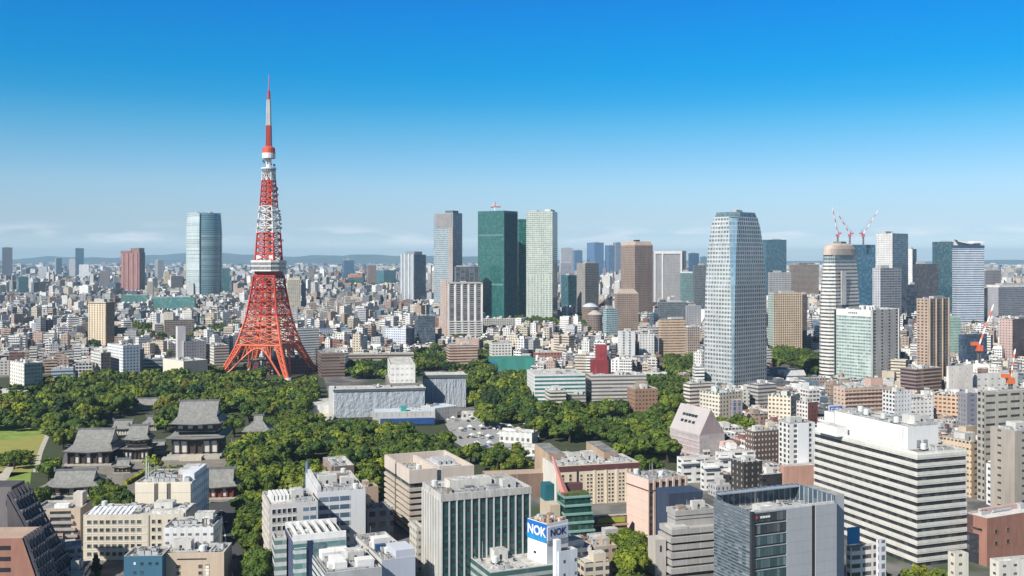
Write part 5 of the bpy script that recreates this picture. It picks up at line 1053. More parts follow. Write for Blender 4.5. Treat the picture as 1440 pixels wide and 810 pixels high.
def right_near():
    for kind, lab, ref, pl, pc, pr, t, ba, th, ms, rf, n in [
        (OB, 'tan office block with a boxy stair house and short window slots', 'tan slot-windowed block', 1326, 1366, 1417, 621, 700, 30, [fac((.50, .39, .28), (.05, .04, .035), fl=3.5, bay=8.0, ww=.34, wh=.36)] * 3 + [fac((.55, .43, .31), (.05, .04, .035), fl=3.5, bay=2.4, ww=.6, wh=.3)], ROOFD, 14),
        (OB, 'broad pale stone office with recessed dark window slits', 'broad stone office', 1374, 1384, 1470, 552, 705, 22, [fac((.47, .44, .38), (.04, .04, .04), fl=3.9, bay=9, ww=.72, wh=.32), CONC, CONC, fac((.38, .36, .32))], ROOF, 14),
        (OB, 'grey-tan blank wing in front of the broad stone office', 'grey-tan wing', 1424, 1427, 1462, 606, 722, 20, fac((.37, .33, .29), (.05, .05, .05), fl=3.9, bay=12, ww=.2, wh=.3), ROOF, 3),
        (OB, 'blue-grey office with a long blue roof edge behind the stone office', 'blue-grey office', 1347, 1360, 1452, 553, 615, 14, [fac((.20, .20, .24), (.06, .07, .1), fl=3.6, bay=9, ww=.3, wh=.35), CONC, CONC, fac((.27, .26, .29), ww=.2)], mat((.07, .10, .16)), 5),
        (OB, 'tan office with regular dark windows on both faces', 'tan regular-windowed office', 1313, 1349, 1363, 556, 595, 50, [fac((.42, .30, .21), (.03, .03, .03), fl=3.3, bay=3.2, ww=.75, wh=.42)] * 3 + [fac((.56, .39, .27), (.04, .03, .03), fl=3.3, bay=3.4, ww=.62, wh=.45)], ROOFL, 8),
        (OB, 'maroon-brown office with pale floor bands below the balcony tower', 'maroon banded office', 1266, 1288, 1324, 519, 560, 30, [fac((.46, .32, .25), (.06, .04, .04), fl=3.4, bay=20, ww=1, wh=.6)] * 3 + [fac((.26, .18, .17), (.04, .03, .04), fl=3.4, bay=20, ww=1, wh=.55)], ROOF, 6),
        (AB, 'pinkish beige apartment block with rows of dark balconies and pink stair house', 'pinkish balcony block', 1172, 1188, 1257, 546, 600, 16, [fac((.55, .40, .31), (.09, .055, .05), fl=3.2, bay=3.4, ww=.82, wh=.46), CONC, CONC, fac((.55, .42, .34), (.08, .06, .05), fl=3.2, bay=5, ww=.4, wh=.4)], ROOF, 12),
        (OB, 'white windowless block with cream flank and round roof rim', 'white windowless block', 1331, 1334, 1368, 515, 560, 20, fac((.66, .62, .57), (.2, .2, .2), fl=6, bay=9, ww=.1, wh=.15), ROOFL, 5),
        (OB, 'wide low white factory block with plant along the roof', 'wide white factory block', 1368, 1372, 1432, 526, 556, 18, fac((.66, .65, .63), (.15, .15, .16), fl=6, bay=8, ww=.3, wh=.2), ROOFL, 14),
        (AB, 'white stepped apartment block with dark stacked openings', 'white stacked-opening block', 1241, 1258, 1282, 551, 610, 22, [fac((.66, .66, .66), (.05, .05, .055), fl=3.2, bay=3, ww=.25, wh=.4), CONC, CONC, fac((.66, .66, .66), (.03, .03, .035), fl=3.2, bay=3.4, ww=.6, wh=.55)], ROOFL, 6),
        (AB, 'white terraced building with little square windows', 'white terraced building', 1280, 1283, 1313, 562, 600, 16, fac((.70, .70, .69), (.08, .08, .09), fl=3.2, bay=3.6, ww=.4, wh=.35), ROOFL, 9),
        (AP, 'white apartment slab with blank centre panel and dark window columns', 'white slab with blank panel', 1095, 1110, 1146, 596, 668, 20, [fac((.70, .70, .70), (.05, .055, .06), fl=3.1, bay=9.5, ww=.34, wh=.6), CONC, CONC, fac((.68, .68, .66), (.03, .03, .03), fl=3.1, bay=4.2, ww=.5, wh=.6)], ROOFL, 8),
        (OB, 'dark brown block dotted with small white windows', 'brown dotted block', 1048, 1060, 1100, 607, 660, 22, fac((.13, .09, .075), (.60, .58, .55), fl=3.3, bay=2.6, ww=.36, wh=.36, gv=.1, rough=.5), ROOFL, 12),
        (OB, 'near-black building with pale speckled windows and a blue roof deck', 'near-black speckled building', 1028, 1046, 1072, 650, 705, 24, fac((.05, .045, .042), (.35, .34, .33), fl=3.2, bay=3.8, ww=.22, wh=.4, gv=.1, rough=.5), mat((.10, .20, .33)), 8),
        (OB, 'dark charcoal flat block adjoining the near-black speckled building', 'charcoal flat block', 1068, 1072, 1100, 668, 712, 22, fac((.04, .04, .042), (.02, .02, .02), fl=3, bay=3), ROOFD, 6),
        (AB, 'salmon pink rendered block with a crooked roofline near the white slab', 'salmon rendered block', 1096, 1102, 1146, 656, 700, 14, mat((.46, .27, .21), .8), mat((.5, .33, .27)), 3),
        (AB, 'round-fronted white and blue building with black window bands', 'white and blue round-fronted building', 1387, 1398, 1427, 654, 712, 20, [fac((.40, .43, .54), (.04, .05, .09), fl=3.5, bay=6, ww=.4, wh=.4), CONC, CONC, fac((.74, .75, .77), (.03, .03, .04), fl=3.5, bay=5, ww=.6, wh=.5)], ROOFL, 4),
        (OB, 'white low block with cream roof dust below the dark louvred office', 'white low block', 1190, 1196, 1233, 770, 0, 18, fac((.66, .64, .60), (.06, .06, .07), fl=3.3, bay=5, ww=.8, wh=.5), ROOFL, 16),
        (AB, 'slim white stair building with blue-grey side next to the white low block', 'slim white stair building', 1232, 1236, 1246, 760, 0, 18, fac((.66, .67, .70), (.1, .11, .15), fl=3.3, bay=4, ww=.4, wh=.6), ROOFL, 2),
        (OB, 'white bulky building with roof pipes at the lower corner street', 'white bulky corner building', 1392, 1405, 1462, 790, 0, 15, fac((.66, .63, .58), (.06, .06, .06), fl=3.3, bay=5, ww=.3, wh=.3), ROOFL, 12),
        (AB, 'narrow cream shaft building by the red brick hall', 'narrow cream shaft', 1333, 1343, 1362, 779, 0, 15, fac((.64, .60, .52), (.1, .09, .08), fl=3.5, bay=5, ww=.3, wh=.3), ROOFL, 1),
    ]:
        kw = dict(Y=395) if ba == 0 else {}
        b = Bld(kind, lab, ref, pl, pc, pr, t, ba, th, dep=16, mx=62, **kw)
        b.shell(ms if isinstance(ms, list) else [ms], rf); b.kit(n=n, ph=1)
        if ref == 'tan slot-windowed block': b.box('roof_tower', b.w * .25, b.w * .55, b.d * .5, b.d * .75, b.zr, b.zr + 7, mat((.50, .40, .30)), top=ROOF)
        if ref == 'pinkish balcony block': b.box('pink_stair_house', b.w * .6, b.w * .85, b.d * .3, b.d * .8, b.zr, b.zr + 7, mat((.58, .38, .31)), top=ROOF)
        if ref == 'white slab with blank panel': b.box('blank_panel', b.w * .3, b.w * .75, -.4, -.02, 0, b.z - .2, mat((.72, .73, .75), .7, .94, 1.02))
        if ref == 'white and blue round-fronted building':
            g = M(); g.cyl(b.w * .3, 2, 0, b.z + 1, b.w * .34, 0, 16); g.build('round_bay', fac((.72, .73, .75), (.04, .05, .08), fl=3.5, bay=50, ww=1, wh=.4), b.root)
        if ref == 'tan regular-windowed office' or ref == 'pinkish balcony block':
            for k in range(int(b.z / 3.2)): b.box('balcony', .3, b.w - .3, -.9, -.02, k * 3.2 + .2, k * 3.2 + 1.2, mat((.58, .43, .34)))
        if ref == 'white low block':
            hb = thing('billboard', 'plain bright blue hoarding on the roof edge beside the dark louvred office', 'billboard', (*b.P(.2, b.d - .6), b.zr), b.th)
            g = M(); g.box(0, 5.6, 0, .3, 1.5, 8); g.build('panel', mat((.015, .21, .46), .5, .95, 1.02), hb)
            for x in (.6, 4.6): g = M(); g.box(x, x + .3, .32, .6, 0, 7); g.build('post', METAL, hb)
    # red brick hall
    b = Bld(OB, 'red-brown brick hall with a white sunlit roof and dark glass corner', 'red brick hall', 1356, 1388, 1470, 729, 797, 26, dep=30, mx=50)
    bk = mat((.33, .165, .12), .85, .8, 1.06, .5); b.shell([bk, bk, bk, mat((.30, .15, .115), .85)], mat((.62, .61, .60), .85, .7, 1.05, .25)); b.kit(n=4, ph=0, y0=b.d * .6)
    b.box('dark_bay', -.12, -.02, b.d * .35, b.d * .98, 0, b.z * .62, fac((.03, .03, .04), (.03, .035, .05), fl=4, bay=3, ww=.7, wh=.6)); b.box('dark_wall', -.1, -.02, b.d * .6, b.d, b.z * .63, b.z - .3, mat((.10, .055, .055)))
    b.wins('L', [b.d * .42], [b.z - 6], 5, 1.0, GD, bk); b.wins('R', [b.w * .15, b.w * .35], [b.z - 7, b.z - 12], 2, 1.6, GD, bk); b.box('roof_ridge', b.w * .2, b.w * .9, b.d * .75, b.d * .92, b.zr, b.zr + 2, mat((.5, .36, .33)))
    # billboard
    bb = Bld(AB, 'white block carrying a blue and white rooftop billboard', 'billboard block', 1150, 1165, 1185, 590, 612, 18, dep=12); bb.shell(fac((.68, .68, .68), (.05, .05, .05), fl=3.2, bay=3, ww=.6, wh=.4), ROOFL)
    x, y = bb.P(0, -.5); o = thing('billboard', 'square blue and white billboard standing on a white roof', 'billboard', (x, y, bb.z), bb.th); g = M(); g.box(0, bb.w, 0, .6, 0, 10.5); g.build('frame', mat((.55, .6, .68)), o); g = M(); g.box(.8, bb.w - .8, -.08, -.01, 4.2, 9.6); g.build('poster', mat((.05, .13, .42), .5, .95, 1.02), o)
    for x0, x1, z0, z1 in ((2, 4.6, 8, 8.5), (2, 2.6, 5.6, 8), (2, 4.6, 5.2, 5.7), (5.6, 9, 8, 8.5), (7, 7.7, 5.2, 8)):
        g = M(); g.box(x0, min(x1, bb.w - 1), -.16, -.085, z0, z1); g.build('lettering', WHITE, o)
    # white sculptural roofs in front of the steep pink building
    for lab, ref, pl, pc, pr, t, ba, th in [('white modern villa block with long roof ledge by the wood', 'white ledge block', 952, 958, 992, 644, 680, 16), ('white block with curved skylight and cut-out terrace', 'white cut-out block', 985, 990, 1017, 650, 690, 14), ('small white cube-topped house near the steep pink roof', 'white cube-topped house', 1006, 1010, 1030, 636, 672, 14), ('white house with greenish roof between the cube-topped house and the dotted block', 'greenish-roofed white house', 1026, 1030, 1062, 636, 668, 14)]:
        b = Bld('house', lab, ref, pl, pc, pr, t, ba, th, 'house', dep=14); b.shell(fac((.72, .72, .71), (.05, .06, .06), fl=3.6, bay=8, ww=.6, wh=.4), ROOFL); b.kit(n=5, ph=1); b.box('terrace_ledge', -.5, b.w * .7, -1.6, -.02, b.z - 3.4, b.z - 2.4, WHITE)
    # tan crane mast on the right
    xx, yy = ground(1421, 640); crane(xx, yy, HC - (565 - HZ) / F * yy - 0, 12, 4, 2, 18, 'small orange and white rooftop crane over the stone office', .8, (.62, .16, .05))
right_near()
def centre():
    # wrapped hotel block: two wings behind rumpled grey sheeting
    def wrapped(lab, ref, pl, pc, pr, t, ba, th):
        b = Bld('wrapped_building', lab, ref, pl, pc, pr, t, ba, th, 'building', dep=22, mx=140)
        b.d = 20; H = b.z
        b.shell([mat((.40, .43, .47)), mat((.5, .52, .55)), mat((.5, .5, .5)), mat((.58, .59, .60))], ROOFL)
        r = random.Random(int(pc)); g = M(); nx, nz = 110, 18
        ph = [r.uniform(0, 6) for _ in range(6)]
        from mathutils import noise
        def dpt(i, k):
            x, z = i * .37, k * .8
            n1 = noise.noise((x * .55 + pc, z * .16, 1.0)); n2 = noise.noise((x * 1.5, z * .5 + pc, 4.0)); n3 = noise.noise((x * 1.1 + z * .9, z * .9, pc))
            return -.6 + .5 * n1 + .3 * n2 + .22 * n3
            return -.5 - .55 * abs(math.sin(x * 1.3 + ph[0] + .5 * math.sin(z * 1.1 + ph[1]))) - .45 * math.sin(x * 2.9 + z * .9 + ph[2]) * math.sin(z * .7 + ph[3]) - .25 * math.sin(x * 5.1 - z * 1.7 + ph[4])
        for i in range(nx):
            for k in range(nz):
                P = [(b.w * ii / nx, dpt(ii, kk) - .7, .3 + (H * .86) * kk / nz) for ii, kk in ((i, k), (i + 1, k), (i + 1, k + 1), (i, k + 1))]
                g.face(P)
        o = g.build('sheeting', mat((.33, .36, .40), .75, .9, 1.05, .1), b.root)
        b.box('roof_edge', -.8, b.w + .8, -1.8, .2, H * .90, H - .4, mat((.10, .11, .11)), b.root); b.box('roof_edge', -1, b.w + 1, -2.2, .6, H - .38, H + .3, mat((.50, .54, .55)))
        return b
    b = wrapped('long grey building front wing wrapped in rumpled construction sheeting', 'sheeted front wing', 458, 470, 597, 547, 588, 9)
    b.box('stair_tower', -4.5, -.1, 2, 18, 0, b.z + .5, mat((.60, .60, .59))); b.box('white_low_wing', -26, -4.6, 10, 34, 0, 9, mat((.66, .65, .62)), top=ROOFL); b.kit(n=8, ph=0, y0=6)
    b = wrapped('set-back wing wrapped in grey rumpled sheeting behind a tree line', 'sheeted rear wing', 590, 596, 655, 527, 574, 8)
    q = Bld('penthouse_block', 'white penthouse block rising above the sheeted front wing', 'white penthouse block', 545, 549, 584, 513, 562, 9, 'building', dep=14, Y=866); q.shell(fac((.72, .70, .66), (.4, .4, .4), fl=5, bay=4, ww=.6, wh=.3), ROOFL); q.box('dark_base', -2, q.w + 2, -2, q.d, q.z * .45, q.z * .62, mat((.2, .19, .17)))
    for lab, ref, pl, pc, pr, t, ba, th, m, rf in [('low white hall with a blue awning before the sheeted front wing', 'blue-awning hall', 522, 524, 612, 580, 600, 8, fac((.50, .49, .47), (.3, .3, .3), fl=6, bay=6, ww=.1), mat((.52, .60, .66), .6)), ('low white annexe hall with pale blue roof beside the blue-awning hall', 'pale blue-roofed annexe', 586, 612, 643, 574, 592, 40, fac((.52, .50, .48), ww=.1), mat((.55, .64, .70), .6))]:
        b = Bld('low_hall', lab, ref, pl, pc, pr, t, ba, th, 'hall', dep=22, mx=90); b.d = min(b.d, 20); b.shell(m, rf, par=.3); b.kit(n=3, ph=0)
        if 'awning' in ref: b.box('blue_awning', b.w * .12, b.w * .98, -1.5, -.02, 1.5, b.z * .55, mat((.025, .08, .25), .5)); b.box('teal_drum', b.w * .45, b.w * .54, 4, 9, b.zr, b.zr + 4, mat((.05, .30, .28)))
    T2 = [
        (OB, 'brown terraced apartment block beside the foot of the lattice tower', 'brown terraced block', 444, 452, 485, 497, 531, 16, fac((.24, .155, .125), (.05, .045, .045), fl=3.3, bay=20, ww=1, wh=.5), ROOFD, 4),
        (AB, 'long grey-brown balcony block behind the wrapped building', 'long grey-brown balcony block', 486, 490, 582, 498, 522, 8, fac((.40, .345, .29), (.07, .06, .055), fl=3.2, bay=20, ww=1, wh=.55), ROOF, 8),
        (AB, 'white rounded apartment block stepped with dark balconies behind the lattice tower', 'white stepped-balcony block', 414, 418, 449, 462, 505, 34, fac((.66, .66, .66), (.10, .11, .13), fl=3.2, bay=20, ww=1, wh=.5), ROOFL, 3),
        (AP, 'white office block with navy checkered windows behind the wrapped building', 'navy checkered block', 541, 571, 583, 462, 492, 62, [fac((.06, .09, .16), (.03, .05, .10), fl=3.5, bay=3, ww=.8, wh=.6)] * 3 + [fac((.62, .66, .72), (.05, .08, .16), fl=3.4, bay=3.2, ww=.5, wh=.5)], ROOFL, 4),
        (OB, 'dark blue-grey glass cube with a pale mast near the white strip tower', 'dark blue-grey cube', 583, 588, 612, 444, 490, 16, fac((.09, .12, .15), (.04, .06, .08), fl=3.8, bay=3, ww=.85, wh=.7), ROOF, 4),
        (AB, 'salmon apartment block with stepped balconies under the white strip tower', 'salmon balcony block', 628, 632, 672, 486, 523, 14, [fac((.58, .40, .32), (.10, .07, .06), fl=3.2, bay=20, ww=1, wh=.5)], ROOF, 5),
        (AB, 'salmon plain stair tower attached to the salmon balcony block', 'salmon stair tower', 641, 646, 673, 477, 520, 14, mat((.60, .40, .33)), ROOF, 2),
        (AB, 'white and green-roofed school block past the salmon balcony block', 'green-roofed white school', 688, 692, 720, 483, 512, 12, fac((.66, .65, .62), (.08, .1, .1), fl=3.5, bay=4, ww=.6, wh=.5), mat((.18, .26, .08)), 3),
        (AB, 'long grey apartment row with dark windows behind the emerald tower foot', 'long grey apartment row', 676, 678, 726, 449, 466, 8, fac((.40, .40, .38), (.06, .06, .06), fl=3.3, bay=4, ww=.6, wh=.5), ROOFL, 3),
        ('school_building', 'white school block with teal window bands at the edge of the wood', 'teal banded school', 741, 752, 823, 527, 567, 8, [fac((.64, .65, .64), (.04, .14, .14), fl=3.6, bay=20, ww=1, wh=.5), CONC, CONC, fac((.7, .7, .7), ww=.2)], ROOFL, 8),
        ('school_building', 'grey school block with dark window bands joined to the teal banded school', 'grey banded school', 824, 831, 909, 528, 564, 7, fac((.48, .46, .44), (.10, .09, .085), fl=3.4, bay=20, ww=1, wh=.45), ROOFL, 8),
        (AB, 'small white terraced house block with planted balconies below the teal banded school', 'planted terrace block', 764, 774, 796, 549, 571, 12, fac((.60, .58, .53), (.06, .06, .055), fl=3.2, bay=20, ww=1, wh=.5), ROOFL, 4),
        (OB, 'tan low block with a roof garden next to the planted terrace block', 'roof garden block', 796, 799, 824, 555, 569, 8, fac((.42, .38, .32), (.06, .06, .055), fl=3.2, bay=20, ww=1, wh=.5), mat((.10, .16, .06)), 2),
        (OB, 'square brown brick building with small windows inside the wood', 'square brown brick building', 882, 893, 925, 547, 583, 14, fac((.32, .19, .13), (.05, .04, .035), fl=3.4, bay=3, ww=.5, wh=.4), mat((.40, .30, .24)), 4),
        (AB, 'tall white apartment block with dark window column among low white blocks', 'white window-column block', 869, 873, 893, 466, 510, 12, fac((.72, .72, .71), (.05, .08, .11), fl=3.3, bay=8, ww=.3, wh=.6), ROOFL, 3),
        (AB, 'white stepped apartment block with white roof vents', 'white vented block', 897, 899, 920, 470, 506, 12, fac((.70, .70, .69), (.1, .1, .11), fl=3.3, bay=4, ww=.4, wh=.4), ROOFL, 4),
        (AB, 'cream slim block with blue side below the tapering tower', 'cream blue-sided block', 964, 967, 984, 460, 498, 16, fac((.45, .36, .28), (.04, .06, .12), fl=3.4, bay=3, ww=.6, wh=.5), ROOF, 2),
        (AB, 'long white apartment block with balcony slats at the foot of the tapering tower', 'long white balcony block', 961, 970, 1005, 540, 580, 24, fac((.64, .60, .55), (.10, .07, .06), fl=3.2, bay=20, ww=1, wh=.5), ROOFL, 8),
        (AB, 'cream apartment block with teal roof slope and window dots', 'cream teal-roofed block', 984, 1012, 1044, 553, 592, 34, [fac((.60, .53, .43), (.05, .05, .05), fl=3.3, bay=3.5, ww=.4, wh=.5)] * 3 + [fac((.62, .58, .50), (.1, .09, .08), fl=3.3, bay=3.5, ww=.6, wh=.45)], mat((.25, .42, .42)), 8),
        (OB, 'blue glass strip building beside the cream teal-roofed block', 'blue strip building', 1026, 1030, 1044, 563, 602, 14, fac((.36, .28, .24), (.04, .11, .22), fl=3.3, bay=4, ww=.5, wh=.8), ROOF, 3),
        (AB, 'grey stepped apartment block right of the tapering tower foot', 'grey stepped apartments', 1052, 1066, 1092, 541, 582, 26, fac((.46, .45, .43), (.09, .09, .09), fl=3.2, bay=20, ww=1, wh=.45), ROOFL, 7),
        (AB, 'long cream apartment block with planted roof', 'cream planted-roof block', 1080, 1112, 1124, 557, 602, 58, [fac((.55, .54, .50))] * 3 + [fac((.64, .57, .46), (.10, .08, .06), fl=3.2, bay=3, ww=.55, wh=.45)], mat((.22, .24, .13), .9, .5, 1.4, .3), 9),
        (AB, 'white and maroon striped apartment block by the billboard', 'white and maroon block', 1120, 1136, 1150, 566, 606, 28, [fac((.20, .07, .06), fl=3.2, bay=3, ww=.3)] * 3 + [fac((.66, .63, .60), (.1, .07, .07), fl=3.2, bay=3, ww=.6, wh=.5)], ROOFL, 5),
        (OB, 'cream department building with a blank front by the foot of the western wood', 'cream blank-front building', 229, 258, 292, 508, 540, 45, [mat((.44, .38, .33))] * 3 + [mat((.66, .60, .50), .8, .94, 1.03)], ROOFL, 5),
        (OB, 'grey office with a tall lift shaft behind the cream blank-front building', 'grey lift-shaft office', 250, 258, 289, 480, 524, 30, [fac((.26, .26, .29), ww=.3)] * 3 + [fac((.55, .54, .56), ww=.2)], ROOF, 4),
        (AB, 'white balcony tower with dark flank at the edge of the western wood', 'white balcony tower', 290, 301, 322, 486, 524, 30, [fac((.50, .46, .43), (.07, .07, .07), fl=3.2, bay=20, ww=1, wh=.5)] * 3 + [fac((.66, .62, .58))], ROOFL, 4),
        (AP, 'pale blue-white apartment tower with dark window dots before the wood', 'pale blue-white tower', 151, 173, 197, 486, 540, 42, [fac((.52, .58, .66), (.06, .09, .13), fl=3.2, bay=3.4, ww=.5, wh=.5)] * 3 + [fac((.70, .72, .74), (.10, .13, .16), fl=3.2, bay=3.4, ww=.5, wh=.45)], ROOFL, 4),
        (OB, 'dark blue-green glass office with pale floor bands before the wood', 'blue-green banded office', 196, 201, 230, 505, 533, 16, fac((.30, .34, .37), (.05, .09, .12), fl=3.6, bay=20, ww=1, wh=.6), ROOF, 3),
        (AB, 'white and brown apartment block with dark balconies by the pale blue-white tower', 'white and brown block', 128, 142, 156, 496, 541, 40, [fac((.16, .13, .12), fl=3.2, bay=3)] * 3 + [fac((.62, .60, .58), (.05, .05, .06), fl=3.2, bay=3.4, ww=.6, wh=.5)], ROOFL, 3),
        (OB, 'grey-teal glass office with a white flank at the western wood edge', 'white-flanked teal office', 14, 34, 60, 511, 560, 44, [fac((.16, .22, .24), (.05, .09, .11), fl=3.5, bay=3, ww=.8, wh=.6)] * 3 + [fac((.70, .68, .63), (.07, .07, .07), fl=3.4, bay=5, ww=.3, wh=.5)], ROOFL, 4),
        (AB, 'cream columned hall with a white roof at the western frame edge', 'cream columned hall', -20, -12, 32, 553, 569, 10, fac((.60, .55, .47), (.10, .09, .08), fl=6, bay=3, ww=.5, wh=.6), ROOFL, 2),
        (OB, 'pale blue office with glass ribbons near the wood edge', 'pale blue ribbon office', 58, 72, 103, 519, 545, 24, fac((.52, .58, .64), (.08, .13, .18), fl=3.5, bay=20, ww=1, wh=.5), ROOFL, 4),
        (OB, 'white balcony office with black openings beside the pale blue ribbon office', 'white black-opening office', 103, 106, 130, 511, 543, 14, fac((.55, .55, .56), (.03, .03, .035), fl=3.4, bay=3.2, ww=.8, wh=.6), ROOF, 3),
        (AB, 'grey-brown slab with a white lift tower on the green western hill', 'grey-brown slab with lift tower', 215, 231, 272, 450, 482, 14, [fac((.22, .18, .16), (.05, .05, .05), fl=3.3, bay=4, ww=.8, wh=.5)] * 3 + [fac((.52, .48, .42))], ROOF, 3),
        (AB, 'white apartment block with small windows behind the tower on the green hill', 'white hill block', 337, 339, 358, 437, 470, 10, fac((.66, .64, .61), (.12, .12, .12), fl=3.3, bay=3, ww=.5, wh=.45), ROOFL, 2),
    ]
    for kind, lab, ref, pl, pc, pr, t, ba, th, m, rf, n in T2:
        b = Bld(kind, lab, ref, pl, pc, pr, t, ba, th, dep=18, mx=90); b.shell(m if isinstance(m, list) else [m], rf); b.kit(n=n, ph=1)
        if ref == 'grey banded school':
            x0 = b.w * .1
            b.box('red_roof_tower', x0, x0 + 15, b.d * .7, b.d + 6, b.zr, b.zr + 13, mat((.22, .035, .04))); b.box('red_roof_tower', x0 + 5, x0 + 14, b.d * .8, b.d + 6, b.zr + 13, b.zr + 27, mat((.30, .05, .06), .7, .6, 1.2, .3))
        if ref == 'grey-brown slab with lift tower': b.box('lift_tower', -1, b.w * .3, 2, 10, 0, b.z + 12, mat((.60, .55, .47)), top=ROOF)
        if ref == 'grey lift-shaft office': b.box('lift_shaft', -6, 3, 3, 12, 0, b.z + 17, mat((.58, .57, .58)), top=ROOF)
        if ref == 'square brown brick building': b.box('roof_tower', b.w * .3, b.w * .7, b.d * .4, b.d * .8, b.zr, b.zr + 6, mat((.32, .25, .2)), top=ROOF)
    # sports ground with green net, red low roofs, curved white canopy
    o = Bld('sports_hall', 'green netted sports ground enclosure behind the school', 'green netted ground', 683, 688, 752, 505, 522, 8, 'hall', dep=24); g = M(); g.prism(o.rect(), 0, o.z, 0, 1); g.build('netting', [mat((.05, .25, .21), .8), mat((.04, .20, .15), .9)], o.root); o.box('blue_panel', 0, o.w * .16, -.3, -.02, 0, o.z * .8, mat((.03, .18, .42)))
    o = Bld('shrine_hall', 'low hall with white roof and red-brown front behind the green netted ground', 'red-fronted hall', 748, 752, 790, 496, 512, 10, 'hall', dep=20); o.shell(fac((.35, .14, .11), (.1, .06, .05), fl=5, bay=4), ROOFL); o.kit(n=3)
    o = Bld('white_canopy_hall', 'white curved canopy hall beside the grey banded school', 'white canopy hall', 905, 908, 938, 524, 534, 8, 'hall', dep=16); o.shell(fac((.72, .72, .7), (.08, .08, .09), fl=9, bay=7, ww=.6, wh=.4), ROOFL); o.kit(n=3)
    o = Bld('blue_roof_house', 'small block under a bright blue tarpaulin roof behind the lattice tower', 'blue tarpaulin block', 446, 450, 470, 463, 478, 20, 'building', dep=16); o.shell(fac((.5, .5, .5)), mat((.03, .12, .42), .6, .8, 1.1), par=.1)
    # temple-style hall with split white roofs on the right
    for lab, pl, pr, t, ba, col in (('blue-grey gabled hall beside the banded drum tower trees', 1080, 1112, 512, 534, (.09, .16, .22)), ('hall with paired pale gabled roofs by the banded drum tower', 1102, 1134, 514, 540, (.45, .46, .47))):
        b = Bld('gabled_hall', lab, lab, pl, pl + 2, pr, t + 8, ba, 18, 'hall', dep=22); b.d = 20
        b.box('walls', .5, b.w - .5, .5, b.d - .5, 0, b.z * .6, mat((.3, .28, .26)))
        for k in range(2):
            y0 = b.d * .5 * k; g = M(); r = [(0, y0, b.z * .6), (b.w, y0, b.z * .6), (b.w, y0 + b.d * .25, b.z), (0, y0 + b.d * .25, b.z), (0, y0 + b.d * .5, b.z * .6), (b.w, y0 + b.d * .5, b.z * .6)]
            g.face([r[0], r[1], r[2], r[3]]); g.face([r[3], r[2], r[5], r[4]]); g.face([r[0], r[3], r[4]]); g.face([r[1], r[5], r[2]]); g.build('gabled_roof', mat(col, .7), b.root)
centre()
# ------------------------------------------------------------------ temple precinct
TILE = mat((.215, .215, .205), .75, .7, 1.15, .5); TILED = mat((.15, .155, .16), .7, .7, 1.15, .5); WOOD = mat((.055, .042, .035), .7); PLAS = mat((.55, .52, .47)); REDW = mat((.16, .035, .028), .7)
def hip(b, name, x0, x1, y0, y1, z0, z1, ridge, m=TILE, up=.8, parent=None):
    """hip roof with flared eaves and a ridge bar; ridge: share of the length that the ridge keeps"""
    g = M(); cx, cy = (x0 + x1) / 2, (y0 + y1) / 2; W, D = (x1 - x0) / 2, (y1 - y0) / 2; rx = W * ridge; fm = .46 if ridge > .5 else .74; hm = .30 if ridge > .5 else .62
    def ring(f):      # concave hipped skirt up to fm of the depth
        zz = z0 + (z1 - z0) * (hm * (f / fm) ** 1.5); t_ = f / fm
        hx = W * (1 - t_) + (rx + .6) * t_; hy = D * (1 - f); u = up * (1 - t_) ** 2
        return [(cx - hx, cy - hy, zz + u), (cx, cy - hy, zz), (cx + hx, cy - hy, zz + u), (cx + hx, cy, zz), (cx + hx, cy + hy, zz + u), (cx, cy + hy, zz), (cx - hx, cy + hy, zz + u), (cx - hx, cy, zz)]
    rs = [ring(fm * k / 4) for k in range(5)]
    for a, c in zip(rs, rs[1:]):
        for k in range(8): g.face([a[k], a[(k + 1) % 8], c[(k + 1) % 8], c[k]])
    # steeper gabled upper part
    zm = z0 + (z1 - z0) * hm; hy = D * (1 - fm); prev = [(hy, zm), (hy * .55, zm + (z1 - zm) * .36), (.2, z1)]
    for (ya, za), (yb, zb) in zip(prev, prev[1:]):
        g.face([(cx - rx, cy - ya, za), (cx + rx, cy - ya, za), (cx + rx, cy - yb, zb), (cx - rx, cy - yb, zb)]); g.face([(cx + rx, cy + ya, za), (cx - rx, cy + ya, za), (cx - rx, cy + yb, zb), (cx + rx, cy + yb, zb)])
    for sx in (-1, 1): g.face([(cx + sx * (rx - .6), cy - p[0], p[1]) for p in prev] + [(cx + sx * (rx - .6), cy + p[0], p[1]) for p in reversed(prev)], 2)
    g.face(list(reversed([(p[0], p[1], p[2] - .5) for p in rs[0]])), 1)
    for k in range(8): p, q = rs[0][k], rs[0][(k + 1) % 8]; g.face([(p[0], p[1], p[2] - .5), (q[0], q[1], q[2] - .5), q, p], 1)
    o = g.build(name, [m, WOOD, PLAS], parent or b.root)
    g = M(); g.box(cx - rx - .4, cx + rx + .4, cy - .5, cy + .5, z1 - .3, z1 + .9); g.box(cx - rx - .9, cx - rx, cy - .7, cy + .7, z1 - .3, z1 + 1.9); g.box(cx + rx, cx + rx + .9, cy - .7, cy + .7, z1 - .3, z1 + 1.9); g.build('ridge', TILED, o)
    return o
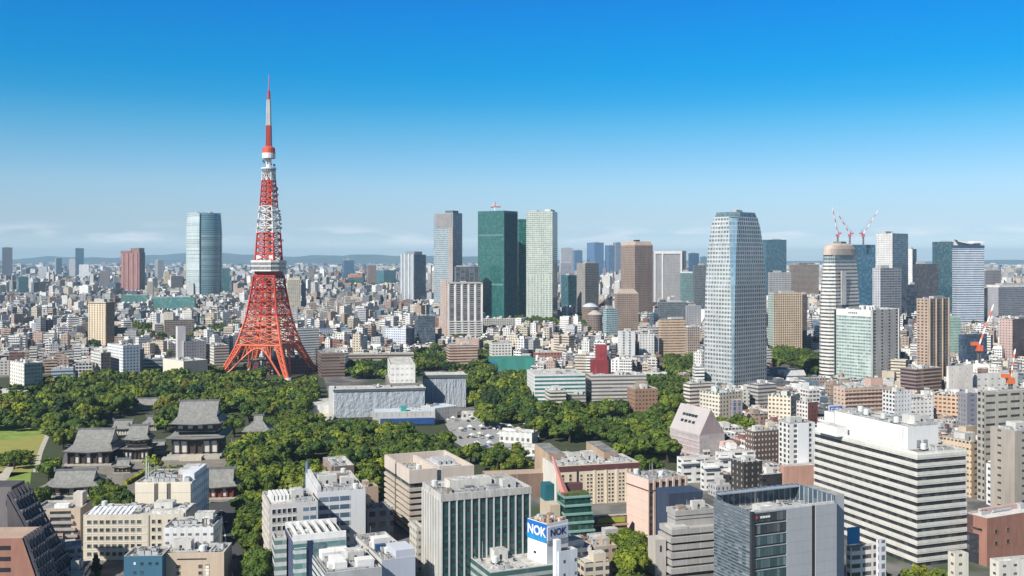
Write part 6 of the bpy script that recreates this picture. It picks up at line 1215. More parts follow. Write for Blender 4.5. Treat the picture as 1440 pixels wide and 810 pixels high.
def temple(kind, lab, ref, pl, pr, ridge_y, base, th, dep, storeys=2, wall=WOOD, plinth=1.2, rr=.55, cat='temple'):
    b = Bld(kind, lab, ref, pl - 1, pl, pr, ridge_y, base, th, cat, dep, mx=80); b.d = dep; H = b.z; w_ = b.w; d_ = dep; e = w_ * .06
    b.box('stone_plinth', e * .6, w_ - e * .6, e * .6, d_ - e * .6, 0, plinth, mat((.40, .38, .34)))
    if storeys == 2:
        zr1, zr1t, zr2 = H * .36, H * .50, H * .62
        b.box('walls', e * 1.8, w_ - e * 1.8, e * 1.8, d_ - e * 1.8, plinth, zr1 + 1, wall)
        for k in range(7): x = e * 1.9 + (w_ - e * 3.8) * k / 6; b.box('column', x - .35, x + .35, e * 1.2, e * 1.2 + .7, plinth, zr1, wall)
        for k in (0, 1, 4, 5): x = e * 1.9 + (w_ - e * 3.8) * k / 6; b.box('white_panel', x + .6, x + (w_ - e * 3.8) / 6 - .2, e * 1.7, e * 1.79, plinth + 1, zr1 - 1.8, PLAS)
        hip(b, 'lower_roof', 0, w_, 0, d_, zr1, zr1t + (H - zr1) * .10, .70, TILE)
        b.box('upper_walls', e * 2.6, w_ - e * 2.6, e * 2.6, d_ - e * 2.6, zr1t - 1, zr2 + 1, wall)
        for k in range(4): x = w_ * (.2 + .17 * k); b.box('white_panel', x, x + w_ * .08, e * 2.5, e * 2.59, zr1t + 1.2, zr2 - 1, PLAS)
        hip(b, 'upper_roof', e * .9, w_ - e * .9, e * .9, d_ - e * .9, zr2, H, rr, TILE)
    else:
        zr = H * .42; b.box('walls', e * 1.6, w_ - e * 1.6, e * 1.6, d_ - e * 1.6, plinth, zr + .8, wall)
        for k in range(8): x = e * 1.7 + (w_ - e * 3.4) * k / 7; b.box('column', x - .3, x + .3, e * 1.1, e * 1.1 + .5, plinth, zr, wall)
        for k in (1, 3, 5): x = e * 1.7 + (w_ - e * 3.4) * k / 7; b.box('white_panel', x + .5, x + w_ * .09, e * 1.5, e * 1.59, plinth + .6, zr - .8, PLAS)
        hip(b, 'roof', 0, w_, 0, d_, zr, H, rr, TILE)
    return b
temple('temple_hall', 'small temple gatehouse with dark roof before the narrow hall', 'temple gatehouse', 158, 184, 648, 666, 6, 9, 1, WOOD, .5, .7)
temple('temple_hall', 'long low temple store between the stepped-ridge hall and the narrow hall', 'temple store', 156, 176, 622, 640, 5, 14, 1, WOOD, .5, .8)
temple('temple_hall', 'temple office roof half under trees east of the great temple hall', 'temple office', 322, 346, 624, 644, 8, 14, 1, PLAS, .5, .75)
temple('shrine_house', 'small grey-roofed house alone in the park trees', 'lone park house', 392, 412, 566, 580, 12, 12, 1, PLAS, .5, .6)
temple('shrine_house', 'low dark-roofed house in a gap of the western wood', 'wood gap house', 60, 84, 574, 588, 8, 12, 1, PLAS, .5, .7)
temple('shrine_house', 'pale-walled park house near the brown block in the trees', 'park house by the brown block', 508, 530, 640, 654, 14, 12, 1, PLAS, .5, .7)
b = temple('temple_hall', 'great two-roofed temple hall with grey tiles and dark timber walls', 'great temple hall', 231, 314, 570, 646, 6, 38, 2, WOOD, 2.6, .76)
b.box('stair', b.w * .3, b.w * .66, -7, 1.4, 0, 2.2, mat((.55, .49, .40))); b.box('terrace', -1, b.w * .95, -2.8, 2.0, 0, 1.5, mat((.42, .40, .36)))
temple('temple_gate', 'red timber temple gate under a broad grey tiled roof', 'red temple gate', 262, 334, 664, 704, 6, 17, 1, REDW, .8, .78)
temple('temple_hall', 'wide temple hall with three stepped grey tile ridges', 'stepped-ridge temple hall', 86, 158, 611, 656, 4, 38, 1, WOOD, 1.0, .74)
temple('temple_hall', 'tall narrow temple hall with white verge between the two big halls', 'narrow temple hall', 168, 212, 602, 650, 6, 20, 2, WOOD, 1.2, .7)
temple('temple_hall', 'low temple building with side gable and pale tile roof above the beige building', 'low gabled temple building', 54, 142, 668, 701, 6, 22, 1, WOOD, .8, .66)
temple('temple_pavilion', 'small temple pavilion with upswept grey roof next to the great hall', 'small temple pavilion', 339, 383, 588, 624, 8, 24, 1, mat((.35, .32, .28)), 1.0, .3)
temple('temple_pavilion', 'tiny square temple pavilion with pointed roof behind the narrow hall', 'tiny temple pavilion', 196, 221, 588, 606, 8, 14, 1, mat((.40, .38, .34)), .6, .3)
temple('temple_hall', 'low white-walled temple corridor behind the narrow hall', 'white-walled corridor', 154, 187, 593, 612, 5, 12, 1, PLAS, .5, .8)
temple('temple_hall', 'low temple outbuilding with white walls by the great hall stair', 'temple outbuilding', 210, 232, 622, 640, 5, 10, 1, PLAS, .5, .8)
temple('shrine_house', 'dark red shrine house among the trees of the western wood', 'dark red shrine', 140, 164, 557, 577, 14, 14, 1, mat((.25, .05, .05)), .5, .3)
temple('shrine_house', 'long pale-roofed shed joined to the dark red shrine in the wood', 'pale-roofed shed', 120, 142, 563, 577, 8, 12, 1, mat((.3, .15, .13)), .5, .85)
temple('shrine_house', 'low pale hall half hidden in the wood beyond the great temple hall', 'half-hidden pale hall', 182, 224, 562, 577, 6, 12, 1, PLAS, .5, .85)
# ------------------------------------------------------------------ ground sheets: lawns, paths, yards, roads
def gmat(c1, c2, sc=.08, c3=None):
    m, t, bs = _base('land'); g = t.nodes.new('ShaderNodeNewGeometry'); n = t.nodes.new('ShaderNodeTexNoise'); n.inputs['Scale'].default_value = sc; n.inputs['Detail'].default_value = 8; n.inputs['Roughness'].default_value = .7
    t.links.new(g.outputs['Position'], n.inputs[0]); r = t.nodes.new('ShaderNodeMapRange'); r.inputs[1].default_value = .35; r.inputs[2].default_value = .65; t.links.new(n.outputs[0], r.inputs[0])
    t.links.new(mixc(t, r.outputs[0], c1, c2), bs.inputs['Base Color']); bs.inputs['Roughness'].default_value = .95; return m
ASPH = gmat((.045, .046, .05), (.06, .06, .062), .2); PATH = gmat((.36, .33, .28), (.48, .45, .40), .2); LAWN = gmat((.12, .20, .03), (.24, .32, .06), .09); DRYL = gmat((.22, .23, .05), (.30, .28, .07), .15); WFLR = gmat((.028, .042, .014), (.05, .06, .022), .1); YARD = gmat((.16, .15, .13), (.24, .22, .19), .15)
sheet('woodland_floor', [(-60, 535), (180, 520), (330, 512), (450, 512), (470, 585), (650, 590), (700, 600), (760, 570), (960, 560), (965, 660), (780, 690), (500, 715), (330, 800), (280, 810), (320, 700), (60, 700), (-70, 760)], .004, WFLR)
sheet('temple_yard', [(90, 656), (232, 640), (330, 646), (345, 690), (320, 705), (255, 712), (150, 700), (150, 668)], .012, YARD)
sheet('lawn', [(-60, 598), (40, 597), (62, 599), (68, 612), (56, 650), (50, 662), (-60, 690)], .008, LAWN)
sheet('dry_lawn', [(-60, 622), (30, 617), (62, 610), (56, 640), (44, 664), (10, 664), (-60, 655)], .012, DRYL)
sheet('path', [(58, 598), (66, 600), (70, 612), (60, 636), (54, 664), (46, 664), (54, 634), (63, 612)], .016, PATH)
sheet('lawn', [(-60, 660), (44, 664), (40, 700), (10, 720), (-60, 730)], .008, LAWN)
sheet('path', [(-60, 700), (4, 664), (22, 634), (30, 634), (12, 672), (-40, 730)], .016, PATH)
sheet('road', [(296, 706), (326, 706), (358, 860), (296, 860)], .012, ASPH)
sheet('road_marking', [(310, 720), (311.5, 720), (331, 830), (328, 830)], .016, mat((.7, .7, .7)))
sheet('street', [(72, 712), (86, 655), (96, 620), (100, 620), (94, 655), (84, 712)], .012, gmat((.10, .10, .105), (.14, .14, .14), .3))
sheet('car_park', [(622, 588), (700, 583), (748, 620), (752, 652), (690, 652), (640, 622)], .012, gmat((.22, .23, .23), (.34, .34, .33), .12))
sheet('footpath', [(408, 592), (414, 592), (452, 664), (440, 664)], .012, gmat((.24, .19, .15), (.30, .25, .2), .3))
sheet('avenue', [(176, 648), (190, 648), (188, 690), (172, 690)], .016, gmat((.14, .12, .11), (.18, .16, .14), .3))
sheet('forecourt', [(425, 560), (470, 560), (470, 590), (440, 592)], .016, PATH)
# rows of clipped yellow-green hedge along the temple avenue
for pc, lab in ((176.5, 'bright yellow-green clipped hedge lining the temple avenue'), (199, 'short yellow-green hedge under the narrow temple hall')):
    o = thing('hedge', lab, 'hedge', (*ground(pc, 682 if pc < 190 else 668), 0)); Y = o.location.y; n = 26 if pc < 190 else 12; g = M(); r = random.Random(int(pc))
    for k in range(n * 9):
        x, y, z = r.uniform(-1.3, 1.3), r.uniform(0, n), r.uniform(.2, 2.3); q = r.uniform(.25, .5); a = Vector((r.gauss(0, 1), r.gauss(0, 1), r.gauss(.8, 1))).normalized(); u = a.orthogonal().normalized() * q; v = a.cross(u).normalized() * q; c = Vector((x, y, z)); g.face([c - u - v, c + u - v, c + u + v, c - u + v])
    g.box(-1.0, 1.0, .2, n - .2, 0, 2.0); g.build('foliage', mat((.24, .26, .015), .9, .6, 1.3, 1.0), o)
# cars: body with cabin, glass and wheels
def car_mesh():
    g = M(); g.box(-2.1, 2.1, -.85, .85, .35, .95); g.frus([(-1.5, -.8), (1.2, -.8), (1.2, .8), (-1.5, .8)], [(-1.1, -.68), (.6, -.68), (.6, .68), (-1.1, .68)], .95, 1.5, 0, 0); return g
CARS = [car_mesh().mesh('car_body', [mat(c, .3)]) for c in ((.7, .7, .7), (.03, .03, .035), (.35, .36, .38), (.35, .03, .03), (.05, .1, .25))]
def _glass():
    g = M(); g.frus([(-1.42, -.83), (1.1, -.83), (1.1, .83), (-1.42, .83)], [(-1.12, -.74), (.62, -.74), (.62, .74), (-1.12, .74)], 1.02, 1.42, 0, None); return g.mesh('window', [GD])
def _wheel():
    g = M(); n = 10; P = [(.32 * math.cos(2 * math.pi * k / n), .32 * math.sin(2 * math.pi * k / n)) for k in range(n)]
    g.face([(x, -.1, z) for x, z in P]); g.face([(x, .1, z) for x, z in reversed(P)])
    for k in range(n): a, b = P[k], P[(k + 1) % n]; g.face([(a[0], -.1, a[1]), (a[0], .1, a[1]), (b[0], .1, b[1]), (b[0], -.1, b[1])])
    return g.mesh('wheel', [DARK])
CG, CW = _glass(), _wheel()
CCOL = ['white', 'black', 'silver', 'dark red', 'blue']
def car(px, py, rz, lab, grp):
    c = rnd.randrange(5); o = thing('parked_car', f'{CCOL[c]} {lab}', 'car', (*ground(px, py), .016), rz, f'{CCOL[c]} {grp}'); link('body', CARS[c], o); link('window', CG, o)
    for x in (-1.3, 1.3):
        for y in (-.8, .8): link('wheel', CW, o, (x, y, .32))
for k in range(34): car(630 + 14 * (k % 8) + rnd.uniform(-2, 2) + (k // 8) * 9, 592 + (k // 8) * 12 + rnd.uniform(-1, 1), .3 + 1.57 * (k % 2 == 0), 'car parked on the pale car park beyond the park trees', 'cars on the pale car park')
for px, py in ((311, 722), (318, 738), (309, 748), (327, 784), (317, 770), (304, 728)): car(px, py, 1.5, 'car on the dark avenue leading to the temple gate', 'cars on the gate avenue')
for px, py in ((85, 766), (92, 760), (100, 768), (96, 776), (82, 780), (106, 756)): car(px, py, .4 + px, 'car in the yard between the beige building and the hospital', 'cars in the hospital yard')

# light halls and canopies round the car park and in the park
for lab, ref, pl, pc, pr, t, ba, th, rf in [('long white curved-roof market hall along the car park', 'white market hall', 698, 702, 748, 606, 622, -22, ROOFL), ('short white shed at the corner of the car park', 'white corner shed', 646, 650, 684, 582, 590, 8, ROOFL), ('white tent hall at the low end of the car park', 'white tent hall', 716, 722, 752, 628, 640, -18, ROOFL), ('pale teal canopy roof in the park trees', 'teal canopy', 452, 456, 490, 596, 604, 8, mat((.12, .42, .42), .6)), ('small white marquee among the park trees', 'white marquee', 470, 474, 486, 608, 618, 20, ROOFL), ('low cream kiosk roof at the edge of the park trees', 'cream kiosk', 436, 440, 468, 586, 592, 8, mat((.6, .55, .44)))]:
    b = Bld('low_hall', lab, ref, pl, pc, pr, t, ba, th, 'hall', dep=12, mx=70); b.d = 12; b.shell(fac((.6, .6, .58), (.1, .1, .1), fl=6, bay=4, ww=.5, wh=.4), rf, par=.15); b.box('roof_rib', .5, b.w - .5, b.d * .4, b.d * .6, b.zr + .02, b.z + 1.4, rf)
def stall_meshes():
    g = M(); P = [(-2, -2), (2, -2), (2, 2), (-2, 2)]; g.frus(P, [(-.2, -.2), (.2, -.2), (.2, .2), (-.2, .2)], 2.3, 3.6); a = [g.mesh('tent_roof', [mat(c, .7)]) for c in ((.66, .66, .64), (.55, .6, .62), (.6, .55, .45))]
    g = M()
    for x, y in P: g.box(x * .95 - .06, x * .95 + .06, y * .95 - .06, y * .95 + .06, 0, 2.3)
    g.box(-1.8, 1.8, -.6, .6, 0, .9); return a, g.mesh('tent_frame', [METAL])
TR, TF = stall_meshes()
for k in range(26):
    o = thing('market_tent', 'small pale pointed tent standing among the cars of the pale car park', 'tent', (*ground(640 + 13 * (k % 8) + (k // 8) * 11 + rnd.uniform(-4, 4), 590 + (k // 8) * 13 + rnd.uniform(-4, 4)), .014), rnd.uniform(0, 1), 'pale tents on the car park'); link('roof', TR[k % 3], o); link('frame', TF, o)
o = thing('arched_canopy', 'bright blue arched canopy at the edge of the eastern wood', 'canopy', (*ground(756, 594), 0), -.5); g = M(); n = 10
for k in range(n):
    a, c_ = math.pi * k / n, math.pi * (k + 1) / n
    p, q_ = (11 * math.cos(a), 8 * math.sin(a) + 2), (11 * math.cos(c_), 8 * math.sin(c_) + 2); g.face([(p[0], -4, p[1]), (p[0], 4, p[1]), (q_[0], 4, q_[1]), (q_[0], -4, q_[1])])
g.build('arched_sheet', mat((.06, .32, .46), .5), o)
for x in (-10.8, 10.8): g = M(); g.box(x - .3, x + .3, -4, 4, 0, 2.1); g.build('support', METAL, o)
# ------------------------------------------------------------------ trees
def leaf_mat(name, c, inst=True):
    m, t, b = _base(name); at = t.nodes.new('ShaderNodeAttribute'); at.attribute_name = 'Col'
    col = mixc(t, 1.0, c, at.outputs['Color'], 'MULTIPLY')
    if inst:
        oi = t.nodes.new('ShaderNodeObjectInfo'); r = t.nodes.new('ShaderNodeValToRGB'); r.color_ramp.elements[0].color = (.72, .82, .8, 1); r.color_ramp.elements[1].color = (1.3, 1.2, .9, 1); t.links.new(oi.outputs['Random'], r.inputs[0])
        col = mixc(t, 1.0, col, r.outputs[0], 'MULTIPLY')
    t.links.new(col, b.inputs['Base Color']); b.inputs['Roughness'].default_value = .75; b.inputs['Specular IOR Level'].default_value = .2
    return m
def crown_arrays(seed, n_cl, n_lf, size, conic=False, flat=.75):
    """leaf quads spread through clumps: vertices (n,4,3), colour (n,3); crown of radius 1 sitting on z=0"""
    q = np.random.default_rng(seed); cl = []
    for k in range(n_cl):
        a, u = q.uniform(0, 6.283), q.uniform(-.15, 1) if not conic else q.uniform(0, 1)
        if conic: r = .75 * (1 - u) + .1; c = np.array([r * math.cos(a) * .8, r * math.sin(a) * .8, u * 2.6 + .1]); s = .34 * (1 - u) + .16
        else:
            rr = q.uniform(.32, .92); el = math.asin(max(-.3, min(1, u))); c = np.array([rr * math.cos(el) * math.cos(a), rr * math.cos(el) * math.sin(a), .55 + rr * math.sin(el) * flat]); s = q.uniform(.17, .42)
        cl.append((c, s, q.uniform(.7, 1.3), q.uniform(-.07, .05)))
    P, C = [], []
    cs = []
    for ax in range(3):          # a cube of four-part faces blown up to a ball: the solid heart of each clump
        for sg in (-1, 1):
            for i in (-1, 0):
                for j in (-1, 0):
                    f_ = []
                    for di, dj in ((0, 0), (1, 0), (1, 1), (0, 1)):
                        v_ = [0, 0, 0]; v_[ax] = sg; v_[(ax + 1) % 3] = i + di; v_[(ax + 2) % 3] = (j + dj) * sg; f_.append(np.array(v_, float) / math.sqrt(sum(z * z for z in v_)))
                    cs.append(f_)
    cs = np.array(cs)
    for c, s, br, hue in cl:
        P.append(c + cs * s * .84); C.append(np.repeat(np.array([[br * (1 + hue), br, br * (1 - hue)]]), len(cs), 0))
        d = q.normal(size=(n_lf, 3)); d[:, 2] = d[:, 2] * .9 + .25; d /= np.linalg.norm(d, axis=1)[:, None]
        pos = c + d * s * q.uniform(.8, 1.1, (n_lf, 1)); nr = d + q.normal(scale=.28, size=(n_lf, 3)); nr /= np.linalg.norm(nr, axis=1)[:, None]
        h = np.cross(nr, q.normal(size=(n_lf, 3))); h /= np.linalg.norm(h, axis=1)[:, None]; w_ = np.cross(nr, h); sz = size * q.uniform(.6, 1.25, (n_lf, 1))
        P.append(np.stack([pos - h * sz - w_ * sz, pos + h * sz - w_ * sz, pos + h * sz + w_ * sz, pos - h * sz + w_ * sz], 1))
        b_ = br * q.uniform(.85, 1.18, (n_lf, 1)); C.append(np.clip(np.concatenate([b_ * (1 + hue), b_, b_ * (1 - hue)], 1), 0, 3))
    return np.concatenate(P), np.concatenate(C)
def quads_mesh(name, P, C, m):
    n = len(P); me = bpy.data.meshes.new(name); me.vertices.add(n * 4); me.loops.add(n * 4); me.polygons.add(n)
    me.vertices.foreach_set('co', P.reshape(-1).astype('f')); me.loops.foreach_set('vertex_index', np.arange(n * 4, dtype='i')); me.polygons.foreach_set('loop_start', np.arange(0, n * 4, 4, dtype='i'))
    at = me.color_attributes.new('Col', 'FLOAT_COLOR', 'CORNER'); cc = np.ones((n, 4, 4), 'f'); cc[:, :, :C.shape[1]] = C[:, None, :]; at.data.foreach_set('color', cc.ravel())
    me.materials.append(m); me.update(); return me
LEAF = [leaf_mat('leaf_dark', (.058, .094, .020)), leaf_mat('leaf_mid', (.100, .136, .022)), leaf_mat('leaf_light', (.145, .18, .022)), leaf_mat('leaf_yellow', (.115, .125, .024)), leaf_mat('leaf_pine', (.026, .055, .02))]
CROWN = [[quads_mesh('crown', *crown_arrays(10 * k + j, 26, 70, .072), LEAF[k]) for j in range(3)] for k in range(4)] + [[quads_mesh('crown', *crown_arrays(60 + j, 26, 50, .08, True), LEAF[4]) for j in range(2)]]
def trunk_mesh():
    g = M(); n = 7; Z = [(0, .11, 0, 0), (.3, .085, .02, .01), (.6, .06, -.01, .03)]
    for (z0, r0, x0, y0), (z1, r1, x1, y1) in zip(Z, Z[1:]): g.beam((x0, y0, z0), (x1, y1, z1), r0, 0, r1)
    for a in (0, 1.3, 2.6, 3.9, 5.1): g.beam((-.01, .03, .5 + .05 * math.sin(a)), (.55 * math.cos(a), .55 * math.sin(a), .95), .04, 0, .012)
    return g.mesh('trunk', [mat((.07, .052, .04), .9)])
TRUNK = trunk_mesh()
LEAFN = ['dark green round-crowned tree', 'mid green leafy tree', 'bright light green tree', 'yellowing broad tree', 'dark conical conifer']
def tree(x, y, r, k, lab, grp, h=None):
    o = thing('conifer_tree' if k == 4 else 'leafy_tree', lab, 'tree', (x, y, 0), rnd.uniform(0, 6.28), grp)
    h = h or r * .75
    link('trunk', TRUNK, o, None, 0, (r * .8, r * .8, h / .55))
    link('crown', rnd.choice(CROWN[k]), o, (0, 0, h * (.78 if k != 4 else .4)), 0, (r, r, r * rnd.uniform(.85, 1.05)))
    return o
# zones in photograph pixels (where crowns show), the wording that says where, kinds by weight
TZ = [
 ('in the western wood below the red lattice tower', [(-30, 552), (60, 540), (180, 526), (250, 530), (318, 518), (345, 508), (440, 528), (442, 562), (425, 580), (385, 586), (330, 578), (228, 596), (224, 560), (118, 585), (150, 600), (86, 622), (64, 596), (-30, 592)], (9, 5, 2, .5, .5), 6.6),
 ('in the park between the small pavilion and the sheeted building', [(326, 582), (338, 620), (385, 588), (425, 584), (470, 592), (524, 600), (620, 608), (640, 640), (545, 650), (538, 700), (508, 700), (500, 660), (452, 660), (450, 690), (380, 690), (352, 700), (330, 680)], (7, 6, 2, .5, .5), 6.0),
 ('lining the avenue to the red temple gate', [(338, 684), (366, 690), (372, 760), (372, 808), (352, 808), (342, 740)], (5, 6, 1, 0, 0), 5.0),
 ('in the dark wood behind the sheeted rear wing', [(656, 530), (744, 528), (744, 572), (752, 590), (716, 582), (690, 592), (656, 570)], (7, 6, 2, 0, 1), 6.5),
 ('in the eastern wood between the schools and the brown hall', [(744, 570), (800, 574), (880, 566), (884, 584), (930, 580), (946, 590), (942, 626), (930, 652), (896, 660), (872, 640), (868, 606), (770, 612), (744, 620)], (7, 5, 2, .6, .5), 6.4),
 ('in the round grove beside the square brown brick building', [(908, 534), (934, 530), (960, 544), (960, 566), (936, 578), (926, 560)], (8, 4, 1, 0, 0), 6.5),
 ('behind the pale car park fence', [(658, 634), (700, 628), (742, 630), (742, 648), (700, 652)], (4, 6, 2, 0, 1), 5.0),
 ('in the little square below the pale pink tower', [(856, 750), (884, 746), (904, 756), (908, 790), (900, 808), (866, 808), (868, 780)], (2, 6, 4, 0, 0), 4.6),
 ('along the old wall below the lawn', [(46, 668), (62, 640), (78, 640), (70, 690), (50, 706), (40, 690)], (6, 5, 2, 0, 2), 4.6),
 ('between the low temple building and the hospital', [(112, 690), (150, 672), (180, 690), (186, 704), (150, 712), (118, 716)], (4, 6, 3, 0, 0), 4.4),
 ('in the temple court beside the great hall', [(212, 640), (226, 652), (250, 650), (264, 655), (240, 664), (214, 660)], (2, 5, 6, 0, 0), 4.0),
 ('at the foot of the black striped white block', [(1236, 792), (1300, 790), (1345, 796), (1345, 840), (1236, 840)], (3, 5, 3, 0, 0), 3.0),
 ('behind the brown terraced block', [(486, 516), (545, 508), (586, 494), (640, 500), (640, 522), (600, 516), (545, 528), (500, 530)], (6, 5, 1, 0, 2), 6.0),
 ('on the green western hill', [(164, 458), (215, 462), (218, 490), (236, 494), (280, 470), (332, 462), (330, 480), (280, 490), (230, 502), (180, 478)], (7, 4, 0, 0, 0), 8.5),
 ('by the foot of the tapering tower', [(936, 502), (990, 500), (990, 536), (966, 536), (942, 522)], (7, 4, 1, 0, 0), 6.0),
 ('around the paired gabled halls', [(1078, 490), (1146, 494), (1150, 530), (1136, 538), (1132, 512), (1112, 508), (1080, 512)], (8, 3, 0, 0, 0), 6.0),
 ('beside the banded drum tower', [(1130, 536), (1166, 540), (1164, 554), (1134, 552)], (6, 4, 1, 0, 0), 5.0),
 ('next to the steep pink roof', [(1014, 592), (1050, 588), (1048, 612), (1018, 612)], (3, 6, 3, 0, 0), 5.0),
 ('at the edge of the lawn', [(-20, 622), (20, 618), (44, 624), (40, 636), (0, 640)], (2, 6, 3, 0, 0), 1.7),
 ('beyond the wood in front of the pale green office tower', [(784, 452), (830, 448), (830, 470), (790, 472), (730, 462), (726, 452)], (8, 2, 0, 0, 0), 8),
 ('near the white canopy roof', [(640, 500), (700, 496), (690, 530), (655, 528)], (6, 4, 0, 0, 0), 6),
]
TREEP = []      # (x, y, r, kind, zone)
for zi, (zn, P, wt, r0) in enumerate(TZ):
    xs, ys = [p[0] for p in P], [p[1] for p in P]
    q = random.Random(100 + zi)
    G = [ground(p[0], p[1], 8.0) for p in P]; gx, gy = [p[0] for p in G], [p[1] for p in G]
    st = r0 * 1.45; y = min(gy); row = 0
    while y < max(gy):
        x = min(gx) + (row % 2) * st * .5
        while x < max(gx):
            X, Yv = x + q.uniform(-.4, .4) * st, y + q.uniform(-.4, .4) * st
            if inpoly(X, Yv, G):
                bad = math.hypot(X + 274, Yv - 1155) < 60 or (-262 < X < -205 and 985 < Yv < 1110)
                for h in HERO:
                    dx, dy = X - h.C[0], Yv - h.C[1]; lx = dx * h.u[0] + dy * h.u[1]; ly = dx * h.v[0] + dy * h.v[1]
                    if -3 < lx < h.w + 3 and -3 < ly < h.d + 3: bad = True; break
                if math.sin(X * .047 + zi) * math.sin(Yv * .039 + 2.1 * zi) > .62 or q.random() < .06: bad = True
                if not bad: TREEP.append((X, Yv, r0 * (q.uniform(.6, 1.0) if q.random() < .5 else q.uniform(.95, 1.4)), q.choices(range(5), wt)[0], zi))
            x += st
        y += st * .87; row += 1
TREEP.sort(key=lambda t: -t[2] / t[1])
NT = 290
for X, Yv, r, k, zi in TREEP[:NT]:
    sz = 'large ' if r > TZ[zi][3] * 1.1 else 'small ' if r < TZ[zi][3] * .85 else ''
    tree(X, Yv, r, k, f'{sz}{LEAFN[k]} {TZ[zi][0]}', f'{sz}{LEAFN[k]}s {TZ[zi][0]}')
# single trees that stand out
x, y = ground(135, 808); tree(x, y, 3.0, 4, 'slim bright green conifer standing before the cream hospital wall', None, 2.0)
x, y = ground(20, 660); tree(x, y, 5.5, 1, 'lone bushy tree on the edge of the dry lawn', None)
def woods():
    q = np.random.default_rng(77); Ps, Cs = [], []
    base = [crown_arrays(300 + j, 20, 26, .115) for j in range(6)]
    tint = np.array([(.058, .094, .020), (.100, .136, .022), (.14, .175, .022), (.115, .125, .024), (.026, .055, .02)])
    for X, Yv, r, k, zi in TREEP[NT:]:
        P, C = base[q.integers(6)]; a = q.uniform(0, 6.28); ca, sa = math.cos(a), math.sin(a); p = P * r
        p = np.stack([p[..., 0] * ca - p[..., 1] * sa + X, p[..., 0] * sa + p[..., 1] * ca + Yv, p[..., 2] * q.uniform(.8, 1.1) + r * .6], -1)
        Ps.append(p); Cs.append(C * tint[k] * q.uniform(.75, 1.3) * np.array([q.uniform(.92, 1.12), 1.0, q.uniform(.8, 1.0)]))
    me = quads_mesh('woodland', np.concatenate(Ps), np.concatenate(Cs), leaf_mat('leaf_wood', (1, 1, 1), False)); o = link('woodland', me); o['kind'] = 'stuff'
woods()
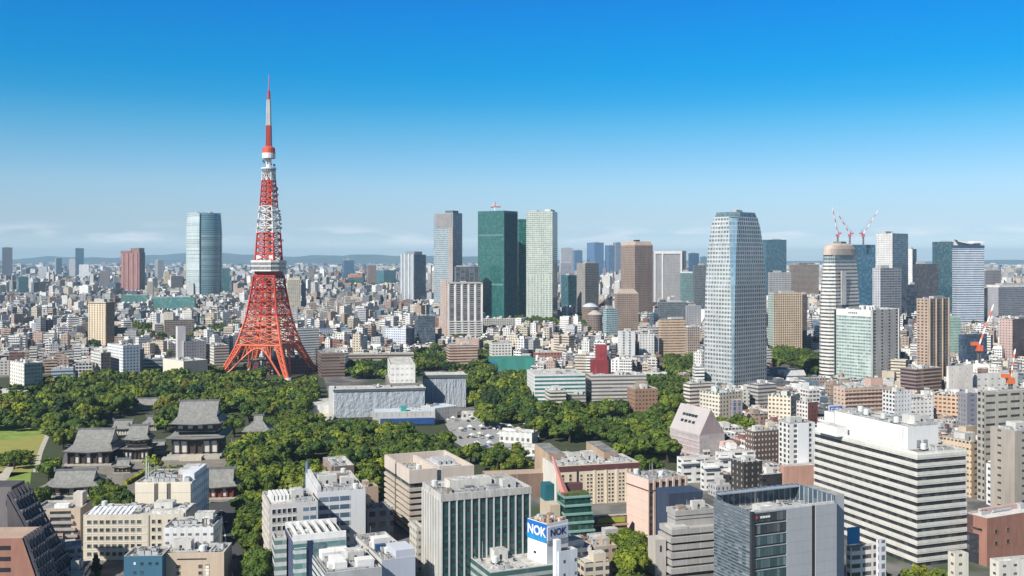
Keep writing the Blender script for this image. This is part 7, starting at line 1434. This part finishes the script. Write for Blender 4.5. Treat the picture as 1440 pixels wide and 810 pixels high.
# ------------------------------------------------------------------ the rest of the town
def town():
    q = np.random.default_rng(11); pr = random.Random(21)
    PAL = [((.72, .71, .69), 32, 'white'), ((.62, .60, .56), 20, 'off-white'), ((.56, .49, .39), 18, 'cream'), ((.40, .40, .41), 14, 'grey'), ((.36, .27, .21), 11, 'brown'), ((.48, .36, .29), 8, 'pinkish tan'), ((.16, .17, .19), 8, 'dark grey'), ((.24, .11, .08), 3, 'brick red'), ((.10, .16, .22), 5, 'blue-grey')]
    cols = np.array([p[0] for p in PAL]); wts = np.array([p[1] for p in PAL], float); wts /= wts.sum()
    OPEN = [P for _, P, _, _ in TZ] + [[(-60, 530), (-60, 700), (90, 700), (340, 690), (460, 600), (660, 600), (760, 650), (960, 660), (960, 575), (830, 566), (740, 565), (655, 520), (450, 525), (320, 512), (180, 522)], [(320, 505), (450, 505), (450, 545), (320, 545)], [(455, 522), (660, 522), (660, 600), (430, 600)], [(1078, 488), (1166, 490), (1166, 556), (1078, 552)], [(925, 495), (992, 495), (992, 540), (925, 540)]]
    KEEP = [[(-400, 366), (1840, 366), (1840, 640), (1640, 640), (1500, 640), (1090, 690), (1085, 610), (1000, 580), (960, 545), (900, 525), (760, 527), (640, 500), (480, 510), (440, 500), (330, 510), (180, 522), (60, 540), (-200, 560)], [(975, 640), (1095, 615), (1100, 700), (1010, 700)], [(60, 760), (116, 760), (116, 860), (60, 860)], [(800, 770), (866, 770), (860, 880), (790, 880)], [(1360, 640), (1460, 640), (1460, 690), (1360, 690)], [(480, 720), (520, 715), (540, 770), (490, 770)]]
    foot = []
    for h in HERO: foot.append((h.C[0], h.C[1], h.u[0], h.u[1], h.w, h.d, h.Y, h.px[0], h.px[1], h.base if h.base > 366 else 900, h.d * abs(h.v[1]) + h.w * abs(h.u[1])))
    FT_ = np.array(foot)
    B = []   # x y w d h th colourindex
    def layer(y0, y1, st, wmin, wmax, hf, fill=.92, th0=None):
        ys = np.arange(y0, y1, st)
        for y in ys:
            xm = y * (.60 if y > 1000 else .56) + 90; xs = np.arange(-xm, xm, st)
            X = xs + q.uniform(-.22, .22, len(xs)) * st; Yv = y + q.uniform(-.22, .22, len(xs)) * st
            ok = q.random(len(xs)) < fill
            px = 720 + X / Yv * F; py = HZ + HC * F / Yv
            for i in np.nonzero(ok)[0]:
                if y < 3300:
                    if not any(inpoly(px[i], py[i], P) for P in KEEP): continue
                    if any(inpoly(px[i], py[i] , P) for P in OPEN): continue
                w_, d_ = q.uniform(wmin, wmax), q.uniform(wmin, wmax); rad = .5 * math.hypot(w_, d_) * .8
                dx, dy = X[i] - FT_[:, 0], Yv[i] - FT_[:, 1]; lx = dx * FT_[:, 2] + dy * FT_[:, 3]; ly = -dx * FT_[:, 3] + dy * FT_[:, 2]
                if np.any((lx > -rad) & (lx < FT_[:, 4] + rad) & (ly > -rad) & (ly < FT_[:, 5] + rad)): continue
                h_ = hf(px[i], Yv[i])
                # stay below what the photograph shows of the buildings behind
                hp = w_ / Yv[i] * F / 2
                near = (FT_[:, 6] > Yv[i]) & (FT_[:, 7] < px[i] + hp) & (FT_[:, 8] > px[i] - hp)
                if near.any():
                    lim = HC - (FT_[near, 9].max() - 5 - HZ) / F * Yv[i]
                    if h_ > lim: h_ = max(lim, 5.0 + 3 * q.random())
                blk = math.floor(X[i] / 170) * 7 + math.floor(Yv[i] / 210) * 13
                th = R(18) + R(55) * math.sin(blk * 1.7) * (1 if Yv[i] > 900 else .1)
                B.append((X[i], Yv[i], w_, d_, h_, th, int(q.choice(len(PAL), p=wts))))
    def hn(px, y):
        h = 6.5 + q.gamma(1.9, 3.8)
        if q.random() < .16: h += q.uniform(8, 24)
        if px > 1080 and y < 1300: h = min(h, 26)
        if y < 800: h = min(h, 15)
        return min(h, 46 if y > 1500 else 34)
    def hf_(px, y):
        h = 8 + q.gamma(2.0, 5.0)
        if q.random() < (.07 if px < 600 else .12): h += q.uniform(12, 45 if px < 600 else 60)
        return min(h, 100)
    layer(395, 1000, 13, 8, 15, hn); layer(1000, 1750, 13.2, 7, 15, hn); layer(1750, 2900, 15.5, 8, 19, hn); layer(2900, 5600, 25, 12, 27, hf_); layer(5600, 11000, 47, 20, 48, hf_, .85); layer(11000, 21000, 130, 50, 120, lambda p, y: 9 + q.gamma(2, 8), .8)
    B = np.array(B)
    # which ones show: paint back to front on a small screen
    Wd, Hd = 1440, 460; buf = np.full((Hd, Wd), -1, int)
    recs = []
    for i, b_ in enumerate(B):
        if b_[1] > 3400: continue
        e = (b_[2] + b_[3]) * .36; Yn = b_[1]; s = F / Yn
        recs.append((Yn, i, 720 + (b_[0] - e) * s, 720 + (b_[0] + e) * s, HZ + (HC - b_[4]) * F / (Yn + e), HZ + HC * F / (Yn - e)))
    for k, h in enumerate(HERO): recs.append((h.Y, -10 - k, h.px[0], h.px[1], h.top - 3, HZ + HC * F / h.Y))
    recs.sort(key=lambda r: -r[0])
    for Yn, i, x0, x1, y0, y1 in recs:
        a, b_, c, d = int(max(0, x0)), int(min(Wd, x1 + 1)), int(max(0, y0 - 350)), int(min(Hd, y1 - 350))
        if b_ > a and d > c: buf[c:d, a:b_] = i
    cnt = np.bincount(buf[buf >= 0].ravel(), minlength=len(B))
    pick = [int(i) for i in np.argsort(-cnt)[:250] if cnt[i] > 30]
    picked = set(pick)
    # individual ones
    ROOFN = ['a roof house', 'two roof boxes', 'a water tank', 'a bare roof']
    seen = {}
    fm = {}
    for i in pick:
        x, y, w_, d_, h_, th, ci = B[i]; px = 720 + x / y * F; py = HZ + (HC - h_ * .5) * F / y
        fl = max(2, int(h_ / 3.2)); kind = 'house' if fl <= 3 else OB if ci in (6, 8) else AB
        hgt = 'low' if fl <= 3 else 'mid-height' if fl <= 7 else 'tall'
        shp = 'narrow' if min(w_, d_) < 10 else 'broad' if max(w_, d_) > 15 else 'square'
        rt = pr.randrange(4)
        near = sorted(HERO, key=lambda h: math.hypot(((h.px[0] + h.px[1]) / 2 - px) * .8, (h.base if 366 < h.base < 900 else 700) - 12 - py))[:3]
        def rel(h):
            dpx = px - (h.px[0] + h.px[1]) / 2; ov = h.px[0] - 3 < px < h.px[1] + 3
            if ov: return 'before' if y < h.Y else 'behind'
            return 'west of' if dpx < 0 else 'east of'
        noun = 'house' if kind == 'house' else 'block'
        base = f'{hgt} {shp} {PAL[int(ci)][2]} {noun}'
        for cand in (f'{base} {rel(near[0])} the {near[0].ref}', f'{base} with {ROOFN[rt]} {rel(near[0])} the {near[0].ref}', f'{base} {rel(near[0])} {near[0].ref}, {rel(near[1])} {near[1].ref}', f'{base} {rel(near[1])} the {near[1].ref}', f'{base} with {ROOFN[rt]} {rel(near[1])} {near[1].ref}', f'{base} {rel(near[2])} the {near[2].ref}'):
            if cand not in seen and len(cand.replace('-', ' ').split()) <= 16: break
        seen[cand] = 1
        if len(cand.split()) > 16: cand = f'{base} {rel(near[0])} the {near[0].ref}'
        o = thing(kind, cand, 'house' if kind == 'house' else 'building', (x, y, 0), th, 'ordinary buildings of the low town')
        wc = tuple(cols[int(ci)] * pr.uniform(.88, 1.08)); wc = tuple(round(min(.8, c), 2) for c in wc)
        st = pr.choice([dict(ww=.55, wh=.42), dict(ww=1, wh=.42), dict(ww=.4, wh=.5), dict(ww=.75, wh=.5)]); kk = (wc, tuple(st.values()))
        ms = fac(wc, (.05, .055, .065), fl=3.2, bay=pr.choice([2.6, 3.4, 4.2]), **st); blank = mat(wc, .75, .85, 1.05, .1)
        a, b_ = w_ / 2, d_ / 2; g = M(); P = [(-a, -b_), (a, -b_), (a, b_), (-a, b_)]
        mi = [0, 1, 0, 0] if pr.random() < .4 else [1, 0, 0, 0] if pr.random() < .2 else [0, 0, 0, 0]
        g.prism(P, 0, h_, mi, None); I = [(p[0] * .94, p[1] * .94) for p in P]
        for k in range(4):
            g.face([(*P[k], h_), (*P[(k + 1) % 4], h_), (*I[(k + 1) % 4], h_), (*I[k], h_)], 1); g.face([(*I[(k + 1) % 4], h_ - .8), (*I[k], h_ - .8), (*I[k], h_), (*I[(k + 1) % 4], h_)], 1)
        g.build('walls', [ms, blank], o); g = M(); g.face([(*p, h_ - .8) for p in I]); g.build('roof', pr.choice([ROOF, ROOFL, ROOFL, mat((.30, .34, .32), .9), mat((.36, .30, .26), .9)]), o)
        if rt != 3:
            for k in range(2 if rt == 1 else 1):
                s1, s2 = a * pr.uniform(.3, .5), b_ * pr.uniform(.3, .5); ox, oy = pr.uniform(-1, 1) * (a * .9 - s1), pr.uniform(-1, 1) * (b_ * .9 - s2); g = M(); g.box(ox - s1, ox + s1, oy - s2, oy + s2, h_ - .8, h_ + pr.uniform(1.6, 3.4), 0, 1); g.build('roof_house', [blank, ROOFL], o)
        if rt == 2: link('water_tank', TANK, o, (a * .3, -b_ * .3, h_ - .8))
        for k in range(pr.randint(1, 4)): link('air_conditioner', AC, o, (pr.uniform(-.75, .75) * a, pr.uniform(-.75, .75) * b_, h_ - .8), pr.choice([0, 1.57]))
        if st['ww'] >= .75 and pr.random() < .6 and y < 1700:
            for k in range(1, fl): g = M(); g.box(-a + .3, a - .3, -b_ - 1.0, -b_ - .02, k * 3.2 - .5, k * 3.2 + .5); g.build('balcony', blank, o)
    # everything smaller as one town mass
    rest = np.array([i for i in range(len(B)) if i not in picked]); b_ = B[rest]; n = len(b_)
    c, s = np.cos(b_[:, 5]), np.sin(b_[:, 5]); hw, hd = b_[:, 2] / 2, b_[:, 3] / 2
    def boxes(cx, cy, hw, hd, z0, z1, c, s):
        cor = [(-1, -1), (1, -1), (1, 1), (-1, 1)]; xy = [(cx + c * hw * i - s * hd * j, cy + s * hw * i + c * hd * j) for i, j in cor]
        V = []
        for k in range(4):
            p, r = xy[k], xy[(k + 1) % 4]; V.append(np.stack([np.stack([p[0], p[1], z0], -1), np.stack([r[0], r[1], z0], -1), np.stack([r[0], r[1], z1], -1), np.stack([p[0], p[1], z1], -1)], 1))
        top = np.stack([np.stack([p[0], p[1], z1], -1) for p in xy], 1)
        return V, top
    wallP, wallC, wallU, roofP, roofC = [], [], [], [], []
    col = cols[b_[:, 6].astype(int)] * q.uniform(.82, 1.08, (n, 1)); rc = np.where(q.random((n, 1)) < .55, q.uniform(.45, .72, (n, 1)), q.uniform(.2, .45, (n, 1))) * np.array([1, .985, .96]) * np.ones((n, 3))
    od = q.random(n); rc[od < .05] = (.10, .22, .17); rc[(od > .05) & (od < .09)] = (.30, .12, .08); rc[(od > .09) & (od < .12)] = (.06, .14, .30)
    def add(V, top, col, rc, zt):
        for k, v in enumerate(V):
            wallP.append(v); wallC.append(np.concatenate([col, np.where(q.random((len(col), 1)) < .25, 1.0, q.random((len(col), 1)) * .8)], 1)); L_ = np.linalg.norm(v[:, 1] - v[:, 0], axis=1); u0 = q.uniform(0, 3, len(L_)); z = np.zeros_like(L_)
            wallU.append(np.stack([np.stack([u0, v[:, 0, 2]], -1), np.stack([u0 + L_, v[:, 0, 2]], -1), np.stack([u0 + L_, v[:, 2, 2]], -1), np.stack([u0, v[:, 2, 2]], -1)], 1))
        roofP.append(top); roofC.append(rc)
    V, top = boxes(b_[:, 0], b_[:, 1], hw, hd, np.zeros(n), b_[:, 4], c, s); add(V, top, col, rc, None)
    k = np.nonzero((b_[:, 1] < 6500) & (q.random(n) < .75))[0]; ox, oy = q.uniform(-.4, .4, len(k)) * b_[k, 2], q.uniform(-.4, .4, len(k)) * b_[k, 3]
    V, top = boxes(b_[k, 0] + c[k] * ox - s[k] * oy, b_[k, 1] + s[k] * ox + c[k] * oy, hw[k] * q.uniform(.2, .45, len(k)), hd[k] * q.uniform(.2, .45, len(k)), b_[k, 4], b_[k, 4] + q.uniform(1.5, 4.5, len(k)), c[k], s[k]); add(V, top, col[k], rc[k], None)
    P = np.concatenate(wallP); C = np.concatenate(wallC); U = np.concatenate(wallU); P2 = np.concatenate(roofP); C2 = np.concatenate(roofC); C2 = np.concatenate([C2, np.ones((len(C2), 1))], 1)
    me = quads_mesh('distant_town', np.concatenate([P, P2]), np.concatenate([C, C2]), attr_mat('town_wall')); me.materials.append(attr_mat('town_roof', win=False))
    uv = me.uv_layers.new(name='UVMap'); UU = np.zeros((len(P) + len(P2), 4, 2), 'f'); UU[:len(P)] = U; uv.data.foreach_set('uv', UU.ravel())
    mi = np.zeros(len(P) + len(P2), 'i'); mi[len(P):] = 1; me.polygons.foreach_set('material_index', mi); me.update()
    o = link('distant_town', me); o['kind'] = 'stuff'
    # tree patches among the far houses
    Ps, Cs = [], []; base = [crown_arrays(400 + j, 10, 12, .2) for j in range(4)]
    for _ in range(2600):
        y = 1400 * (14 ** q.random()); x = y * q.uniform(-.53, .53)
        if y < 2500 and not any(inpoly(720 + x / y * F, HZ + HC * F / y, P_) for P_ in KEEP): continue
        if math.sin(x * .011 + 2) * math.sin(y * .009) < .1 and q.random() < .75: continue
        dx, dy = x - FT_[:, 0], y - FT_[:, 1]; lx = dx * FT_[:, 2] + dy * FT_[:, 3]; ly = -dx * FT_[:, 3] + dy * FT_[:, 2]
        if np.any((lx > -6) & (lx < FT_[:, 4] + 6) & (ly > -6) & (ly < FT_[:, 5] + 6)): continue
        for _k in range(3 if y < 4000 else 6):
            Pp, Cc = base[q.integers(4)]; r = q.uniform(5, 9) * (1 if y < 4000 else 2.2); p = Pp * r + np.array([x + q.normal() * r * 1.6, y + q.normal() * r * 1.6, 4 + r * .2]); Ps.append(p); Cs.append(Cc * np.array([.045, .075, .02]) * q.uniform(.7, 1.3))
    o = link('distant_trees', quads_mesh('distant_trees', np.concatenate(Ps), np.concatenate(Cs), leaf_mat('leaf_far', (1, 1, 1), False))); o['kind'] = 'stuff'
    print('TOWN', len(B), 'picked', len(pick), 'trees', len(TREEP), 'dup', len(pick) - len(seen))
town()
